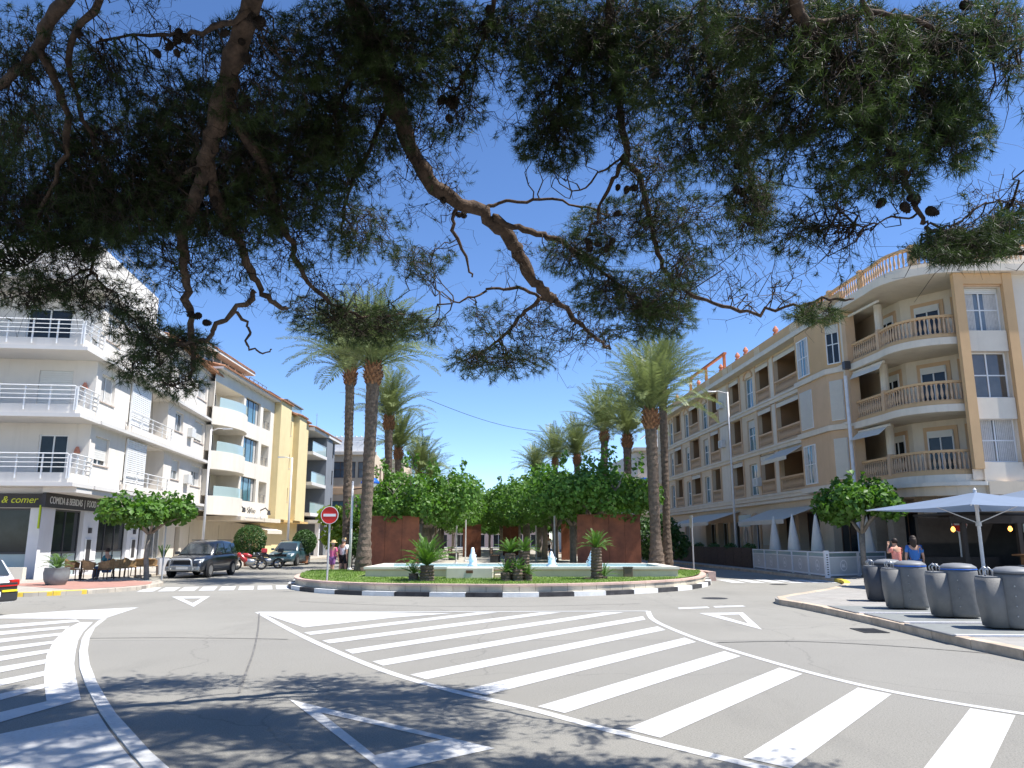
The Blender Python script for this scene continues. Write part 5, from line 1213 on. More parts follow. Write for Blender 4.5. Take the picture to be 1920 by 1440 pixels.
# lime green fan plant and shrubs behind the left palms
def bush(loc, blobs, n, size, mat, label, seed, name='shrub'):
    e = empty(name, loc, 0, label, 'shrub', local=True); o = put('foliage', leaf_cloud(n, blobs, size, seed, MATS[mat], .3), e); o['kind'] = 'stuff'
    mb = MB()
    for k in range(5):
        b = blobs[k % len(blobs)]; mb.tube([(0, 0, -.05), (b[0] * .5, b[1] * .5, b[2] * .5), b[:3]], [.05, .035, .015], 5)
    mb.build('stems', MATS['bark_grey'], e); return e
a = at(625, 1000, 60); bush((a.x, 60, .3), [(0, 0, 3.2, 1.4, 1.2, .8), (1.6, .4, 2.9, 1.0, 1, .7), (.6, 0, 1.6, 1.6, 1.2, 1.2), (2.2, .3, 1.3, .9, .8, 1)], 2600, .34, 'lime_leaf', 'lime green leafy shrub behind the no entry sign', 51)
a = at(660, 1040, 57); bush((a.x, 57, .3), [(0, 0, 1.0, 1.0, .8, .9), (.8, 0, .7, .7, .7, .6)], 1500, .2, 'bush_leaf', 'dark green shrub beside the left palm trunks', 52)
a = at(1215, 1020, 52); bush((a.x, 52, .2), [(0, 0, 1.6, 1.2, 1.2, 1.5), (1.2, 0, 2.2, 1.0, 1, 1.1), (2.0, .4, 1.2, .9, .9, 1)], 2200, .26, 'bush_leaf', 'dark shrub between the right steel screen and the lit palm', 53)

# trees closing the far end of the avenue
for k, (px, Y, sc) in enumerate(((850, 124, 1.35), (885, 132, 1.3), (918, 138, 1.25), (950, 134, 1.3), (985, 128, 1.4), (1020, 124, 1.3))):
    c = at(px, 1000, Y); mulberry((c.x, Y, .1), k, 'distant tree closing the end of the avenue, %s from the left' % ['first', 'second', 'third', 'fourth', 'fifth', 'sixth'][k], sc, group='trees at the far end of the avenue')
# wooded rise on the horizon
M('far_hill', (.10, .13, .10), var=.35, scale=.02, coords='Pos')
mb = MB(); mb.smooth = True; n = 60; ring = []
for i in range(n + 1):
    a = R(-65 + 130 * i / n); hgt = 14 + 9 * math.sin(i * .37) + 6 * math.sin(i * .91 + 1); ring.append((520 * math.sin(a), 520 * math.cos(a), hgt))
mb.add([(x * .9, y * .9, -1) for x, y, z in ring] + [(x, y, z) for x, y, z in ring] + [(x * 1.3, y * 1.3, -1) for x, y, z in ring],
       [(r * (n + 1) + i, r * (n + 1) + i + 1, (r + 1) * (n + 1) + i + 1, (r + 1) * (n + 1) + i) for r in range(2) for i in range(n)])
tag(mb.build('hills', MATS['far_hill']), kind='structure')

# ------------------------------------------------------------ the pine overhead: limbs, twigs, needles, cones
pr = random.Random(4); pg = np.random.default_rng(44)
BR_ = [  # (photo x, y, distance), start radius, end radius
    ([(520, -150, 4.6), (470, 0, 5.2), (432, 130, 5.7), (402, 240, 6.1), (385, 310, 6.3)], .125, .088),
    ([(385, 310, 6.3), (365, 380, 6.6), (345, 440, 6.9), (343, 500, 7.1), (352, 560, 7.3), (360, 640, 7.5), (362, 690, 7.6)], .075, .03),
    ([(390, 300, 6.3), (405, 370, 6.6), (440, 440, 6.9), (478, 520, 7.3), (505, 565, 7.4), (540, 580, 7.5)], .07, .022),
    ([(478, 545, 7.3), (440, 585, 7.3), (400, 615, 7.3), (380, 640, 7.3), (340, 645, 7.4)], .034, .018),
    ([(440, 585, 7.3), (468, 618, 7.4), (462, 645, 7.4), (490, 662, 7.5), (510, 655, 7.5)], .018, .008),
    ([(420, 180, 5.9), (500, 330, 6.6), (520, 400, 6.9), (545, 455, 7.2), (570, 515, 7.5), (610, 560, 7.8), (680, 590, 8.1), (760, 590, 8.3)], .055, .012),
    ([(640, -140, 5.0), (665, 0, 5.8), (705, 100, 6.2), (742, 190, 6.5), (775, 290, 6.8), (830, 362, 7.0), (905, 400, 7.2), (955, 445, 7.4), (985, 500, 7.6), (1015, 545, 7.7), (1040, 560, 7.8)], .125, .062),
    ([(1040, 560, 7.8), (1075, 595, 7.9), (1110, 630, 8.0), (1145, 655, 8.1)], .04, .016),
    ([(925, 408, 7.2), (985, 430, 7.3), (1040, 450, 7.4), (1100, 490, 7.4), (1170, 540, 7.5), (1230, 590, 7.6)], .045, .012),
    ([(905, 398, 7.2), (935, 380, 7.2), (1000, 376, 7.2), (1070, 380, 7.2), (1140, 405, 7.2)], .026, .01),
    ([(1030, 562, 7.8), (980, 545, 7.8), (925, 540, 7.9), (880, 560, 7.9), (820, 570, 8.0)], .026, .008),
    ([(1010, 560, 7.8), (980, 590, 7.9), (940, 630, 8.1), (900, 660, 8.2), (860, 680, 8.3)], .03, .008),
    ([(1130, -140, 5.2), (1140, 60, 6.0), (1155, 160, 6.3), (1175, 290, 6.7), (1200, 330, 6.9), (1212, 380, 7.0), (1225, 440, 7.1), (1250, 515, 7.2), (1305, 552, 7.2), (1390, 582, 7.2), (1470, 578, 7.2), (1540, 565, 7.2), (1600, 560, 7.2)], .06, .012),
    ([(1172, 290, 6.7), (1150, 335, 6.8), (1125, 390, 6.9), (1105, 440, 7.0)], .03, .012),
    ([(1175, 290, 6.7), (1110, 340, 6.8), (1060, 370, 6.9)], .014, .006),
    ([(1440, -140, 4.4), (1500, 30, 5.0), (1565, 105, 5.2), (1625, 205, 5.4), (1665, 270, 5.5), (1695, 330, 5.6), (1730, 420, 5.7)], .072, .022),
    ([(1730, 420, 5.7), (1765, 425, 5.7), (1810, 405, 5.7), (1860, 375, 5.7), (1920, 385, 5.7)], .014, .006),
    ([(1720, 400, 5.7), (1660, 415, 5.7), (1600, 425, 5.8), (1560, 420, 5.8)], .012, .005),
    ([(1735, 425, 5.7), (1800, 450, 5.6), (1860, 480, 5.6), (1930, 470, 5.6)], .02, .008),
    ([(1520, 40, 5.0), (1650, 30, 5.1), (1780, 60, 5.2), (1850, 75, 5.2), (1930, 75, 5.3)], .03, .012),
    ([(1560, -120, 4.6), (1640, 60, 5.1), (1720, 160, 5.4), (1780, 260, 5.6)], .04, .012),
    ([(1300, -140, 4.8), (1320, 60, 5.6), (1350, 180, 6.0), (1400, 300, 6.4), (1420, 400, 6.6)], .045, .012),
    ([(1140, 60, 6.0), (1060, 140, 6.3), (1040, 240, 6.6)], .03, .01),
    ([(940, -140, 5.2), (930, 0, 5.8), (900, 90, 6.1), (850, 170, 6.3)], .05, .012),
    ([(230, -140, 4.6), (120, 0, 5.4), (70, 90, 5.8), (20, 140, 6.0), (-60, 190, 6.2)], .09, .04),
    ([(70, 90, 5.8), (110, 170, 6.0), (130, 250, 6.3), (100, 350, 6.6), (60, 430, 7.0)], .05, .018),
    ([(200, -60, 5.0), (130, 90, 5.8), (150, 200, 6.2), (190, 300, 6.6)], .05, .015),
    ([(385, 310, 6.3), (310, 350, 6.7), (230, 380, 7.0), (190, 430, 7.2), (172, 500, 7.4), (165, 520, 7.4)], .045, .014),
    ([(190, 425, 7.2), (140, 455, 7.4), (90, 465, 7.5), (40, 500, 7.6), (-20, 520, 7.7)], .018, .008),
    ([(168, 505, 7.4), (110, 530, 7.5), (60, 545, 7.6), (10, 560, 7.6)], .014, .006),
    ([(168, 505, 7.4), (210, 545, 7.5), (250, 600, 7.6), (300, 640, 7.6)], .014, .006),
    ([(345, 640, 7.5), (300, 660, 7.5), (250, 680, 7.6)], .02, .007), ([(362, 690, 7.6), (345, 715, 7.7), (320, 725, 7.7)], .016, .006),
    ([(740, 180, 6.5), (680, 300, 7.0), (650, 380, 7.4), (640, 450, 7.7)], .035, .012),
    ([(700, 100, 6.2), (640, 180, 6.5), (610, 260, 6.8)], .035, .012),
    ([(470, 20, 5.2), (380, 60, 5.5), (300, 65, 5.8), (180, 80, 6.0)], .03, .012),
    ([(860, 380, 7.1), (850, 430, 7.3), (870, 480, 7.5), (885, 520, 7.6)], .03, .01),
]
def DK(px): return 1.16 - .16 * min(1, max(0, (px - 1250) / 250))     # the left and middle boughs reach further out
TRUNK_TOP = Vector((-1.5, 1.7, 6.1)); tb = Vector((-2.3, -2.2, 0))
pine = empty('pine_tree', tb, label='large overhanging pine with dark needles, cones and crooked limbs filling the top of the picture', cat='pine tree')
mb = MB(); mb.smooth = True
mb.tube([tb - Vector((0, 0, .1)), (-2.25, -2.1, .5), (-2.15, -1.7, 2), (-2.0, -.8, 3.6), (-1.75, .5, 5.1), TRUNK_TOP], [.36, .27, .24, .22, .2, .18], 14)
mb.build('trunk', MATS['pine_bark'], pine)
def wob(pts, rad, sub, amp):
    """resample a limb with small crooked wobble"""
    sp = spline([tuple(p) for p in pts], sub); n = len(sp); r = []
    for i in range(n):
        t = i / (n - 1); r.append(rad[0] * (1 - t) + rad[1] * t); 
    out = [Vector(p) + Vector([pr.gauss(0, amp * x) for x in (1.3, 1, 1.3)]) * (0 if i in (0, n - 1) else 1) for i, p in enumerate(sp)]
    return out, [x * pr.uniform(.84, 1.2) for x in r]
NODES = []
for pts, r0, r1 in BR_:
    kk = DK(pts[-1][0]) * .82; r0 *= kk; r1 *= kk
    W = [at(p[0], p[1], p[2] * DK(p[0])) for p in pts]
    if pts[0][1] < -20: W = [TRUNK_TOP, TRUNK_TOP.lerp(W[0], .5) + Vector((0, 0, .25))] + W
    P_, r = wob(W, (r0, r1), 5, .012)
    mb = MB(); mb.smooth = True; mb.tube(P_, r, 9 if r0 > .03 else 6); mb.build('limb', MATS['pine_bark'], pine)
    NODES += [(p, rr) for p, rr in zip(P_, r) if rr < .1]
ND = np.array([tuple(p) for p, _ in NODES])
# foliage masses: photo x, y, half sizes, relative density, distance
BLOBS = [(70, 330, 150, 140, 1.5, 7.0), (240, 330, 150, 130, 2.0, 6.8), (380, 300, 150, 150, 1.9, 6.9), (520, 330, 120, 110, 1.8, 6.9), (200, 150, 90, 70, 1.1, 6.2), (40, 200, 90, 120, .7, 6.3), (480, 130, 130, 120, .9, 6.0),
    (620, 80, 120, 90, 1.3, 6.0), (760, 50, 140, 80, 1.6, 5.9), (880, 80, 80, 80, .9, 6.0), (670, 220, 120, 110, 1.3, 6.7), (830, 190, 90, 80, .7, 6.4), (80, 470, 120, 60, .8, 7.4), (240, 450, 120, 60, .8, 7.3), (330, 510, 90, 60, .3, 7.2),
    (50, 545, 90, 50, 1.1, 7.6), (180, 560, 90, 45, 1.1, 7.6), (265, 620, 75, 45, 1.0, 7.6), (325, 655, 85, 45, 1.5, 7.6), (250, 690, 55, 35, 1.1, 7.7), (330, 712, 65, 40, 1.2, 7.7), (430, 480, 70, 70, .25, 7.1), (560, 440, 110, 70, .45, 7.2),
    (690, 440, 80, 60, 1.0, 7.7), (790, 490, 70, 36, 1.2, 7.9), (590, 590, 75, 40, 1.1, 8.0), (690, 612, 120, 42, 1.6, 8.2), (800, 620, 60, 30, .7, 8.3), (1060, 130, 120, 110, 1.4, 6.3), (1040, 265, 78, 62, 2.0, 6.6), (1160, 50, 140, 80, 1.5, 6.0),
    (1290, 110, 150, 120, 1.3, 5.9), (1330, 250, 110, 100, .9, 6.2), (1240, 310, 80, 80, .5, 6.6), (1412, 365, 58, 80, 1.8, 6.5), (1440, 50, 140, 90, 1.6, 5.3), (1600, 110, 130, 120, 1.5, 5.2), (1720, 160, 130, 120, 1.6, 5.5), (1790, 250, 80, 85, 1.7, 5.6),
    (1665, 310, 90, 75, 1.5, 5.6), (1565, 345, 60, 45, 1.2, 5.6), (1780, 70, 110, 70, 1.1, 5.3), (1480, 440, 70, 45, .45, 6.0), (1340, 420, 110, 65, .6, 6.9), (1180, 420, 120, 55, 1.2, 7.2), (1090, 480, 85, 50, 1.3, 7.4), (1190, 555, 125, 50, 1.9, 7.5),
    (1240, 600, 70, 40, 1.7, 7.6), (1180, 628, 60, 24, 1.0, 7.7), (950, 600, 100, 36, .5, 8.0), (935, 680, 105, 36, 1.4, 8.3), (1040, 630, 70, 40, .3, 8.1), (1525, 590, 60, 24, 1.4, 7.2), (1810, 462, 100, 34, 1.9, 5.6), (1890, 430, 55, 36, 1.6, 5.6),
    (1750, 475, 50, 26, 1.1, 5.6), (1890, 140, 36, 60, .5, 5.4), (1290, 500, 60, 45, .9, 7.2), (-80, 350, 110, 200, 1.4, 7.0), (1985, 440, 60, 60, 1.5, 5.6), (1960, 250, 40, 60, .6, 5.5), (620, 380, 60, 60, .5, 7.3), (320, 190, 90, 60, .8, 6.2), (990, 50, 90, 70, 1.4, 6.1), (1470, 190, 100, 90, 1.3, 5.6), (1500, 290, 90, 60, .9, 5.7), (1400, 230, 80, 80, 1.2, 6.0), (60, 70, 110, 70, .5, 6.0), (570, 230, 110, 90, 1.4, 6.6), (620, 320, 90, 70, .9, 7.0), (740, 130, 100, 80, 1.4, 6.2), (1600, 240, 80, 60, 1.3, 5.5), (430, 420, 110, 60, .8, 7.0), (150, 400, 130, 80, 1.4, 7.1), (1150, 180, 90, 90, 1.0, 6.3), (1870, 40, 70, 60, 1.0, 5.3)]
tuftC, tuftD, tuftS = [], [], []; twv, twt = [], []
def twig(pts, r):
    """three-sided thin stem"""
    k = len(twv); n = len(pts)
    for i, p in enumerate(pts):
        rr = r * (1 - .7 * i / (n - 1))
        for j in range(3): w = 2.09 * j; twv.append((p.x + rr * math.cos(w), p.y + rr * math.sin(w) * .6, p.z + rr * math.sin(w)))
    for i in range(n - 1):
        for j in range(3):
            a, b = k + i * 3 + j, k + i * 3 + (j + 1) % 3; twt.append((a, b, b + 3)); twt.append((a, b + 3, a + 3))
def crooked(a, b, n, amp, sag):
    out = []; L_ = (b - a).length
    for i in range(n + 1):
        t = i / n; p = a.lerp(b, t) + Vector((0, 0, -sag * L_ * math.sin(math.pi * t))); 
        if 0 < i < n: p = p + Vector([pr.gauss(0, amp * L_) for _ in range(3)])
        out.append(p)
    return out
DENS = 1 / 88.0
for (cx, cy, rx, ry, dn, Y) in BLOBS:
    Y *= DK(cx); n = int(math.pi * rx * ry * dn * DENS * (1.0 if cy < 430 else 1.1) * (.62 if cx > 1380 and cy < 420 else .9)); C = at(cx, cy, Y)
    hub = Vector(ND[np.argmin(((ND - np.array(C)) ** 2).sum(1))]); nsub = max(3, n // 14); subs = []
    for k in range(nsub):
        a = pr.uniform(0, 6.28); d = math.sqrt(pr.random()) * .8; q_ = at(cx + rx * d * math.cos(a), cy + ry * d * math.sin(a), Y + pr.uniform(-.45, .45) * (rx / 120))
        near = ND[((ND - np.array(q_)) ** 2).sum(1).argsort()[:6]]; h0 = Vector(near[pr.randrange(len(near))]); path = crooked(h0, q_, 5, .07, .04); twig(path, .011); subs.append(path)
        for _ in range(2):     # bare side twigs
            s0 = path[pr.randrange(2, 6)]; twig(crooked(s0, s0 + Vector((pr.gauss(0, .18), pr.gauss(0, .15), pr.gauss(-.05, .16))), 3, .12, 0), .004)
    for k in range(n):
        path = subs[pr.randrange(nsub)]; s0 = path[pr.randrange(2, 6)]; a = pr.uniform(0, 6.28); d = math.sqrt(pr.random())
        q_ = at(cx + rx * d * math.cos(a), cy + ry * d * math.sin(a), Y + pr.gauss(0, .28)); v = q_ - s0
        if v.length > .55: s0 = q_ - v.normalized() * pr.uniform(.25, .5) + Vector((0, 0, pr.uniform(-.05, .12)))
        w = crooked(s0, q_, 3, .10, -.04); twig(w, .0045)
        tuftC.append(tuple(q_)); tuftD.append(tuple((w[-1] - w[-2]).normalized())); tuftS.append(pr.uniform(.55, 1.25))
# bare crooked twig networks hanging below and between the needle masses
def bare(cx, cy, rx, ry, n, Y):
    Y *= DK(cx)
    for k in range(n):
        a = pr.uniform(0, 6.28); d = math.sqrt(pr.random()); q_ = at(cx + rx * d * math.cos(a), cy + ry * d * math.sin(a), Y + pr.gauss(0, .2))
        near = ND[((ND - np.array(q_)) ** 2).sum(1).argsort()[:10]]; h0 = Vector(near[pr.randrange(10)]); L0 = (q_ - h0).length
        if L0 > 1.3: h0 = q_ + (h0 - q_) * (1.3 / L0)
        path = crooked(h0, q_, 7, .07, .05); twig(path, .0075)
        for _ in range(5):
            s0 = path[pr.randrange(2, 8)]; e0 = s0 + Vector((pr.gauss(0, .2), pr.gauss(0, .12), pr.gauss(-.06, .17))); p2 = crooked(s0, e0, 4, .12, .0); twig(p2, .0042)
            for _ in range(2): s1 = p2[pr.randrange(1, 5)]; twig(crooked(s1, s1 + Vector((pr.gauss(0, .09), pr.gauss(0, .06), pr.gauss(-.02, .09))), 3, .14, 0), .003)
            if pr.random() < .3: tuftC.append(tuple(e0)); tuftD.append(tuple((p2[-1] - p2[-2]).normalized())); tuftS.append(pr.uniform(.5, .85))
for b_ in ((760, 330, 130, 110, 26, 6.9), (560, 430, 110, 110, 26, 7.2), (440, 470, 80, 90, 16, 7.0), (330, 480, 100, 80, 18, 7.2), (1060, 600, 110, 60, 22, 8.0), (950, 640, 120, 50, 18, 8.2), (1290, 380, 100, 110, 26, 6.8), (1420, 500, 110, 70, 14, 6.8), (1480, 420, 90, 60, 14, 6.2), (1220, 220, 90, 90, 20, 6.4), (880, 250, 70, 90, 14, 6.6),
           (120, 120, 130, 110, 26, 6.0), (300, 100, 120, 90, 22, 5.9), (120, 470, 130, 70, 20, 7.4), (200, 540, 110, 60, 16, 7.5), (1600, 440, 90, 40, 9, 5.8), (1850, 380, 70, 50, 9, 5.7), (1880, 120, 50, 90, 9, 5.4), (660, 520, 90, 60, 16, 7.8), (1000, 470, 80, 40, 10, 7.4), (480, 230, 140, 90, 20, 6.3), (960, 180, 70, 100, 12, 6.4)):
    bare(*b_)
# crown above the frame: unseen oversized tufts added to shade boughs and road
for k in range(24000):
    Y = pr.uniform(-4, 10.8); X = pr.uniform(-7, 4.2); z = pr.uniform(max(5.2, 2.35 + .80 * max(Y, 0)), 10.6)
    if ((X + 1.7) / 4.6) ** 2 + ((Y - 3.4) / 7.2) ** 2 + ((z - 6.5) / 4.2) ** 2 > 1: continue
    tuftC.append((X, Y, z)); d = Vector((pr.gauss(0, 1), pr.gauss(0, 1), pr.gauss(.4, 1))).normalized(); tuftD.append(tuple(d)); tuftS.append(pr.uniform(1.7, 2.5))
for k in range(70):
    a = TRUNK_TOP + Vector((pr.gauss(0, .8), pr.gauss(0, .8), pr.uniform(.5, 1.6))); b = Vector((pr.uniform(-5, 4.5), pr.uniform(-3, 6), 0)); b.z = 3.2 + .80 * max(b.y, 0) + pr.uniform(1.2, 2.5); twig(crooked(a, b, 5, .05, -.04), .03)
tw = put('twigs', raw_mesh('twigs', np.array(twv), np.array(twt), MATS['pine_twig']), pine); tw['kind'] = 'stuff'
C = np.array(tuftC); D = np.array(tuftD); S = np.array(tuftS); nt_ = len(C); NN = 34
d = pg.normal(size=(nt_, NN, 3)); d /= np.linalg.norm(d, axis=2)[..., None]; d = d * .85 + D[:, None, :] * .75; d /= np.linalg.norm(d, axis=2)[..., None]
L_ = pg.uniform(.065, .115, (nt_, NN, 1)) * S[:, None, None]; root = C[:, None, :] - D[:, None, :] * (pg.uniform(0, .11, (nt_, NN, 1)) * S[:, None, None])
side = np.cross(d, pg.normal(size=(nt_, NN, 3))); side /= np.linalg.norm(side, axis=2)[..., None]; wd = .0026 * np.where(S > 1.5, 2.8, np.sqrt(S))[:, None, None]  # unseen upper tufts get wider needles to darken the cast shade
V = np.stack([root - side * wd, root + side * wd, root + d * L_ + np.array([0, 0, -.006])], 2).reshape(-1, 3)
nd_ = put('needles', raw_mesh('needles', V, np.arange(len(V)).reshape(-1, 3), MATS['pine_needle']), pine); nd_['kind'] = 'stuff'
# cones
def cone_mesh():
    mb = MB(); g = random.Random(2); pr_ = [(.006, 0), (.022, .006), (.034, .025), (.036, .045), (.028, .07), (.014, .09), (.003, .1)]; mb.lathe(pr_, 10)
    for i in range(46):
        t = i / 46; z = .006 + .085 * t; r = np.interp(z, [p[1] for p in pr_], [p[0] for p in pr_]); a = i * 2.4; c, s = math.cos(a), math.sin(a); p = Vector((c * r * .9, s * r * .9, z)); tn = Vector((-s, c, 0)) * .009; o = Vector((c * .011, s * .011, .008))
        mb.add([p - tn, p + tn, p + o + tn * .4, p + o - tn * .4, p + o * .4 + Vector((0, 0, -.006))], [(0, 1, 2, 3), (0, 3, 4), (3, 2, 4), (2, 1, 4)])
    return mb.mesh('pine_cone', MATS['pine_cone'])
CM = cone_mesh()
CONES = [(1165, 398), (1190, 425), (1150, 445), (1140, 458), (1215, 285), (1205, 312), (1195, 352), (1178, 348), (1265, 348), (1250, 355), (1160, 345), (520, 576), (540, 580), (386, 562), (364, 586), (330, 575), (376, 590), (392, 580), (566, 498), (545, 490), (560, 510), (852, 282), (848, 312), (850, 332), (882, 531), (896, 546), (1060, 580), (1082, 590), (1075, 655), (838, 215), (846, 240), (770, 200), (780, 215), (262, 82), (290, 92), (335, 55), (328, 92), (265, 112), (345, 65), (430, 60), (455, 80), (537, 88), (560, 92), (528, 190), (500, 260), (905, 42), (872, 50), (985, 55), (1020, 30), (1095, 48), (1160, 60), (1255, 125), (1350, 100), (1380, 88), (1415, 155), (1395, 198), (1480, 152), (1530, 240), (1545, 105), (1520, 110), (1630, 95), (1720, 95), (1855, 65), (1850, 70), (1800, 8), (1660, 372), (1690, 380), (1700, 372), (1735, 392), (1720, 365), (1255, 520), (1180, 512), (1150, 510), (1035, 520), (1050, 530), (700, 310), (760, 330), (770, 325), (745, 320), (820, 455), (670, 175), (88, 120), (60, 140), (420, 455), (430, 470), (610, 290), (205, 398), (238, 400), (195, 430), (640, 245), (1310, 235), (1340, 150)]
for i, (x, y) in enumerate(CONES):
    Y = 6.3 if x < 900 and y < 430 else (5.4 if x > 1480 else 7.0); q0 = at(x, y, Y); dd_ = ((ND - np.array(q0)) ** 2).sum(1); near = ND[dd_.argmin()]
    Y = float(np.clip(near[1] - .12, 4.8, 9.6)); q_ = at(x, y, Y); off_ = q_ - Vector(near)
    if off_.length > .4: q_ = Vector(near) + off_.normalized() * pr.uniform(.06, .16)
    put('pine_cone', CM, pine, loc=q_, rot=(pr.uniform(1.6, 3.6), pr.uniform(-.7, .7), pr.uniform(0, 6.28)), sc=pr.uniform(.8, 1.1))

# ------------------------------------------------------------ vehicles
def paintm(name, col): return M(name, col, rough=.28, var=.04, scale=2, coat=.9, spec=.5)
paintm('car_black', (.018, .022, .03)); paintm('car_teal', (.03, .07, .085)); paintm('car_white', (.72, .72, .72)); paintm('moto_red', (.38, .02, .02)); paintm('moto_black', (.02, .02, .022))
M('rubber', (.022, .022, .023), rough=.9, var=.2); M('alloy', (.42, .43, .44), rough=.3, metal=.8, var=.05); M('chrome', (.6, .6, .62), rough=.18, metal=1.0, var=.03)
M('plastic_black', (.03, .03, .032), rough=.6, var=.1); M('lens_red', (.45, .02, .015), rough=.2, var=.1); M('plate_white', (.75, .75, .74), rough=.4, var=.02); M('plate_yellow', (.75, .58, .03), rough=.4, var=.02)
glass('car_glass', (.035, .045, .05), rough=.04); glass('headlight', (.55, .58, .60), rough=.1, var=.1)
def loft(rings):
    mb = MB(); mb.smooth = True; n = len(rings[0]); vs = [p for r in rings for p in r]
    fs = [(i * n + k, i * n + (k + 1) % n, (i + 1) * n + (k + 1) % n, (i + 1) * n + k) for i in range(len(rings) - 1) for k in range(n)]
    fs += [tuple(range(n - 1, -1, -1)), tuple((len(rings) - 1) * n + k for k in range(n))]; mb.add(vs, fs); return mb
def wheel(parent, x, y, r, w, s):
    mb = MB(); mb.lathe([(r * .62, -w / 2), (r * .93, -w / 2), (r, -w * .38), (r, w * .38), (r * .93, w / 2), (r * .62, w / 2)], 24, caps=False)
    o = mb.build('wheel', MATS['rubber'], parent, loc=(x, y, r), rot=(math.pi / 2, 0, 0))
    mb = MB(); mb.lathe([(r * .64, 0), (r * .66, .02 * s), (r * .58, .03 * s), (r * .57, -.02 * s)], 24, caps=False); mb.lathe([(r * .15, -.01 * s), (r * .15, .035 * s), (.01, .04 * s)], 12)
    for k in range(5):
        a = k * 2 * math.pi / 5; c, q_ = math.cos(a), math.sin(a); t = Vector((-q_, c, 0)); p0 = Vector((c, q_, 0)) * r * .12; p1 = Vector((c, q_, 0)) * r * .6
        mb.hexa([p0 - t * .05, p1 - t * .035, p1 + t * .035, p0 + t * .05, p0 - t * .05 + Vector((0, 0, .03 * s)), p1 - t * .035 + Vector((0, 0, .022 * s)), p1 + t * .035 + Vector((0, 0, .022 * s)), p0 + t * .05 + Vector((0, 0, .03 * s))])
    mb.lathe([(.01, -.03 * s), (r * .62, -.03 * s)], 20, caps=False)
    mb.build('rim', MATS['alloy'], o, loc=(0, 0, -s * w * .42 if False else (w * .40) * (1 if s > 0 else -1) * -1))
    return o
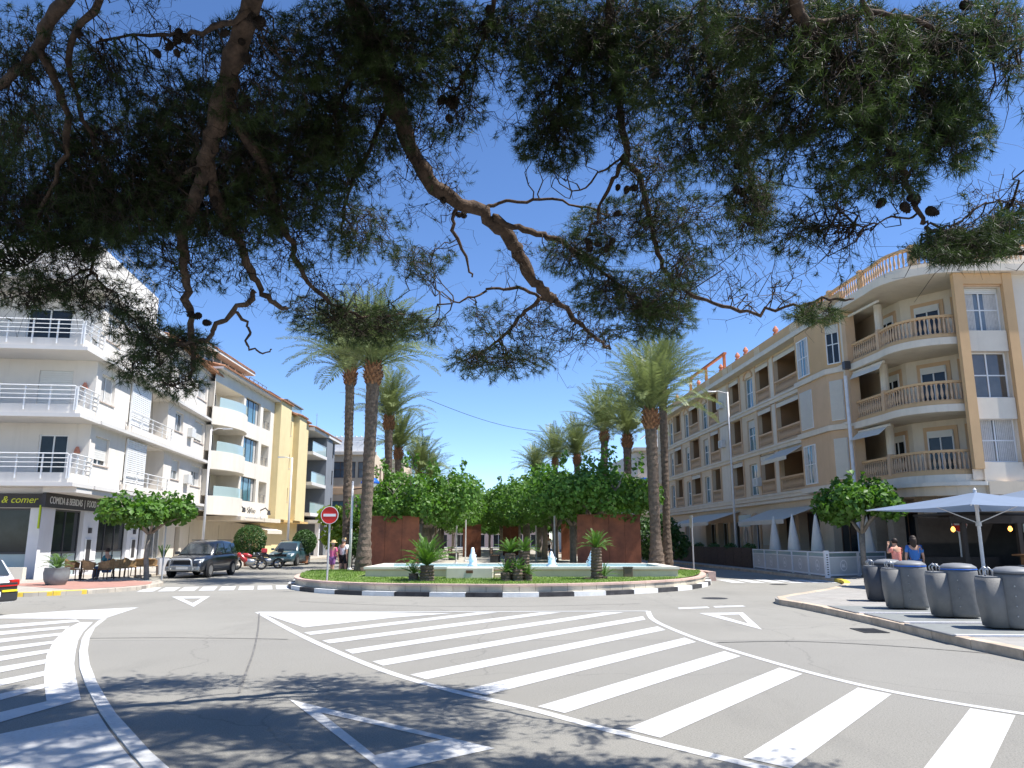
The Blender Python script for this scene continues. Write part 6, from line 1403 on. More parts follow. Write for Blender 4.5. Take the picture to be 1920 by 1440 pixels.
def car(name, loc, rz, paint_, label, top=None, Hs=1.0, plate='plate_white', bullbar=False, rear_mat=None):
    e = empty(name, loc, rz, label, 'car', local=True); P_ = MATS[paint_]
    st = [(-2.28, .62, .74, .36), (-2.24, .95, .82, .30), (-2.05, 1.03, .895, .27), (-1.4, 1.07, .92, .25), (-.5, 1.06, .925, .24), (.4, 1.04, .92, .24), (.95, 1.03, .905, .25), (1.5, .97, .89, .26), (1.95, .89, .86, .27), (2.2, .74, .80, .30), (2.28, .60, .72, .36)]
    rings = []
    for x, zt, w, zb in st:
        zt *= Hs; h = [(w * .90, zb), (w * .985, zb + .10), (w, (zb + zt) * .5), (w * .985, zt - .14), (w * .93, zt - .03), (w * .78, zt + .01), (w * .4, zt + .035)]
        rings.append([(x, a, b) for a, b in h] + [(x, -a, b) for a, b in h[::-1]])
    loft(rings).build('body', P_, e)
    gh_ = [(-2.16, 1.0, .80), (-1.95, 1.60, .60), (-1.5, 1.68, .655), (-.6, 1.71, .67), (.05, 1.66, .66), (.32, 1.55, .645), (1.02, 1.0, .79)]
    rings = []
    for x, zt, w in gh_:
        zt *= Hs; b = 1.0 * Hs; wl_ = .84
        rings.append([(x, wl_ if zt > b + .02 else w, b - .03), (x, w + .02 * (zt > b), zt - .05 if zt > b + .02 else b), (x, w * .8, zt + (.0 if zt > b + .02 else 0)), (x, -w * .8, zt), (x, -w - .02 * (zt > b), zt - .05 if zt > b + .02 else b), (x, -wl_ if zt > b + .02 else -w, b - .03)])
    loft(rings).build('cabin', MATS[top or paint_], e)
    def pane(name_, pts, mat='car_glass', off=.006):
        mb = MB(); a, b, c, d = [Vector(p) for p in pts]; n = (b - a).cross(d - a).normalized() * off; mb.hexa([a - n, b - n, c - n, d - n, a + n, b + n, c + n, d + n]); return mb.build(name_, MATS[mat], e)
    h = Hs
    pane('windscreen', [(.98, -.70, 1.06 * h), (.98, .70, 1.06 * h), (.36, .56, 1.53 * h), (.36, -.56, 1.53 * h)], off=.022)
    pane('rear_window', [(-2.13, .66, 1.12 * h), (-2.13, -.66, 1.12 * h), (-1.97, -.52, 1.56 * h), (-1.97, .52, 1.56 * h)], off=.02)
    for s in (-1, 1):
        for (x0, x1, u0, u1) in ((-.42, .74, -.42, .12), (-1.3, -.5, -1.26, -.5), (-1.98, -1.4, -1.82, -1.36)):
            q_ = [(x0, s * .853, 1.08 * h), (x1, s * .853, 1.08 * h), (u1, s * .70, 1.56 * h), (u0, s * .70, 1.58 * h)]; pane('side_window', q_ if s < 0 else q_[::-1], off=.014)
        for x in (-1.36, 1.42):
            mb = MB(); mb.lathe([(.01, -.012), (.41, -.012), (.41, .012), (.01, .012)], 24); mb.build('wheel_arch', MATS['plastic_black'], e, loc=(x, s * .905, .40), rot=(math.pi / 2, 0, 0)); wheel(e, x, s * .845, .345, .22, s)
        mb = MB(); mb.box(-.1, .1, -.09, .09, -.07, .07); mb.build('mirror', P_, e, loc=(.62, s * 1.0, 1.12 * h), bevel=.03)
        mb = MB(); mb.hexa([(2.02, s * .46, .70), (2.16, s * .46, .66), (2.02, s * .80, .68), (1.9, s * .82, .72), (1.94, s * .46, .85 * h), (2.05, s * .46, .83 * h), (1.95, s * .78, .85 * h), (1.84, s * .83, .87 * h)] if s > 0 else [(1.9, s * .82, .72), (2.02, s * .80, .68), (2.16, s * .46, .66), (2.02, s * .46, .70), (1.84, s * .83, .87 * h), (1.95, s * .78, .85 * h), (2.05, s * .46, .83 * h), (1.94, s * .46, .85 * h)]); o = mb.build('headlight', MATS['headlight'], e); o.location = (.075, 0, 0)
        mb = MB(); mb.box(-2.30, -2.1, s * .70 - .12, s * .70 + .12, .84 * h, 1.0 * h); mb.build('tail_light', MATS['lens_red'], e, bevel=.02)
        mb = MB(); mb.tube([(-1.8, s * .62, 1.72 * h), (-.0, s * .62, 1.72 * h)], .02, 6); mb.build('roof_rail', MATS['plastic_black'], e)
        mb = MB(); mb.box(-.95, 1.0, s * .90 - .02, s * .90 + .035, .26, .37); mb.build('side_sill', MATS['plastic_black'], e)
    mb = MB(); mb.box(2.12, 2.27, -.42, .42, .60, .78)
    for k in range(3): mb.box(2.272, 2.28, -.40, .40, .63 + k * .05, .645 + k * .05)
    mb.build('grille', MATS['plastic_black'], e); mb = MB(); mb.box(2.1, 2.33, -.78, .78, .32, .52); mb.build('bumper', MATS[paint_ if not bullbar else 'alloy'], e, bevel=.05)
    mb = MB(); mb.box(-2.34, -2.1, -.78, .78, .32, .56); mb.build('bumper', MATS[rear_mat or paint_], e, bevel=.05)
    mb = MB(); mb.box(2.331, 2.345, -.26, .26, .40, .51); mb.build('number_plate', MATS['plate_white'], e); mb = MB(); mb.box(-2.36, -2.341, -.26, .26, .44, .55); mb.build('number_plate', MATS[plate], e)
    if bullbar:
        mb = MB(); mb.smooth = True; mb.tube([(2.44, -.52, .34), (2.5, -.47, .78), (2.5, -.40, .84), (2.5, .40, .84), (2.5, .47, .78), (2.44, .52, .34)], .038, 8); mb.tube([(2.47, -.50, .55), (2.47, .50, .55)], .034, 8)
        for s in (-.5, .5): mb.tube([(2.2, s, .42), (2.45, s, .40)], .03, 6)
        mb.build('bull_bar', M('bull_bar', (.55, .56, .57), rough=.35, metal=.3, var=.04), e)
    return e
car('parked_car', (-14.75, 37.9, 0), R(-90 - 1), 'car_black', 'black off-road car with silver bull bar parked at the left kerb', bullbar=True, Hs=.98)
car('parked_car', (-15.15, 54.0, 0), R(-90), 'car_teal', 'dark teal car parked beside the motorcycles on the left street', Hs=.96)
lc = car('passing_car', (-13.85, 18.2, 0), R(168), 'car_white', 'white car with dark tailgate cut off by the left edge', Hs=.80, rear_mat='plastic_black', plate='plate_white')
mb = MB(); mb.box(-2.325, -2.29, -.74, .74, .45, .74); mb.build('tailgate_panel', MATS['plastic_black'], lc, bevel=.01); mb = MB(); mb.box(-2.345, -2.326, -.72, .72, .66, .69); mb.build('light_strip', MATS['lens_red'], lc)
mb = MB(); mb.box(-2.355, -2.33, -.72, -.30, .54, .585); mb.build('reflector', MATS['plate_yellow'], lc); mb = MB(); mb.lathe([(.001, 0), (.06, .005), (.05, .012), (.001, .014)], 10); mb.build('emblem', MATS['chrome'], lc, loc=(-2.33, 0, .60), rot=(0, -math.pi / 2, 0))

def moto(loc, rz, paint_, label, lean=.12):
    e = empty('motorcycle', loc, rz, label, 'motorcycle', local=True)
    for x in (-.68, .70):
        mb = MB(); mb.lathe([(.22, -.06), (.30, -.055), (.315, 0), (.30, .055), (.22, .06)], 22, caps=False); o = mb.build('wheel', MATS['rubber'], e, loc=(x, 0, .315), rot=(math.pi / 2, 0, 0))
        mb = MB(); mb.lathe([(.225, -.03), (.24, 0), (.225, .03), (.2, 0)], 22, caps=False)
        for k in range(5): a = k * 1.2566; mb.tube([(0, 0, 0), (.21 * math.cos(a), .21 * math.sin(a), 0)], .018, 5)
        mb.build('rim', MATS['alloy'], o)
    mb = MB(); mb.smooth = True
    for s in (-.09, .09): mb.tube([(.70, s, .315), (.45, s, .95)], .028, 7)
    mb.build('fork', MATS['chrome'], e)
    mb = MB(); mb.smooth = True; mb.tube([(.42, 0, .98), (.40, .2, 1.02), (.30, .36, .98)], .016, 6); mb.tube([(.42, 0, .98), (.40, -.2, 1.02), (.30, -.36, .98)], .016, 6); mb.build('handlebar', MATS['plastic_black'], e)
    loft([[(x, w * math.cos(a), z + hh * math.sin(a)) for a in np.linspace(0, 2 * math.pi, 10, endpoint=False)] for x, w, hh, z in ((.42, .06, .06, .84), (.32, .13, .12, .84), (.1, .15, .13, .82), (-.1, .10, .09, .76), (-.16, .05, .05, .74))]).build('tank', MATS[paint_], e)
    loft([[(x, w * math.cos(a), z + hh * math.sin(a)) for a in np.linspace(0, 2 * math.pi, 10, endpoint=False)] for x, w, hh, z in ((-.1, .1, .04, .76), (-.35, .14, .05, .77), (-.65, .12, .05, .84), (-.9, .06, .04, .92))]).build('seat', MATS['plastic_black'], e)
    loft([[(x, w * math.cos(a), z + hh * math.sin(a)) for a in np.linspace(0, 2 * math.pi, 10, endpoint=False)] for x, w, hh, z in ((.72, .03, .05, .86), (.62, .12, .14, .86), (.5, .17, .2, .78), (.3, .18, .2, .6), (.05, .16, .12, .48))]).build('fairing', MATS[paint_], e)
    loft([[(x, w * math.cos(a), z + hh * math.sin(a)) for a in np.linspace(0, 2 * math.pi, 10, endpoint=False)] for x, w, hh, z in ((.25, .12, .1, .5), (.1, .17, .2, .48), (-.2, .16, .18, .45), (-.35, .1, .1, .45))]).build('engine', MATS['alloy'], e)
    mb = MB(); mb.smooth = True; mb.tube([(.15, -.12, .3), (-.2, -.16, .27), (-.75, -.2, .42)], [.03, .035, .055], 8); mb.build('exhaust', MATS['chrome'], e)
    mb = MB(); mb.box(-.95, -.62, -.16, .16, .95, 1.2); mb.build('top_box', MATS[paint_], e, bevel=.05)
    mb = MB(); mb.lathe([(.01, 0), (.08, .0), (.09, .04), (.02, .05)], 12); mb.build('headlamp', MATS['headlight'], e, loc=(.72, 0, .88), rot=(0, math.pi / 2, 0))
    e.rotation_euler = (lean, 0, rz); return e
moto((-15.1, 45.6, 0), R(198), 'moto_red', 'red motorcycle parked behind the black off-road car'); moto((-14.6, 47.2, 0), R(205), 'moto_black', 'black motorcycle parked between the red one and the teal car')

# ------------------------------------------------------------ people
M('skin', (.48, .28, .19), rough=.6, var=.06); M('hair_dark', (.03, .02, .015), rough=.6); M('hair_grey', (.35, .33, .31), rough=.7)
def cloth(name, col): return M(name, col, rough=.9, var=.12, scale=8, bump=.2, bscale=30)
for n_, c_ in (('pink', (.72, .16, .30)), ('white', (.70, .70, .70)), ('black', (.02, .02, .022)), ('blue', (.05, .16, .42)), ('coral', (.75, .28, .22)), ('teal', (.04, .16, .19)), ('denim', (.10, .15, .26)), ('purple', (.28, .12, .30)), ('straw', (.62, .44, .22)), ('shoe', (.3, .28, .26))): cloth('cloth_' + n_, c_)
def skin_obj(name, verts, edges, rad, mat, parent, root=0, sub=1):
    me = bpy.data.meshes.new(name); me.from_pydata([tuple(v) for v in verts], edges, []); o = put(name, me, parent); me.materials.append(mat)
    sk = o.modifiers.new('skin', 'SKIN'); sk.use_smooth_shade = True
    for i, r in enumerate(rad): me.skin_vertices[0].data[i].radius = (r, r) if not isinstance(r, tuple) else r; me.skin_vertices[0].data[i].use_root = (i == root)
    ss = o.modifiers.new('round', 'SUBSURF'); ss.levels = sub; ss.render_levels = sub; return o
def person(loc, rz, h, label, top, bottom, pose='stand', hat=None, hair='hair_dark', long_hair=False, long_legs=False, arms=None, step=.12):
    e = empty('person', loc, rz, label, 'person', local=True); k = h / 1.72; J = {}
    seat = pose == 'sit'
    J['pel'] = Vector((0, 0, .50 if seat else .94)); b = J['pel'].z - .94
    J['spn'] = Vector((.0, 0, 1.14 + b)); J['chs'] = Vector((.02 if seat else 0, 0, 1.34 + b)); J['nck'] = Vector((.03, 0, 1.47 + b)); J['hd1'] = Vector((.045, 0, 1.56 + b)); J['hd2'] = Vector((.045, 0, 1.645 + b))
    for s, n_ in ((1, 'l'), (-1, 'r')):
        J['hip' + n_] = Vector((0, s * .09, .90 + b)); st_ = step * s
        if seat: J['kne' + n_] = Vector((.42, s * .12, .50)); J['ank' + n_] = Vector((.46, s * .13, .08)); J['toe' + n_] = Vector((.62, s * .14, .03))
        else: J['kne' + n_] = Vector((st_ * .55 + .03, s * .095, .50)); J['ank' + n_] = Vector((st_ * 1.1 - .02, s * .10, .09)); J['toe' + n_] = Vector((st_ * 1.1 + .15, s * .11, .03))
        J['sho' + n_] = Vector((.01, s * .18, 1.39 + b)); a = (arms or {}).get(n_)
        if a: J['elb' + n_], J['wri' + n_], J['han' + n_] = [Vector(q_) for q_ in a]
        elif seat: J['elb' + n_] = Vector((.10, s * .25, 1.13 + b)); J['wri' + n_] = Vector((.33, s * .16, 1.08 + b)); J['han' + n_] = Vector((.41, s * .13, 1.08 + b))
        else: J['elb' + n_] = Vector((-.03 - st_ * .3, s * .245, 1.12)); J['wri' + n_] = Vector((.04 - st_ * .8, s * .255, .88)); J['han' + n_] = Vector((.06 - st_ * .9, s * .255, .79))
    names = list(J); V_ = [J[n_] * k for n_ in names]; ix = {n_: i for i, n_ in enumerate(names)}
    E_ = [('pel', 'spn'), ('spn', 'chs'), ('chs', 'nck'), ('nck', 'hd1'), ('hd1', 'hd2')]
    for n_ in 'lr': E_ += [('pel', 'hip' + n_), ('hip' + n_, 'kne' + n_), ('kne' + n_, 'ank' + n_), ('ank' + n_, 'toe' + n_), ('chs', 'sho' + n_), ('sho' + n_, 'elb' + n_), ('elb' + n_, 'wri' + n_), ('wri' + n_, 'han' + n_)]
    RA = dict(pel=.125, spn=.115, chs=.125, nck=.052, hd1=.085, hd2=.078, hip=.085, kne=.058, ank=.04, toe=.032, sho=.058, elb=.042, wri=.028, han=.03)
    ed = [(ix[a], ix[b_]) for a, b_ in E_]; rad = [RA[n_ if n_ in RA else n_[:-1]] * k for n_ in names]
    # fingers
    for n_, s in (('l', 1), ('r', -1)):
        d = (J['han' + n_] - J['wri' + n_]).normalized(); sd = d.orthogonal().normalized()
        for q_ in range(5):
            off_ = sd * (q_ - 2) * .016; ln_ = (.05, .075, .085, .078, .062)[q_]; base = J['han' + n_] + d * .02 + off_
            if q_ == 0: base = J['han' + n_] - d * .03 + sd * -.03
            i0 = len(V_); V_ += [base * k, (base + d * ln_ * .55 + off_ * .3) * k, (base + d * ln_ * .95 + off_ * .3 + sd.cross(d) * .015) * k]; rad += [.010 * k, .009 * k, .007 * k]; ed += [(ix['han' + n_], i0), (i0, i0 + 1), (i0 + 1, i0 + 2)]
    skin_obj('body', V_, ed, rad, MATS['skin'], e)
    def part(name, nn, ee, rr, mat, clip=None):
        vs = [(clip[n_] if clip and n_ in clip else J[n_]) * k for n_ in nn]; skin_obj(name, vs, [(nn.index(a), nn.index(b_)) for a, b_ in ee], [r * k for r in rr], mat, e)
    part('shirt', ['spn', 'pel', 'chs', 'shol', 'shor', 'elbl', 'elbr'], [('pel', 'spn'), ('spn', 'chs'), ('chs', 'shol'), ('chs', 'shor'), ('shol', 'elbl'), ('shor', 'elbr')], [.148, .15, .15, .08, .08, .066, .066], MATS['cloth_' + top],
         {'elbl': J['shol'].lerp(J['elbl'], .75), 'elbr': J['shor'].lerp(J['elbr'], .75), 'chs': J['chs'] + Vector((0, 0, .03)), 'pel': J['pel'] + Vector((0, 0, .02))})
    f = .98 if long_legs else .8
    part('trousers' if long_legs else 'shorts', ['pel', 'hipl', 'hipr', 'knel', 'kner'] + (['ankl', 'ankr'] if long_legs else []), [('pel', 'hipl'), ('pel', 'hipr'), ('hipl', 'knel'), ('hipr', 'kner')] + ([('knel', 'ankl'), ('kner', 'ankr')] if long_legs else []), [.15, .105, .105, .088, .088] + ([.062, .062] if long_legs else []), MATS['cloth_' + bottom],
         {'knel': J['hipl'].lerp(J['knel'], 1 if long_legs else .85), 'kner': J['hipr'].lerp(J['kner'], 1 if long_legs else .85)})
    hd = J['hd2'] * k
    mb = MB(); mb.smooth = True; mb.lathe([(.085 * k, -.07 * k), (.098 * k, -.01 * k), (.095 * k, .04 * k), (.06 * k, .085 * k), (.01, .1 * k)], 14); o = mb.build('hair', MATS[hair], e, loc=hd + Vector((-.015, 0, .0)))
    if long_hair: mb = MB(); mb.smooth = True; mb.lathe([(.03, -.36), (.085, -.25), (.10, -.08), (.09, .0)], 12); mb.build('long_hair', MATS[hair], e, loc=hd + Vector((-.06, 0, .02)))
    mb = MB(); mb.smooth = True; mb.tube([(.075 * k, 0, .0), (.115 * k, 0, -.03 * k), (.085 * k, 0, -.045 * k)], [.012, .016, .012], 6); mb.build('nose', MATS['skin'], e, loc=hd)
    mb = MB()
    for s in (-1, 1): mb.lathe([(.001, 0), (.01, .004), (.001, .012)], 6, (.082 * k, s * .032 * k, .0))
    mb.build('eyes', MATS['hair_dark'], e, loc=hd)
    if hat:
        mb = MB(); mb.smooth = True
        if hat == 'straw': mb.lathe([(.20, .015), (.19, .03), (.105, .045), (.10, .11), (.08, .135), (.01, .14)], 18)
        else: mb.lathe([(.105, .02), (.105, .06), (.08, .11), (.01, .125)], 16); mb.box(.07, .19, -.07, .07, .03, .042)
        mb.build('hat', MATS['cloth_straw'], e, loc=hd)
    for n_ in 'lr':
        a, t = J['ank' + n_] * k, J['toe' + n_] * k; mb = MB(); mb.smooth = True; mb.tube([a + Vector((-.05, 0, -.05)), a + Vector((.03, 0, -.045)), t], [.05, .055, .035], 8); mb.build('shoe', MATS['cloth_shoe'], e)
    return e
person((at(623, 1050, 37).x, 37.0, 0), R(70), 1.62, 'person in a pink top and straw hat walking behind the no entry sign', 'pink', 'purple', hat='straw', hair='hair_grey')
person((at(645, 1050, 37.2).x - .08, 37.3, 0), R(65), 1.76, 'person in a white shirt, dark shorts and tan cap beside the white pole', 'white', 'black', hat='cap', hair='hair_grey', step=-.12)
person((2.75, 60, .30), R(85), 1.78, 'person in a white shirt and black shorts seen from behind on the promenade', 'white', 'black')
person((12.35, 24.3, .13), R(70), 1.68, 'person in a blue top with long dark hair behind the bins', 'blue', 'denim', long_hair=True, long_legs=True)
person((11.95, 24.6, .13), R(120), 1.60, 'person in a coral top raising an arm beside the person in blue', 'coral', 'denim', hair='hair_dark', long_legs=True, arms={'l': [(.15, .24, 1.25), (.2, .14, 1.46), (.2, .1, 1.55)]})

# ------------------------------------------------------------ cafe furniture on the left pavement
M('wicker', (.36, .22, .10), var=.3, scale=14, bump=.6, bscale=60, rough=.8); M('wood_dark', (.09, .055, .035), var=.3, scale=6)
def wchair(loc, rz, label):
    e = empty('wicker_chair', loc, rz, label, 'chair', 'wicker cafe chairs', local=True)
    mb = MB(); mb.box(-.22, .22, -.24, .24, .40, .45); mb.build('seat', MATS['wicker'], e, bevel=.02)
    for (x, y) in ((-.2, -.22), (-.2, .22), (.2, -.2), (.2, .2)): mb = MB(); mb.tube([(x * 1.1, y * 1.1, 0), (x, y, .42)], .02, 6); mb.build('leg', MATS['wood_dark'], e)
    mb = MB(); n = 10; pts = [(-.22 + .02 * math.cos(a) - .05 * (1 - abs(math.sin(a))) + .40 * max(0, abs(a) - .9) , .27 * math.sin(a) if abs(a) < 1.57 else .27 * (1 if a > 0 else -1), 0) for a in np.linspace(-1.9, 1.9, n + 1)]
    for i in range(n):
        (x0, y0, _), (x1, y1, _) = pts[i], pts[i + 1]; t0, t1 = .84 - .16 * abs(i - n / 2) / (n / 2), .84 - .16 * abs(i + 1 - n / 2) / (n / 2); mb.hexa([(x0, y0, .46), (x1, y1, .46), (x1 * .9, y1 * .93, .46), (x0 * .9, y0 * .93, .46), (x0 * 1.1, y0, t0), (x1 * 1.1, y1, t1), (x1, y1 * .93, t1), (x0, y0 * .93, t0)])
    mb.build('backrest', MATS['wicker'], e); return e
def ctable(loc, label):
    e = empty('cafe_table', loc, 0, label, 'table', 'cafe tables', local=True); mb = MB(); mb.box(-.34, .34, -.34, .34, .72, .75); mb.build('table_top', MATS['wicker'], e, bevel=.01)
    mb = MB(); mb.tube([(0, 0, .03), (0, 0, .72)], .035, 8); mb.build('column', MATS['plastic_black'], e); mb = MB(); mb.lathe([(.24, 0), (.22, .025), (.04, .04)], 14); mb.build('base', MATS['plastic_black'], e)
g0 = lambda px, py: gp(px, py, .12)
for px, py, a, lab in ((133, 1088, 10, 'wicker chair nearest the big round pot'), (165, 1088, 20, 'empty dark wicker chair facing the seated person'), (224, 1084, 160, 'wicker chair at the table just right of the seated person'), (243, 1082, 30, 'wicker chair left of the small tree trunk'), (258, 1080, 180, 'wicker chair right by the small tree trunk'), (284, 1079, 20, 'wicker chair between the small tree and the white planter')):
    p = g0(px, py); wchair(p, R(a), lab)
for px, py, lab in ((150, 1087, 'cafe table near the big round pot'), (212, 1083, 'cafe table beside the seated person'), (270, 1080, 'cafe table behind the small tree trunk')): p = g0(px, py); ctable(p, lab)
p = g0(197, 1087); wchair(p, R(175), 'wicker chair in which a person in teal sits'); person((p.x + .02, p.y, .10), R(175), 1.70, 'person in a teal shirt sitting at the cafe table under the small tree', 'teal', 'denim', 'sit', long_legs=True)
# pots
M('pot_grey', (.20, .22, .22), var=.15, scale=3, bump=.2); leafmat('pot_leaf', (.11, .20, .05), tr=.3, var=.3)
p = g0(104, 1097); e = empty('potted_plant', p, 0, 'big grey round pot with a leafy plant in front of the cafe', 'potted plant', local=True)
mb = MB(); mb.smooth = True; mb.lathe([(.30, 0), (.40, .2), (.43, .42), (.40, .58), (.42, .6), (.36, .6), (.34, .5)], 20); mb.build('pot', MATS['pot_grey'], e)
fm = frond_mesh('leaf', .95, 1.2, 12, .07, .26, MATS['pot_leaf'], 77, .5)
for i in range(13): put('leaf', fm, e, loc=(0, 0, .55), rot=(0, -R(85 - 5 * i), i * 2.4), sc=.7 + .03 * (i % 5))
p = gp(303, 1077, .12); e = empty('potted_plant', p, 0, 'tall white planter with a branching succulent near the wall', 'potted plant', local=True)
mb = MB(); mb.lathe([(.26, 0), (.34, .75), (.36, .77), (.30, .77), (.28, .6)], 4); mb.build('planter', MATS['pillar_white'], e); mb = MB(); mb.smooth = True
for i in range(9): a = i * 2.4; mb.tube([(0, 0, .7), (.1 * math.cos(a), .1 * math.sin(a), 1.0), (.26 * math.cos(a), .26 * math.sin(a), 1.25 + .05 * (i % 3))], [.035, .03, .02], 6)
mb.build('stems', MATS['bush_leaf'], e)

# ------------------------------------------------------------ signs, lamps, cable
M('sign_red', (.60, .025, .02), rough=.4, var=.05); M('sign_white', (.75, .75, .74), rough=.4, var=.03); M('pole_grey', (.5, .5, .5), rough=.45, metal=.3, var=.06); M('lamp_blue', (.02, .12, .55), rough=.3, var=.05); M('pole_white', (.68, .67, .66), rough=.45, var=.06)
def noentry(loc, zc, r, rz, label, lean=0.0):
    e = empty('no_entry_sign', loc, rz, label, 'road sign', 'no entry signs', local=True)
    mb = MB(); mb.tube([(lean, 0, -.05), (0, 0, zc + r)], .032, 10); mb.build('pole', MATS['pole_grey'], e)
    d = MB(); d.lathe([(r, 0), (r, .02)], 36); d.build('disc', MATS['sign_red'], e, loc=(0, -.045, zc), rot=(math.pi / 2, 0, 0)); mb = MB(); mb.box(-r * .72, r * .72, -.075, -.0655, zc - r * .15, zc + r * .15); mb.build('white_bar', MATS['sign_white'], e)
    d = MB(); d.lathe([(r * 1.02, 0), (r * 1.02, .012), (r * .96, .014), (r * .96, .0)], 36, caps=False); d.build('rim', MATS['sign_white'], e, loc=(0, -.0645, zc), rot=(math.pi / 2, 0, 0))
    return e
c = gp(613, 1089, .36); tpt = at(619, 966, c.y); noentry((tpt.x, c.y, .36), tpt.z - .36, .29, 0, 'red no entry sign on a grey pole at the left end of the lawn', tpt.x * 0 + (c.x - tpt.x))
c = Vector((0, 32.8)); tpt = at(313, 970, c.y); noentry((tpt.x, c.y, .12), tpt.z - .12, .27, R(25), 'red no entry sign half hidden by the left street tree')
noentry((16.75, 29.5, .13), 2.15, .3, R(5), 'red no entry sign seen under the edge of the big parasol')
def lamp(loc, h, label, dome=None, arm=None, r=.06):
    e = empty('street_lamp', loc, 0, label, 'street lamp', local=True); mb = MB(); mb.smooth = True; mb.tube([(0, 0, -.05), (0, 0, h)], [r * 1.2, r * .8], 10); mb.build('pole', MATS['pole_white'], e)
    mb = MB(); mb.lathe([(r * 2.2, 0), (r * 2, .1), (r * 1.3, .16)], 12); mb.build('base', MATS['pole_grey'], e)
    if arm:
        mb = MB(); mb.smooth = True; mb.tube([(0, 0, h - .1), (arm * .5, 0, h + .05), (arm, 0, h + .05)], .03, 7); mb.build('arm', MATS['pole_white'], e); mb = MB(); mb.hexa([(arm - .1, -.09, h - .02), (arm + .45, -.09, h), (arm + .45, .09, h), (arm - .1, .09, h - .02), (arm - .1, -.07, h + .09), (arm + .45, -.05, h + .07), (arm + .45, .05, h + .07), (arm - .1, .07, h + .09)]); mb.build('lamp_head', MATS['pole_grey'], e)
    if dome:
        mb = MB(); mb.smooth = True; mb.tube([(0, 0, h - .35), (dome * .6, 0, h - .3), (dome, 0, h - .05)], .025, 7); mb.build('arm', MATS['plastic_black'], e)
        mb = MB(); mb.smooth = True; mb.lathe([(.42, 0), (.40, .08), (.30, .2), (.15, .27), (.01, .29)], 20); mb.build('dome', MATS['lamp_blue'], e, loc=(dome, 0, h - .1)); mb = MB(); mb.smooth = True; mb.lathe([(.02, -.2), (.2, -.16), (.3, -.06), (.33, -.001)], 18); mb.build('globe', MATS['sign_white'], e, loc=(dome, 0, h - .1))
    return e
t = at(398, 805, 46); lamp((t.x - .05, 46, .12), t.z - .12, 'tall white street lamp in front of the white corner house', arm=.8, r=.07)
t = at(548, 858, 60); lamp((t.x, 60, .12), t.z - .12, 'white street lamp in front of the yellow house', arm=-1.0, r=.08)
t = at(662, 905, 34.2); lamp((at(658, 1000, 34.2).x, 34.2, .36), t.z - .3, 'white pole lamp with a blue dome between the two left palms', dome=.75, r=.055)
t = at(1200, 905, 44); lamp((t.x - .35, 44, .3), t.z - .2, 'lamp with a blue dome beside the lit palm on the right', dome=.6, r=.055)
t = at(1372, 735, 49); lamp((at(1376, 950, 49).x, 49, .13), t.z - .13, 'tall street lamp in front of the sand apartment block', arm=-1.2, r=.06)
for i, (px, Y, h_) in enumerate(((856, 47, 3.9), (873, 52, 3.9), (1040, 41, 4.6), (1005, 52, 4.2))):
    c = at(px, 1000, Y); e = empty('banner_pole', (c.x, Y, .3), 0, 'slim pale pole on the promenade, %s' % ['leftmost of four', 'second from the left', 'nearest one right of the walker', 'third from the left'][i], 'pole', 'slim poles on the promenade', local=True)
    mb = MB(); mb.tube([(0, 0, -.02), (0, 0, h_)], .045, 8); mb.build('shaft', MATS['pole_white'], e); mb = MB(); mb.lathe([(.12, 0), (.1, .06), (.05, .1)], 10); mb.build('foot', MATS['pole_grey'], e)
c = at(1298, 1000, 39.5); e = empty('sign_pole', (c.x, 39.5, .3), 0, 'thin grey pole with a sign seen edge on, right of the lawn', 'sign pole', local=True); mb = MB(); mb.tube([(0, 0, -.3), (0, 0, 2.6)], .035, 8); mb.build('pole', MATS['pole_grey'], e); mb = MB(); mb.box(-.05, -.02, -.3, .3, 2.0, 2.6); mb.build('plate', MATS['pole_grey'], e)
mb = MB(); a, b = at(800, 748, 48), at(1060, 812, 62); mb.tube([a.lerp(b, t) + Vector((0, 0, -.55 * math.sin(math.pi * t))) for t in np.linspace(0, 1, 16)], .016, 5); tag(mb.build('cable', MATS['plastic_black']), 'thin dark cable strung across the avenue between palms', 'cable')
# benches and planters on the promenade
for i, (px, Y, lab) in enumerate(((930, 50, 'dark bench on the promenade behind the cycad clump'), (852, 56, 'stone bench under the left mulberries'))):
    c = at(px, 1030, Y); e = empty('park_bench', (c.x, Y, .3), R(86), lab, 'bench', local=True)
    for k in range(4): mb = MB(); mb.box(-.9, .9, -.22 + k * .12, -.12 + k * .12, .42, .46); mb.build('seat_slat', MATS['wood_dark'], e)
    for k in range(3): mb = MB(); mb.box(-.9, .9, .26 + k * .02, .29 + k * .02, .55 + k * .12, .64 + k * .12); mb.build('back_slat', MATS['wood_dark'], e)
    for x in (-.75, .75): mb = MB(); mb.box(x - .04, x + .04, -.2, .3, -.01, .42); mb.box(x - .04, x + .04, .28, .33, .42, .9); mb.build('leg', MATS['iron'], e)
# end of the avenue: low pink building
FZ = Facade((-22, 168), (1, 0)); bz = empty('low_building', (-8, 168, 0), label='low pinkish building closing the far end of the promenade', cat='building')
wall_holes(FZ, 0, 30, 0, 4.2, [(a, a + 2.2, .2, 2.8, .3) for a in range(2, 28, 4)]).build('wall', M('plaster_pink', (.58, .42, .36), coords='Pos', streak=.2), bz)
for a in range(2, 28, 4): window(bz, FZ, a, a + 2.2, .2, 2.8, -.3, pane='pane_dark', sill=False, name='shop_window')
volume('core', 'plaster_pink', bz, [(-22, 168.4), (8, 168.4), (8, 176), (-22, 176)], 0, 4.15); tiles(FZ, bz, 0, 30, 4.22, -2, .5, drop=.8)

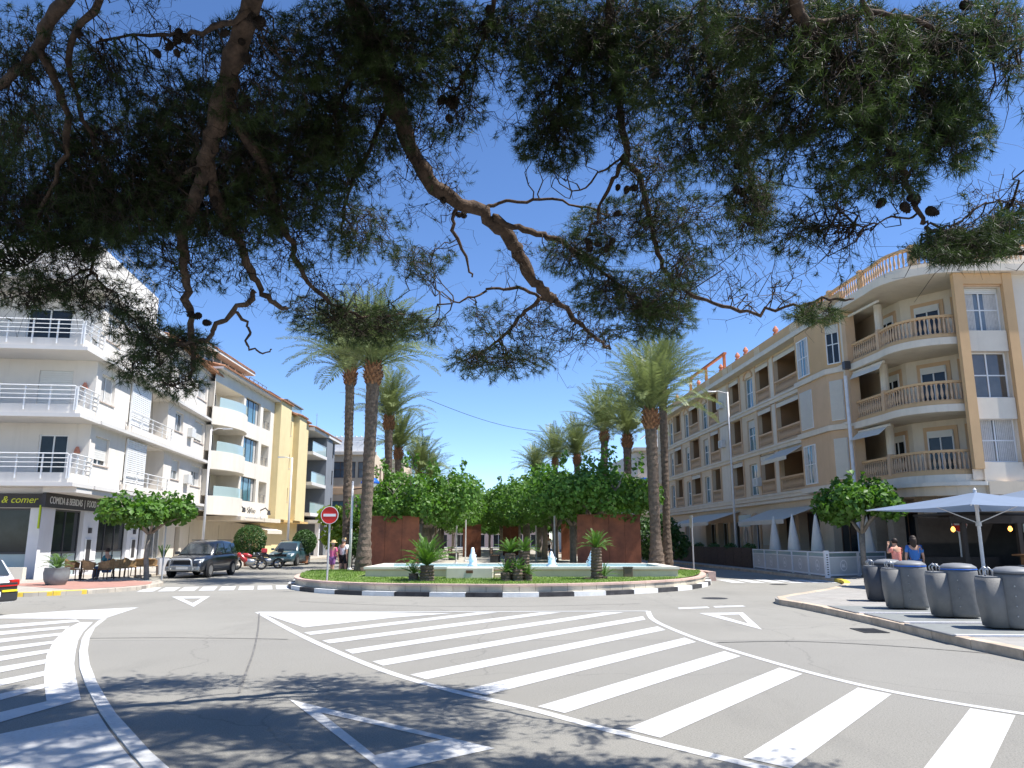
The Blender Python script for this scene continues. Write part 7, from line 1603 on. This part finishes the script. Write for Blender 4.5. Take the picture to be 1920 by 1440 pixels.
# ------------------------------------------------------------ right pavement: bins, parasols, terrace
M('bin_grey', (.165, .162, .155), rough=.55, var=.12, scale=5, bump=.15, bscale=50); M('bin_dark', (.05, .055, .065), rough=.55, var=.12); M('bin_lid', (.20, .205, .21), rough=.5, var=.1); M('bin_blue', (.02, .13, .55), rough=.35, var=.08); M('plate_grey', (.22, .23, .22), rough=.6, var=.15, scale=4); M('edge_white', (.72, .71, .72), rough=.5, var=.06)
def super_ring(rx, ry, z, cx=0, n=24, p=2.6):
    out = []
    for k in range(n):
        a = 2 * math.pi * k / n; c, s = math.cos(a), math.sin(a); out.append((cx + rx * abs(c) ** (2 / p) * (1 if c > 0 else -1), ry * abs(s) ** (2 / p) * (1 if s > 0 else -1), z))
    return out
def waste_bin(loc, rz, label, rim, body='bin_grey', platform=True):
    e = empty('waste_bin', loc, rz, label, 'waste bin', 'street waste bins', local=True)
    loft([super_ring(.35, .41, .03, .13), super_ring(.37, .43, .1, .13), super_ring(.385, .445, .5, .13), super_ring(.39, .45, .95, .13), super_ring(.38, .43, 1.0, .13)]).build('drum', MATS[body], e)
    loft([super_ring(.2, .34, .03, -.30, p=4), super_ring(.23, .36, .5, -.33, p=4), super_ring(.22, .35, .93, -.34, p=4)]).build('side_body', MATS[body], e)
    loft([super_ring(.38, .43, 1.0, .13), super_ring(.392, .445, 1.008, .13), super_ring(.39, .443, 1.024, .13)]).build('rim_band', MATS[rim], e)
    loft([super_ring(.385, .438, 1.025, .13), super_ring(.375, .425, 1.06, .13), super_ring(.28, .33, 1.12, .13), super_ring(.1, .12, 1.14, .13)]).build('lid', MATS['bin_lid'], e)
    mb = MB(); mb.box(-.52, -.14, -.28, .28, .931, .96); mb.build('hopper_lid', MATS['bin_lid'], e, bevel=.01)
    for y in (-.15, .12):
        mb = MB(); mb.smooth = True; mb.tube([(-.44 + .0, y, .95), (-.46, y, 1.06), (-.38, y, 1.12), (-.30, y, 1.06), (-.30, y, .95)], .018, 7); mb.build('lifting_loop', MATS['alloy'], e)
    for q_ in range(4): mb = MB(); mb.lathe([(.016, 0), (.01, .01)], 8); mb.build('bolt', MATS['alloy'], e, loc=(-.02, -.43 - .02, .25 + q_ * .18), rot=(math.pi / 2, 0, 0))
    return e
GB = lambda x, y, z: tuple(gp(x, y, z)[:2]) + (z,)
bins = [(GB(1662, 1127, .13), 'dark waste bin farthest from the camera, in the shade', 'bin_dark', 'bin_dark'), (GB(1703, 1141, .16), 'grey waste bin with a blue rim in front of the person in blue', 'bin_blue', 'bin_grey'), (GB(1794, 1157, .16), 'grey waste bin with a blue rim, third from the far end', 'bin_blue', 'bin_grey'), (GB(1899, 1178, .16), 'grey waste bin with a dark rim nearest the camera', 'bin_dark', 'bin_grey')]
for i, (l, lab, rim, body) in enumerate(bins):
    waste_bin(l, R(-14), lab, rim, body).scale = (.86, .86, .94)
    if i:
        e = empty('bin_platform', (l[0] - .35, l[1] - .1, .13), R(-3), 'grey steel platform with a white edge under the %s bin' % ['', 'second', 'third', 'nearest'][i], 'platform', 'platforms under the bins', local=True)
        mb = MB(); mb.box(-1.15, 1.3, -.85, .85, .004, .026); mb.build('steel_plate', MATS['plate_grey'], e); mb = MB(); mb.box(-1.15, 1.3, -.93, -.852, .004, .034); mb.build('front_edge', MATS['edge_white'], e); mb = MB(); mb.box(-1.22, -1.152, -.93, .85, .004, .03); mb.build('side_edge', MATS['bin_lid'], e)
# big open parasols
M('canopy_cloth', (.62, .63, .68), rough=.85, var=.05, scale=2)
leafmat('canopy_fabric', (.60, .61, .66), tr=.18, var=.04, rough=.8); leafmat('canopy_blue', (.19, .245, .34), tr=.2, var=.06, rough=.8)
def parasol(loc, half, zt, ze, rz, label, tilt=0.0):
    e = empty('open_parasol', loc, rz, label, 'parasol', 'open terrace parasols', local=True); mb = MB(); mb.tube([(0, 0, 0), (0, 0, zt + .05)], .055, 12); mb.build('pole', MATS['pole_white'], e)
    C_ = [(half, half), (-half, half), (-half, -half), (half, -half)]
    for k in range(4):
        (x0, y0), (x1, y1) = C_[k], C_[(k + 1) % 4]; mb = MB(); n = 6; rows = []
        for i in range(n + 1):
            t = i / n; z = zt + (ze - zt) * t ** .9 ; rows.append([(x0 * t + (x1 - x0) * t * j / 8, y0 * t + (y1 - y0) * t * j / 8, z - .10 * t * math.sin(math.pi * j / 8) * .5) for j in range(9)])
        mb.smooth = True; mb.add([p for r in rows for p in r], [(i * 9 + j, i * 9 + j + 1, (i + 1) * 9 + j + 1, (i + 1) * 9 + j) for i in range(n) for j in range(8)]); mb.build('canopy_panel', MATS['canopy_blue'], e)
        v = MB(); lo = [(p[0], p[1], p[2] - .18) for p in rows[-1]]; v.add(rows[-1] + lo, [(j, j + 1, 10 + j, 9 + j) for j in range(8)]); 
        mb = MB(); mb.tube([(0, 0, zt - .25), (x0 * .98, y0 * .98, ze - .02)], .02, 6); mb.tube([(0, 0, zt - 1.0), (x0 * .45, y0 * .45, zt + (ze - zt) * .45 - .05)], .018, 6); mb.build('rib', MATS['pole_white'], e)
    mb = MB(); mb.lathe([(.09, zt - 1.1), (.09, zt - .95)], 10); mb.build('hub', MATS['pole_grey'], e); mb = MB(); mb.box(-.45, .45, -.45, .45, .0, .12); mb.build('base', MATS['pole_grey'], e, bevel=.02); mb = MB(); mb.lathe([(.04, 0), (.06, .05), (.01, .12)], 10); mb.build('finial', MATS['pole_white'], e, loc=(0, 0, zt + .03)); return e
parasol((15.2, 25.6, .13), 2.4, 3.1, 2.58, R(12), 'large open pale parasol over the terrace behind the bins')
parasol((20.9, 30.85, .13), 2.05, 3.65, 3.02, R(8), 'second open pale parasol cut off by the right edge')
def closed_parasol(loc, label, h=2.85):
    e = empty('closed_parasol', loc, 0, label, 'parasol', 'closed parasols on the terrace', local=True); mb = MB(); mb.tube([(0, 0, 0), (0, 0, h)], .035, 8); mb.build('pole', MATS['pole_white'], e)
    g = random.Random(int(loc[1] * 10)); rings = []
    for z, r in ((.95, .25), (1.1, .27), (1.6, .21), (2.2, .13), (2.6, .07), (h - .02, .03)): rings.append([(r * (1 + .16 * (k % 2) * (1 if z < 2.4 else .3)) * math.cos(2 * math.pi * k / 16), r * (1 + .16 * (k % 2)) * math.sin(2 * math.pi * k / 16), z + (g.uniform(-.04, .04) if z < 1 else 0)) for k in range(16)])
    loft(rings).build('folded_canopy', M('folded_cloth', (.74, .70, .63), rough=.9, var=.06, scale=3), e); mb = MB(); mb.box(-.3, .3, -.3, .3, 0, .1); mb.build('base', MATS['pole_grey'], e); return e
for px, Y, lab in ((1452, 43, 'closed white parasol, leftmost on the fenced terrace'), (1487, 39.5, 'closed white parasol, second from the left on the fenced terrace'), (1531, 38, 'closed white parasol next to the right street tree'), (1625, 36, 'closed white parasol right of the street tree')):
    c = at(px, 1000, Y); closed_parasol((c.x, Y, .13), lab)
# white fence of the terrace
M('fence_white', (.70, .71, .73), rough=.4, var=.04); glass('fence_pane', (.40, .44, .47), rough=.3, var=.08); M('logo_white', (.72, .73, .74), var=.02)
fe = empty('terrace_fence', (13.3, 33.4, .13), label='white framed terrace fence with frosted panels and round emblems', cat='fence')
def fence_run(p0, p1, n, logo):
    f = Facade(p0, Vector(p1) - Vector(p0), flip=(p1[1] - p0[1]) > 2); L = (Vector(p1) - Vector(p0)).length
    if p1[1] - p0[1] < -2: f = Facade(p0, Vector(p1) - Vector(p0))
    for k in range(n):
        a, b = L * k / n, L * (k + 1) / n; mb = MB(); f.box(mb, a + .02, a + .08, .15, 1.2, -.03, .03); f.box(mb, b - .08, b - .02, .15, 1.2, -.03, .03); f.box(mb, a + .08, b - .08, 1.14, 1.2, -.028, .028); f.box(mb, a + .08, b - .08, .2, .27, -.028, .028); f.box(mb, a + .08, b - .08, .95, .99, -.027, .027)
        o = mb.build('fence_frame', MATS['fence_white'], fe); fbox(f, 'fence_pane', 'fence_pane', o, a + .08, b - .08, .27, .95, -.008, .008); fbox(f, 'top_pane', 'rail_glass', o, a + .08, b - .08, .99, 1.14, -.005, .005)
        c = (a + b) / 2; mb = MB(); r = .24
        for sgn in (1, -1):
            def PT(rr, t): return f.pt(c + rr * math.cos(t), .62 + rr * math.sin(t), sgn * .012)
            for q_ in range(20): t0, t1 = 2 * math.pi * q_ / 20, 2 * math.pi * (q_ + 1) / 20; mb.quad(PT(r, t0), PT(r, t1), PT(r * .82, t1), PT(r * .82, t0))
            mb.poly([f.pt(c + x, .62 + z, sgn * .012) for x, z in ((-.14, -.08), (.14, -.08), (.05, .02), (.09, .1), (-.02, .03), (-.1, .08))])
        mb.build('emblem', MATS['logo_white'], o)
fence_run((13.55, 44.5), (13.3, 33.5), 5, True); fence_run((13.3, 33.4), (16.8, 35.6), 2, True)
mb = MB(); mb.box(13.15, 13.32, 33.28, 33.45, .13, 1.25); mb.build('corner_post', MATS['fence_white'], fe)
for k in range(9): mb = MB(); mb.box(13.2, 13.27, 33.272, 33.279, .25 + k * .1, .29 + k * .1); mb.build('post_slot', MATS['plastic_black'], fe)
# brown reed fence with plants further along
M('reed', (.085, .055, .04), var=.4, scale=9, bump=.8, bscale=30)
rf = empty('reed_fence', (13.6, 45, .13), label='dark brown reed fence along the right terrace beyond the white fence', cat='fence')
for k in range(22):
    Y0 = 44.8 + k * 1.5; x0, x1 = 13.55 - .05 * (Y0 - 44.8), 13.55 - .05 * (Y0 + 1.46 - 44.8); mb = MB(); mb.hexa([(x0 - .05, Y0, .13), (x0 + .05, Y0, .13), (x1 + .05, Y0 + 1.46, .13), (x1 - .05, Y0 + 1.46, .13), (x0 - .05, Y0, 1.25), (x0 + .05, Y0, 1.25), (x1 + .05, Y0 + 1.46, 1.25), (x1 - .05, Y0 + 1.46, 1.25)]); mb.build('reed_panel', MATS['reed'], rf)
for k in range(7):
    Y0 = 45.5 + k * 3.4; bush((13.75 - .05 * (Y0 - 44.8), Y0, 1.0), [(0, 0, .25, .28, .9, .28), (0, .7, .2, .25, .6, .22)], 420, .13, 'bush_leaf', '%s low plant along the reed fence counting away from the white fence' % ORD[k], 200 + k)
# bar terrace under the big parasols
M('bar_dark', (.028, .024, .022), rough=.6, var=.3, scale=3); M('bar_wood', (.22, .11, .05), rough=.6, var=.3, scale=4); M('steel_counter', (.45, .46, .46), rough=.3, metal=.6, var=.06)
kb_ = empty('bar_kiosk', (18.0, 27.5, .13), label='dark bar kiosk with lit bulbs and a glazed food counter under the parasols', cat='kiosk')
def kbox(n_, m_, *b): mb = MB(); mb.box(*b); return mb.build(n_, MATS[m_], kb_)
kbox('back_wall', 'bar_dark', 15.6, 27.0, 30.2, 30.4, .13, 2.55); kbox('roof_beam', 'bar_dark', 15.2, 27.0, 27.0, 27.25, 2.25, 2.52); kbox('fascia', 'plaster_orange', 18.2, 27.0, 27.26, 27.4, 2.53, 2.75); kbox('roof', 'bar_dark', 15.4, 27.0, 27.3, 30.1, 2.56, 2.64)
kbox('counter_front', 'bar_wood', 17.2, 27.0, 26.6, 26.8, .13, 1.15); kbox('counter_top', 'bar_wood', 17.1, 27.0, 26.4, 27.1, 1.16, 1.22); kbox('sign_board', 'pane_frost', 17.6, 22.0, 27.05, 27.1, 1.95, 2.24)
text('lettering', 'Chalet', .3, M('letter_blue', (.04, .10, .35)), kb_, (18.9, 27.03, 2.1), (1, 0, 0)); kbox('food_case', 'rail_glass', 18.4, 21.0, 26.5, 27.0, 1.23, 1.75); kbox('food_tray', 'edge_white', 18.5, 20.9, 26.55, 26.95, 1.3, 1.36); kbox('food_shelf', 'steel_counter', 18.4, 21.0, 26.48, 27.02, 1.76, 1.8)
for x in (15.4, 17.3, 22.2): kbox('post', 'bar_dark', x, x + .14, 26.9, 27.05, .13, 2.26)
for k in range(8): kbox('slat', 'bar_wood', 22.6, 27.0, 27.02, 27.06, .3 + k * .22, .46 + k * .22)
mb = MB(); mb.box(14.6, 17.2, 28.0, 28.1, .13, 1.1); mb.build('low_screen', MATS['bar_dark'], kb_)
def emit(name, col, st):
    m = bpy.data.materials.new(name); m.use_nodes = True; b = m.node_tree.nodes['Principled BSDF']; b.inputs['Base Color'].default_value = col + (1,); b.inputs['Emission Color'].default_value = col + (1,); b.inputs['Emission Strength'].default_value = st; MATS[name] = m
emit('bulb_glow', (1.0, .42, .08), 2.2)
for px, py in ((1787, 992), (1894, 991)):
    c = at(px, py, 26.6); mb = MB(); mb.smooth = True; mb.lathe([(.01, -.1), (.06, -.06), (.07, 0), (.03, .08)], 12); b_ = mb.build('light_bulb', MATS['bulb_glow'], kb_, loc=c); mb = MB(); mb.tube([(0, 0, .08), (0, 0, .35)], .012, 5); mb.build('bulb_cord', MATS['bar_dark'], b_)
# bar stools / tables in the dark terrace
for i, (x, y) in enumerate(((14.6, 26.6), (16.4, 25.4), (17.9, 24.9), (19.6, 23.6))):
    e = empty('terrace_table', (x, y, .13), R(20 * i), '%s dark terrace table from the left under the parasols' % ORD[i], 'table', 'dark terrace tables', local=True); mb = MB(); mb.box(-.4, .4, -.4, .4, .72, .76); mb.build('table_top', MATS['bar_dark'], e); mb = MB(); mb.tube([(0, 0, 0), (0, 0, .72)], .04, 8); mb.build('column', MATS['iron'], e); mb = MB(); mb.box(-.1, .1, -.14, .14, .762, .768); mb.build('menu_card', MATS['edge_white'], e)
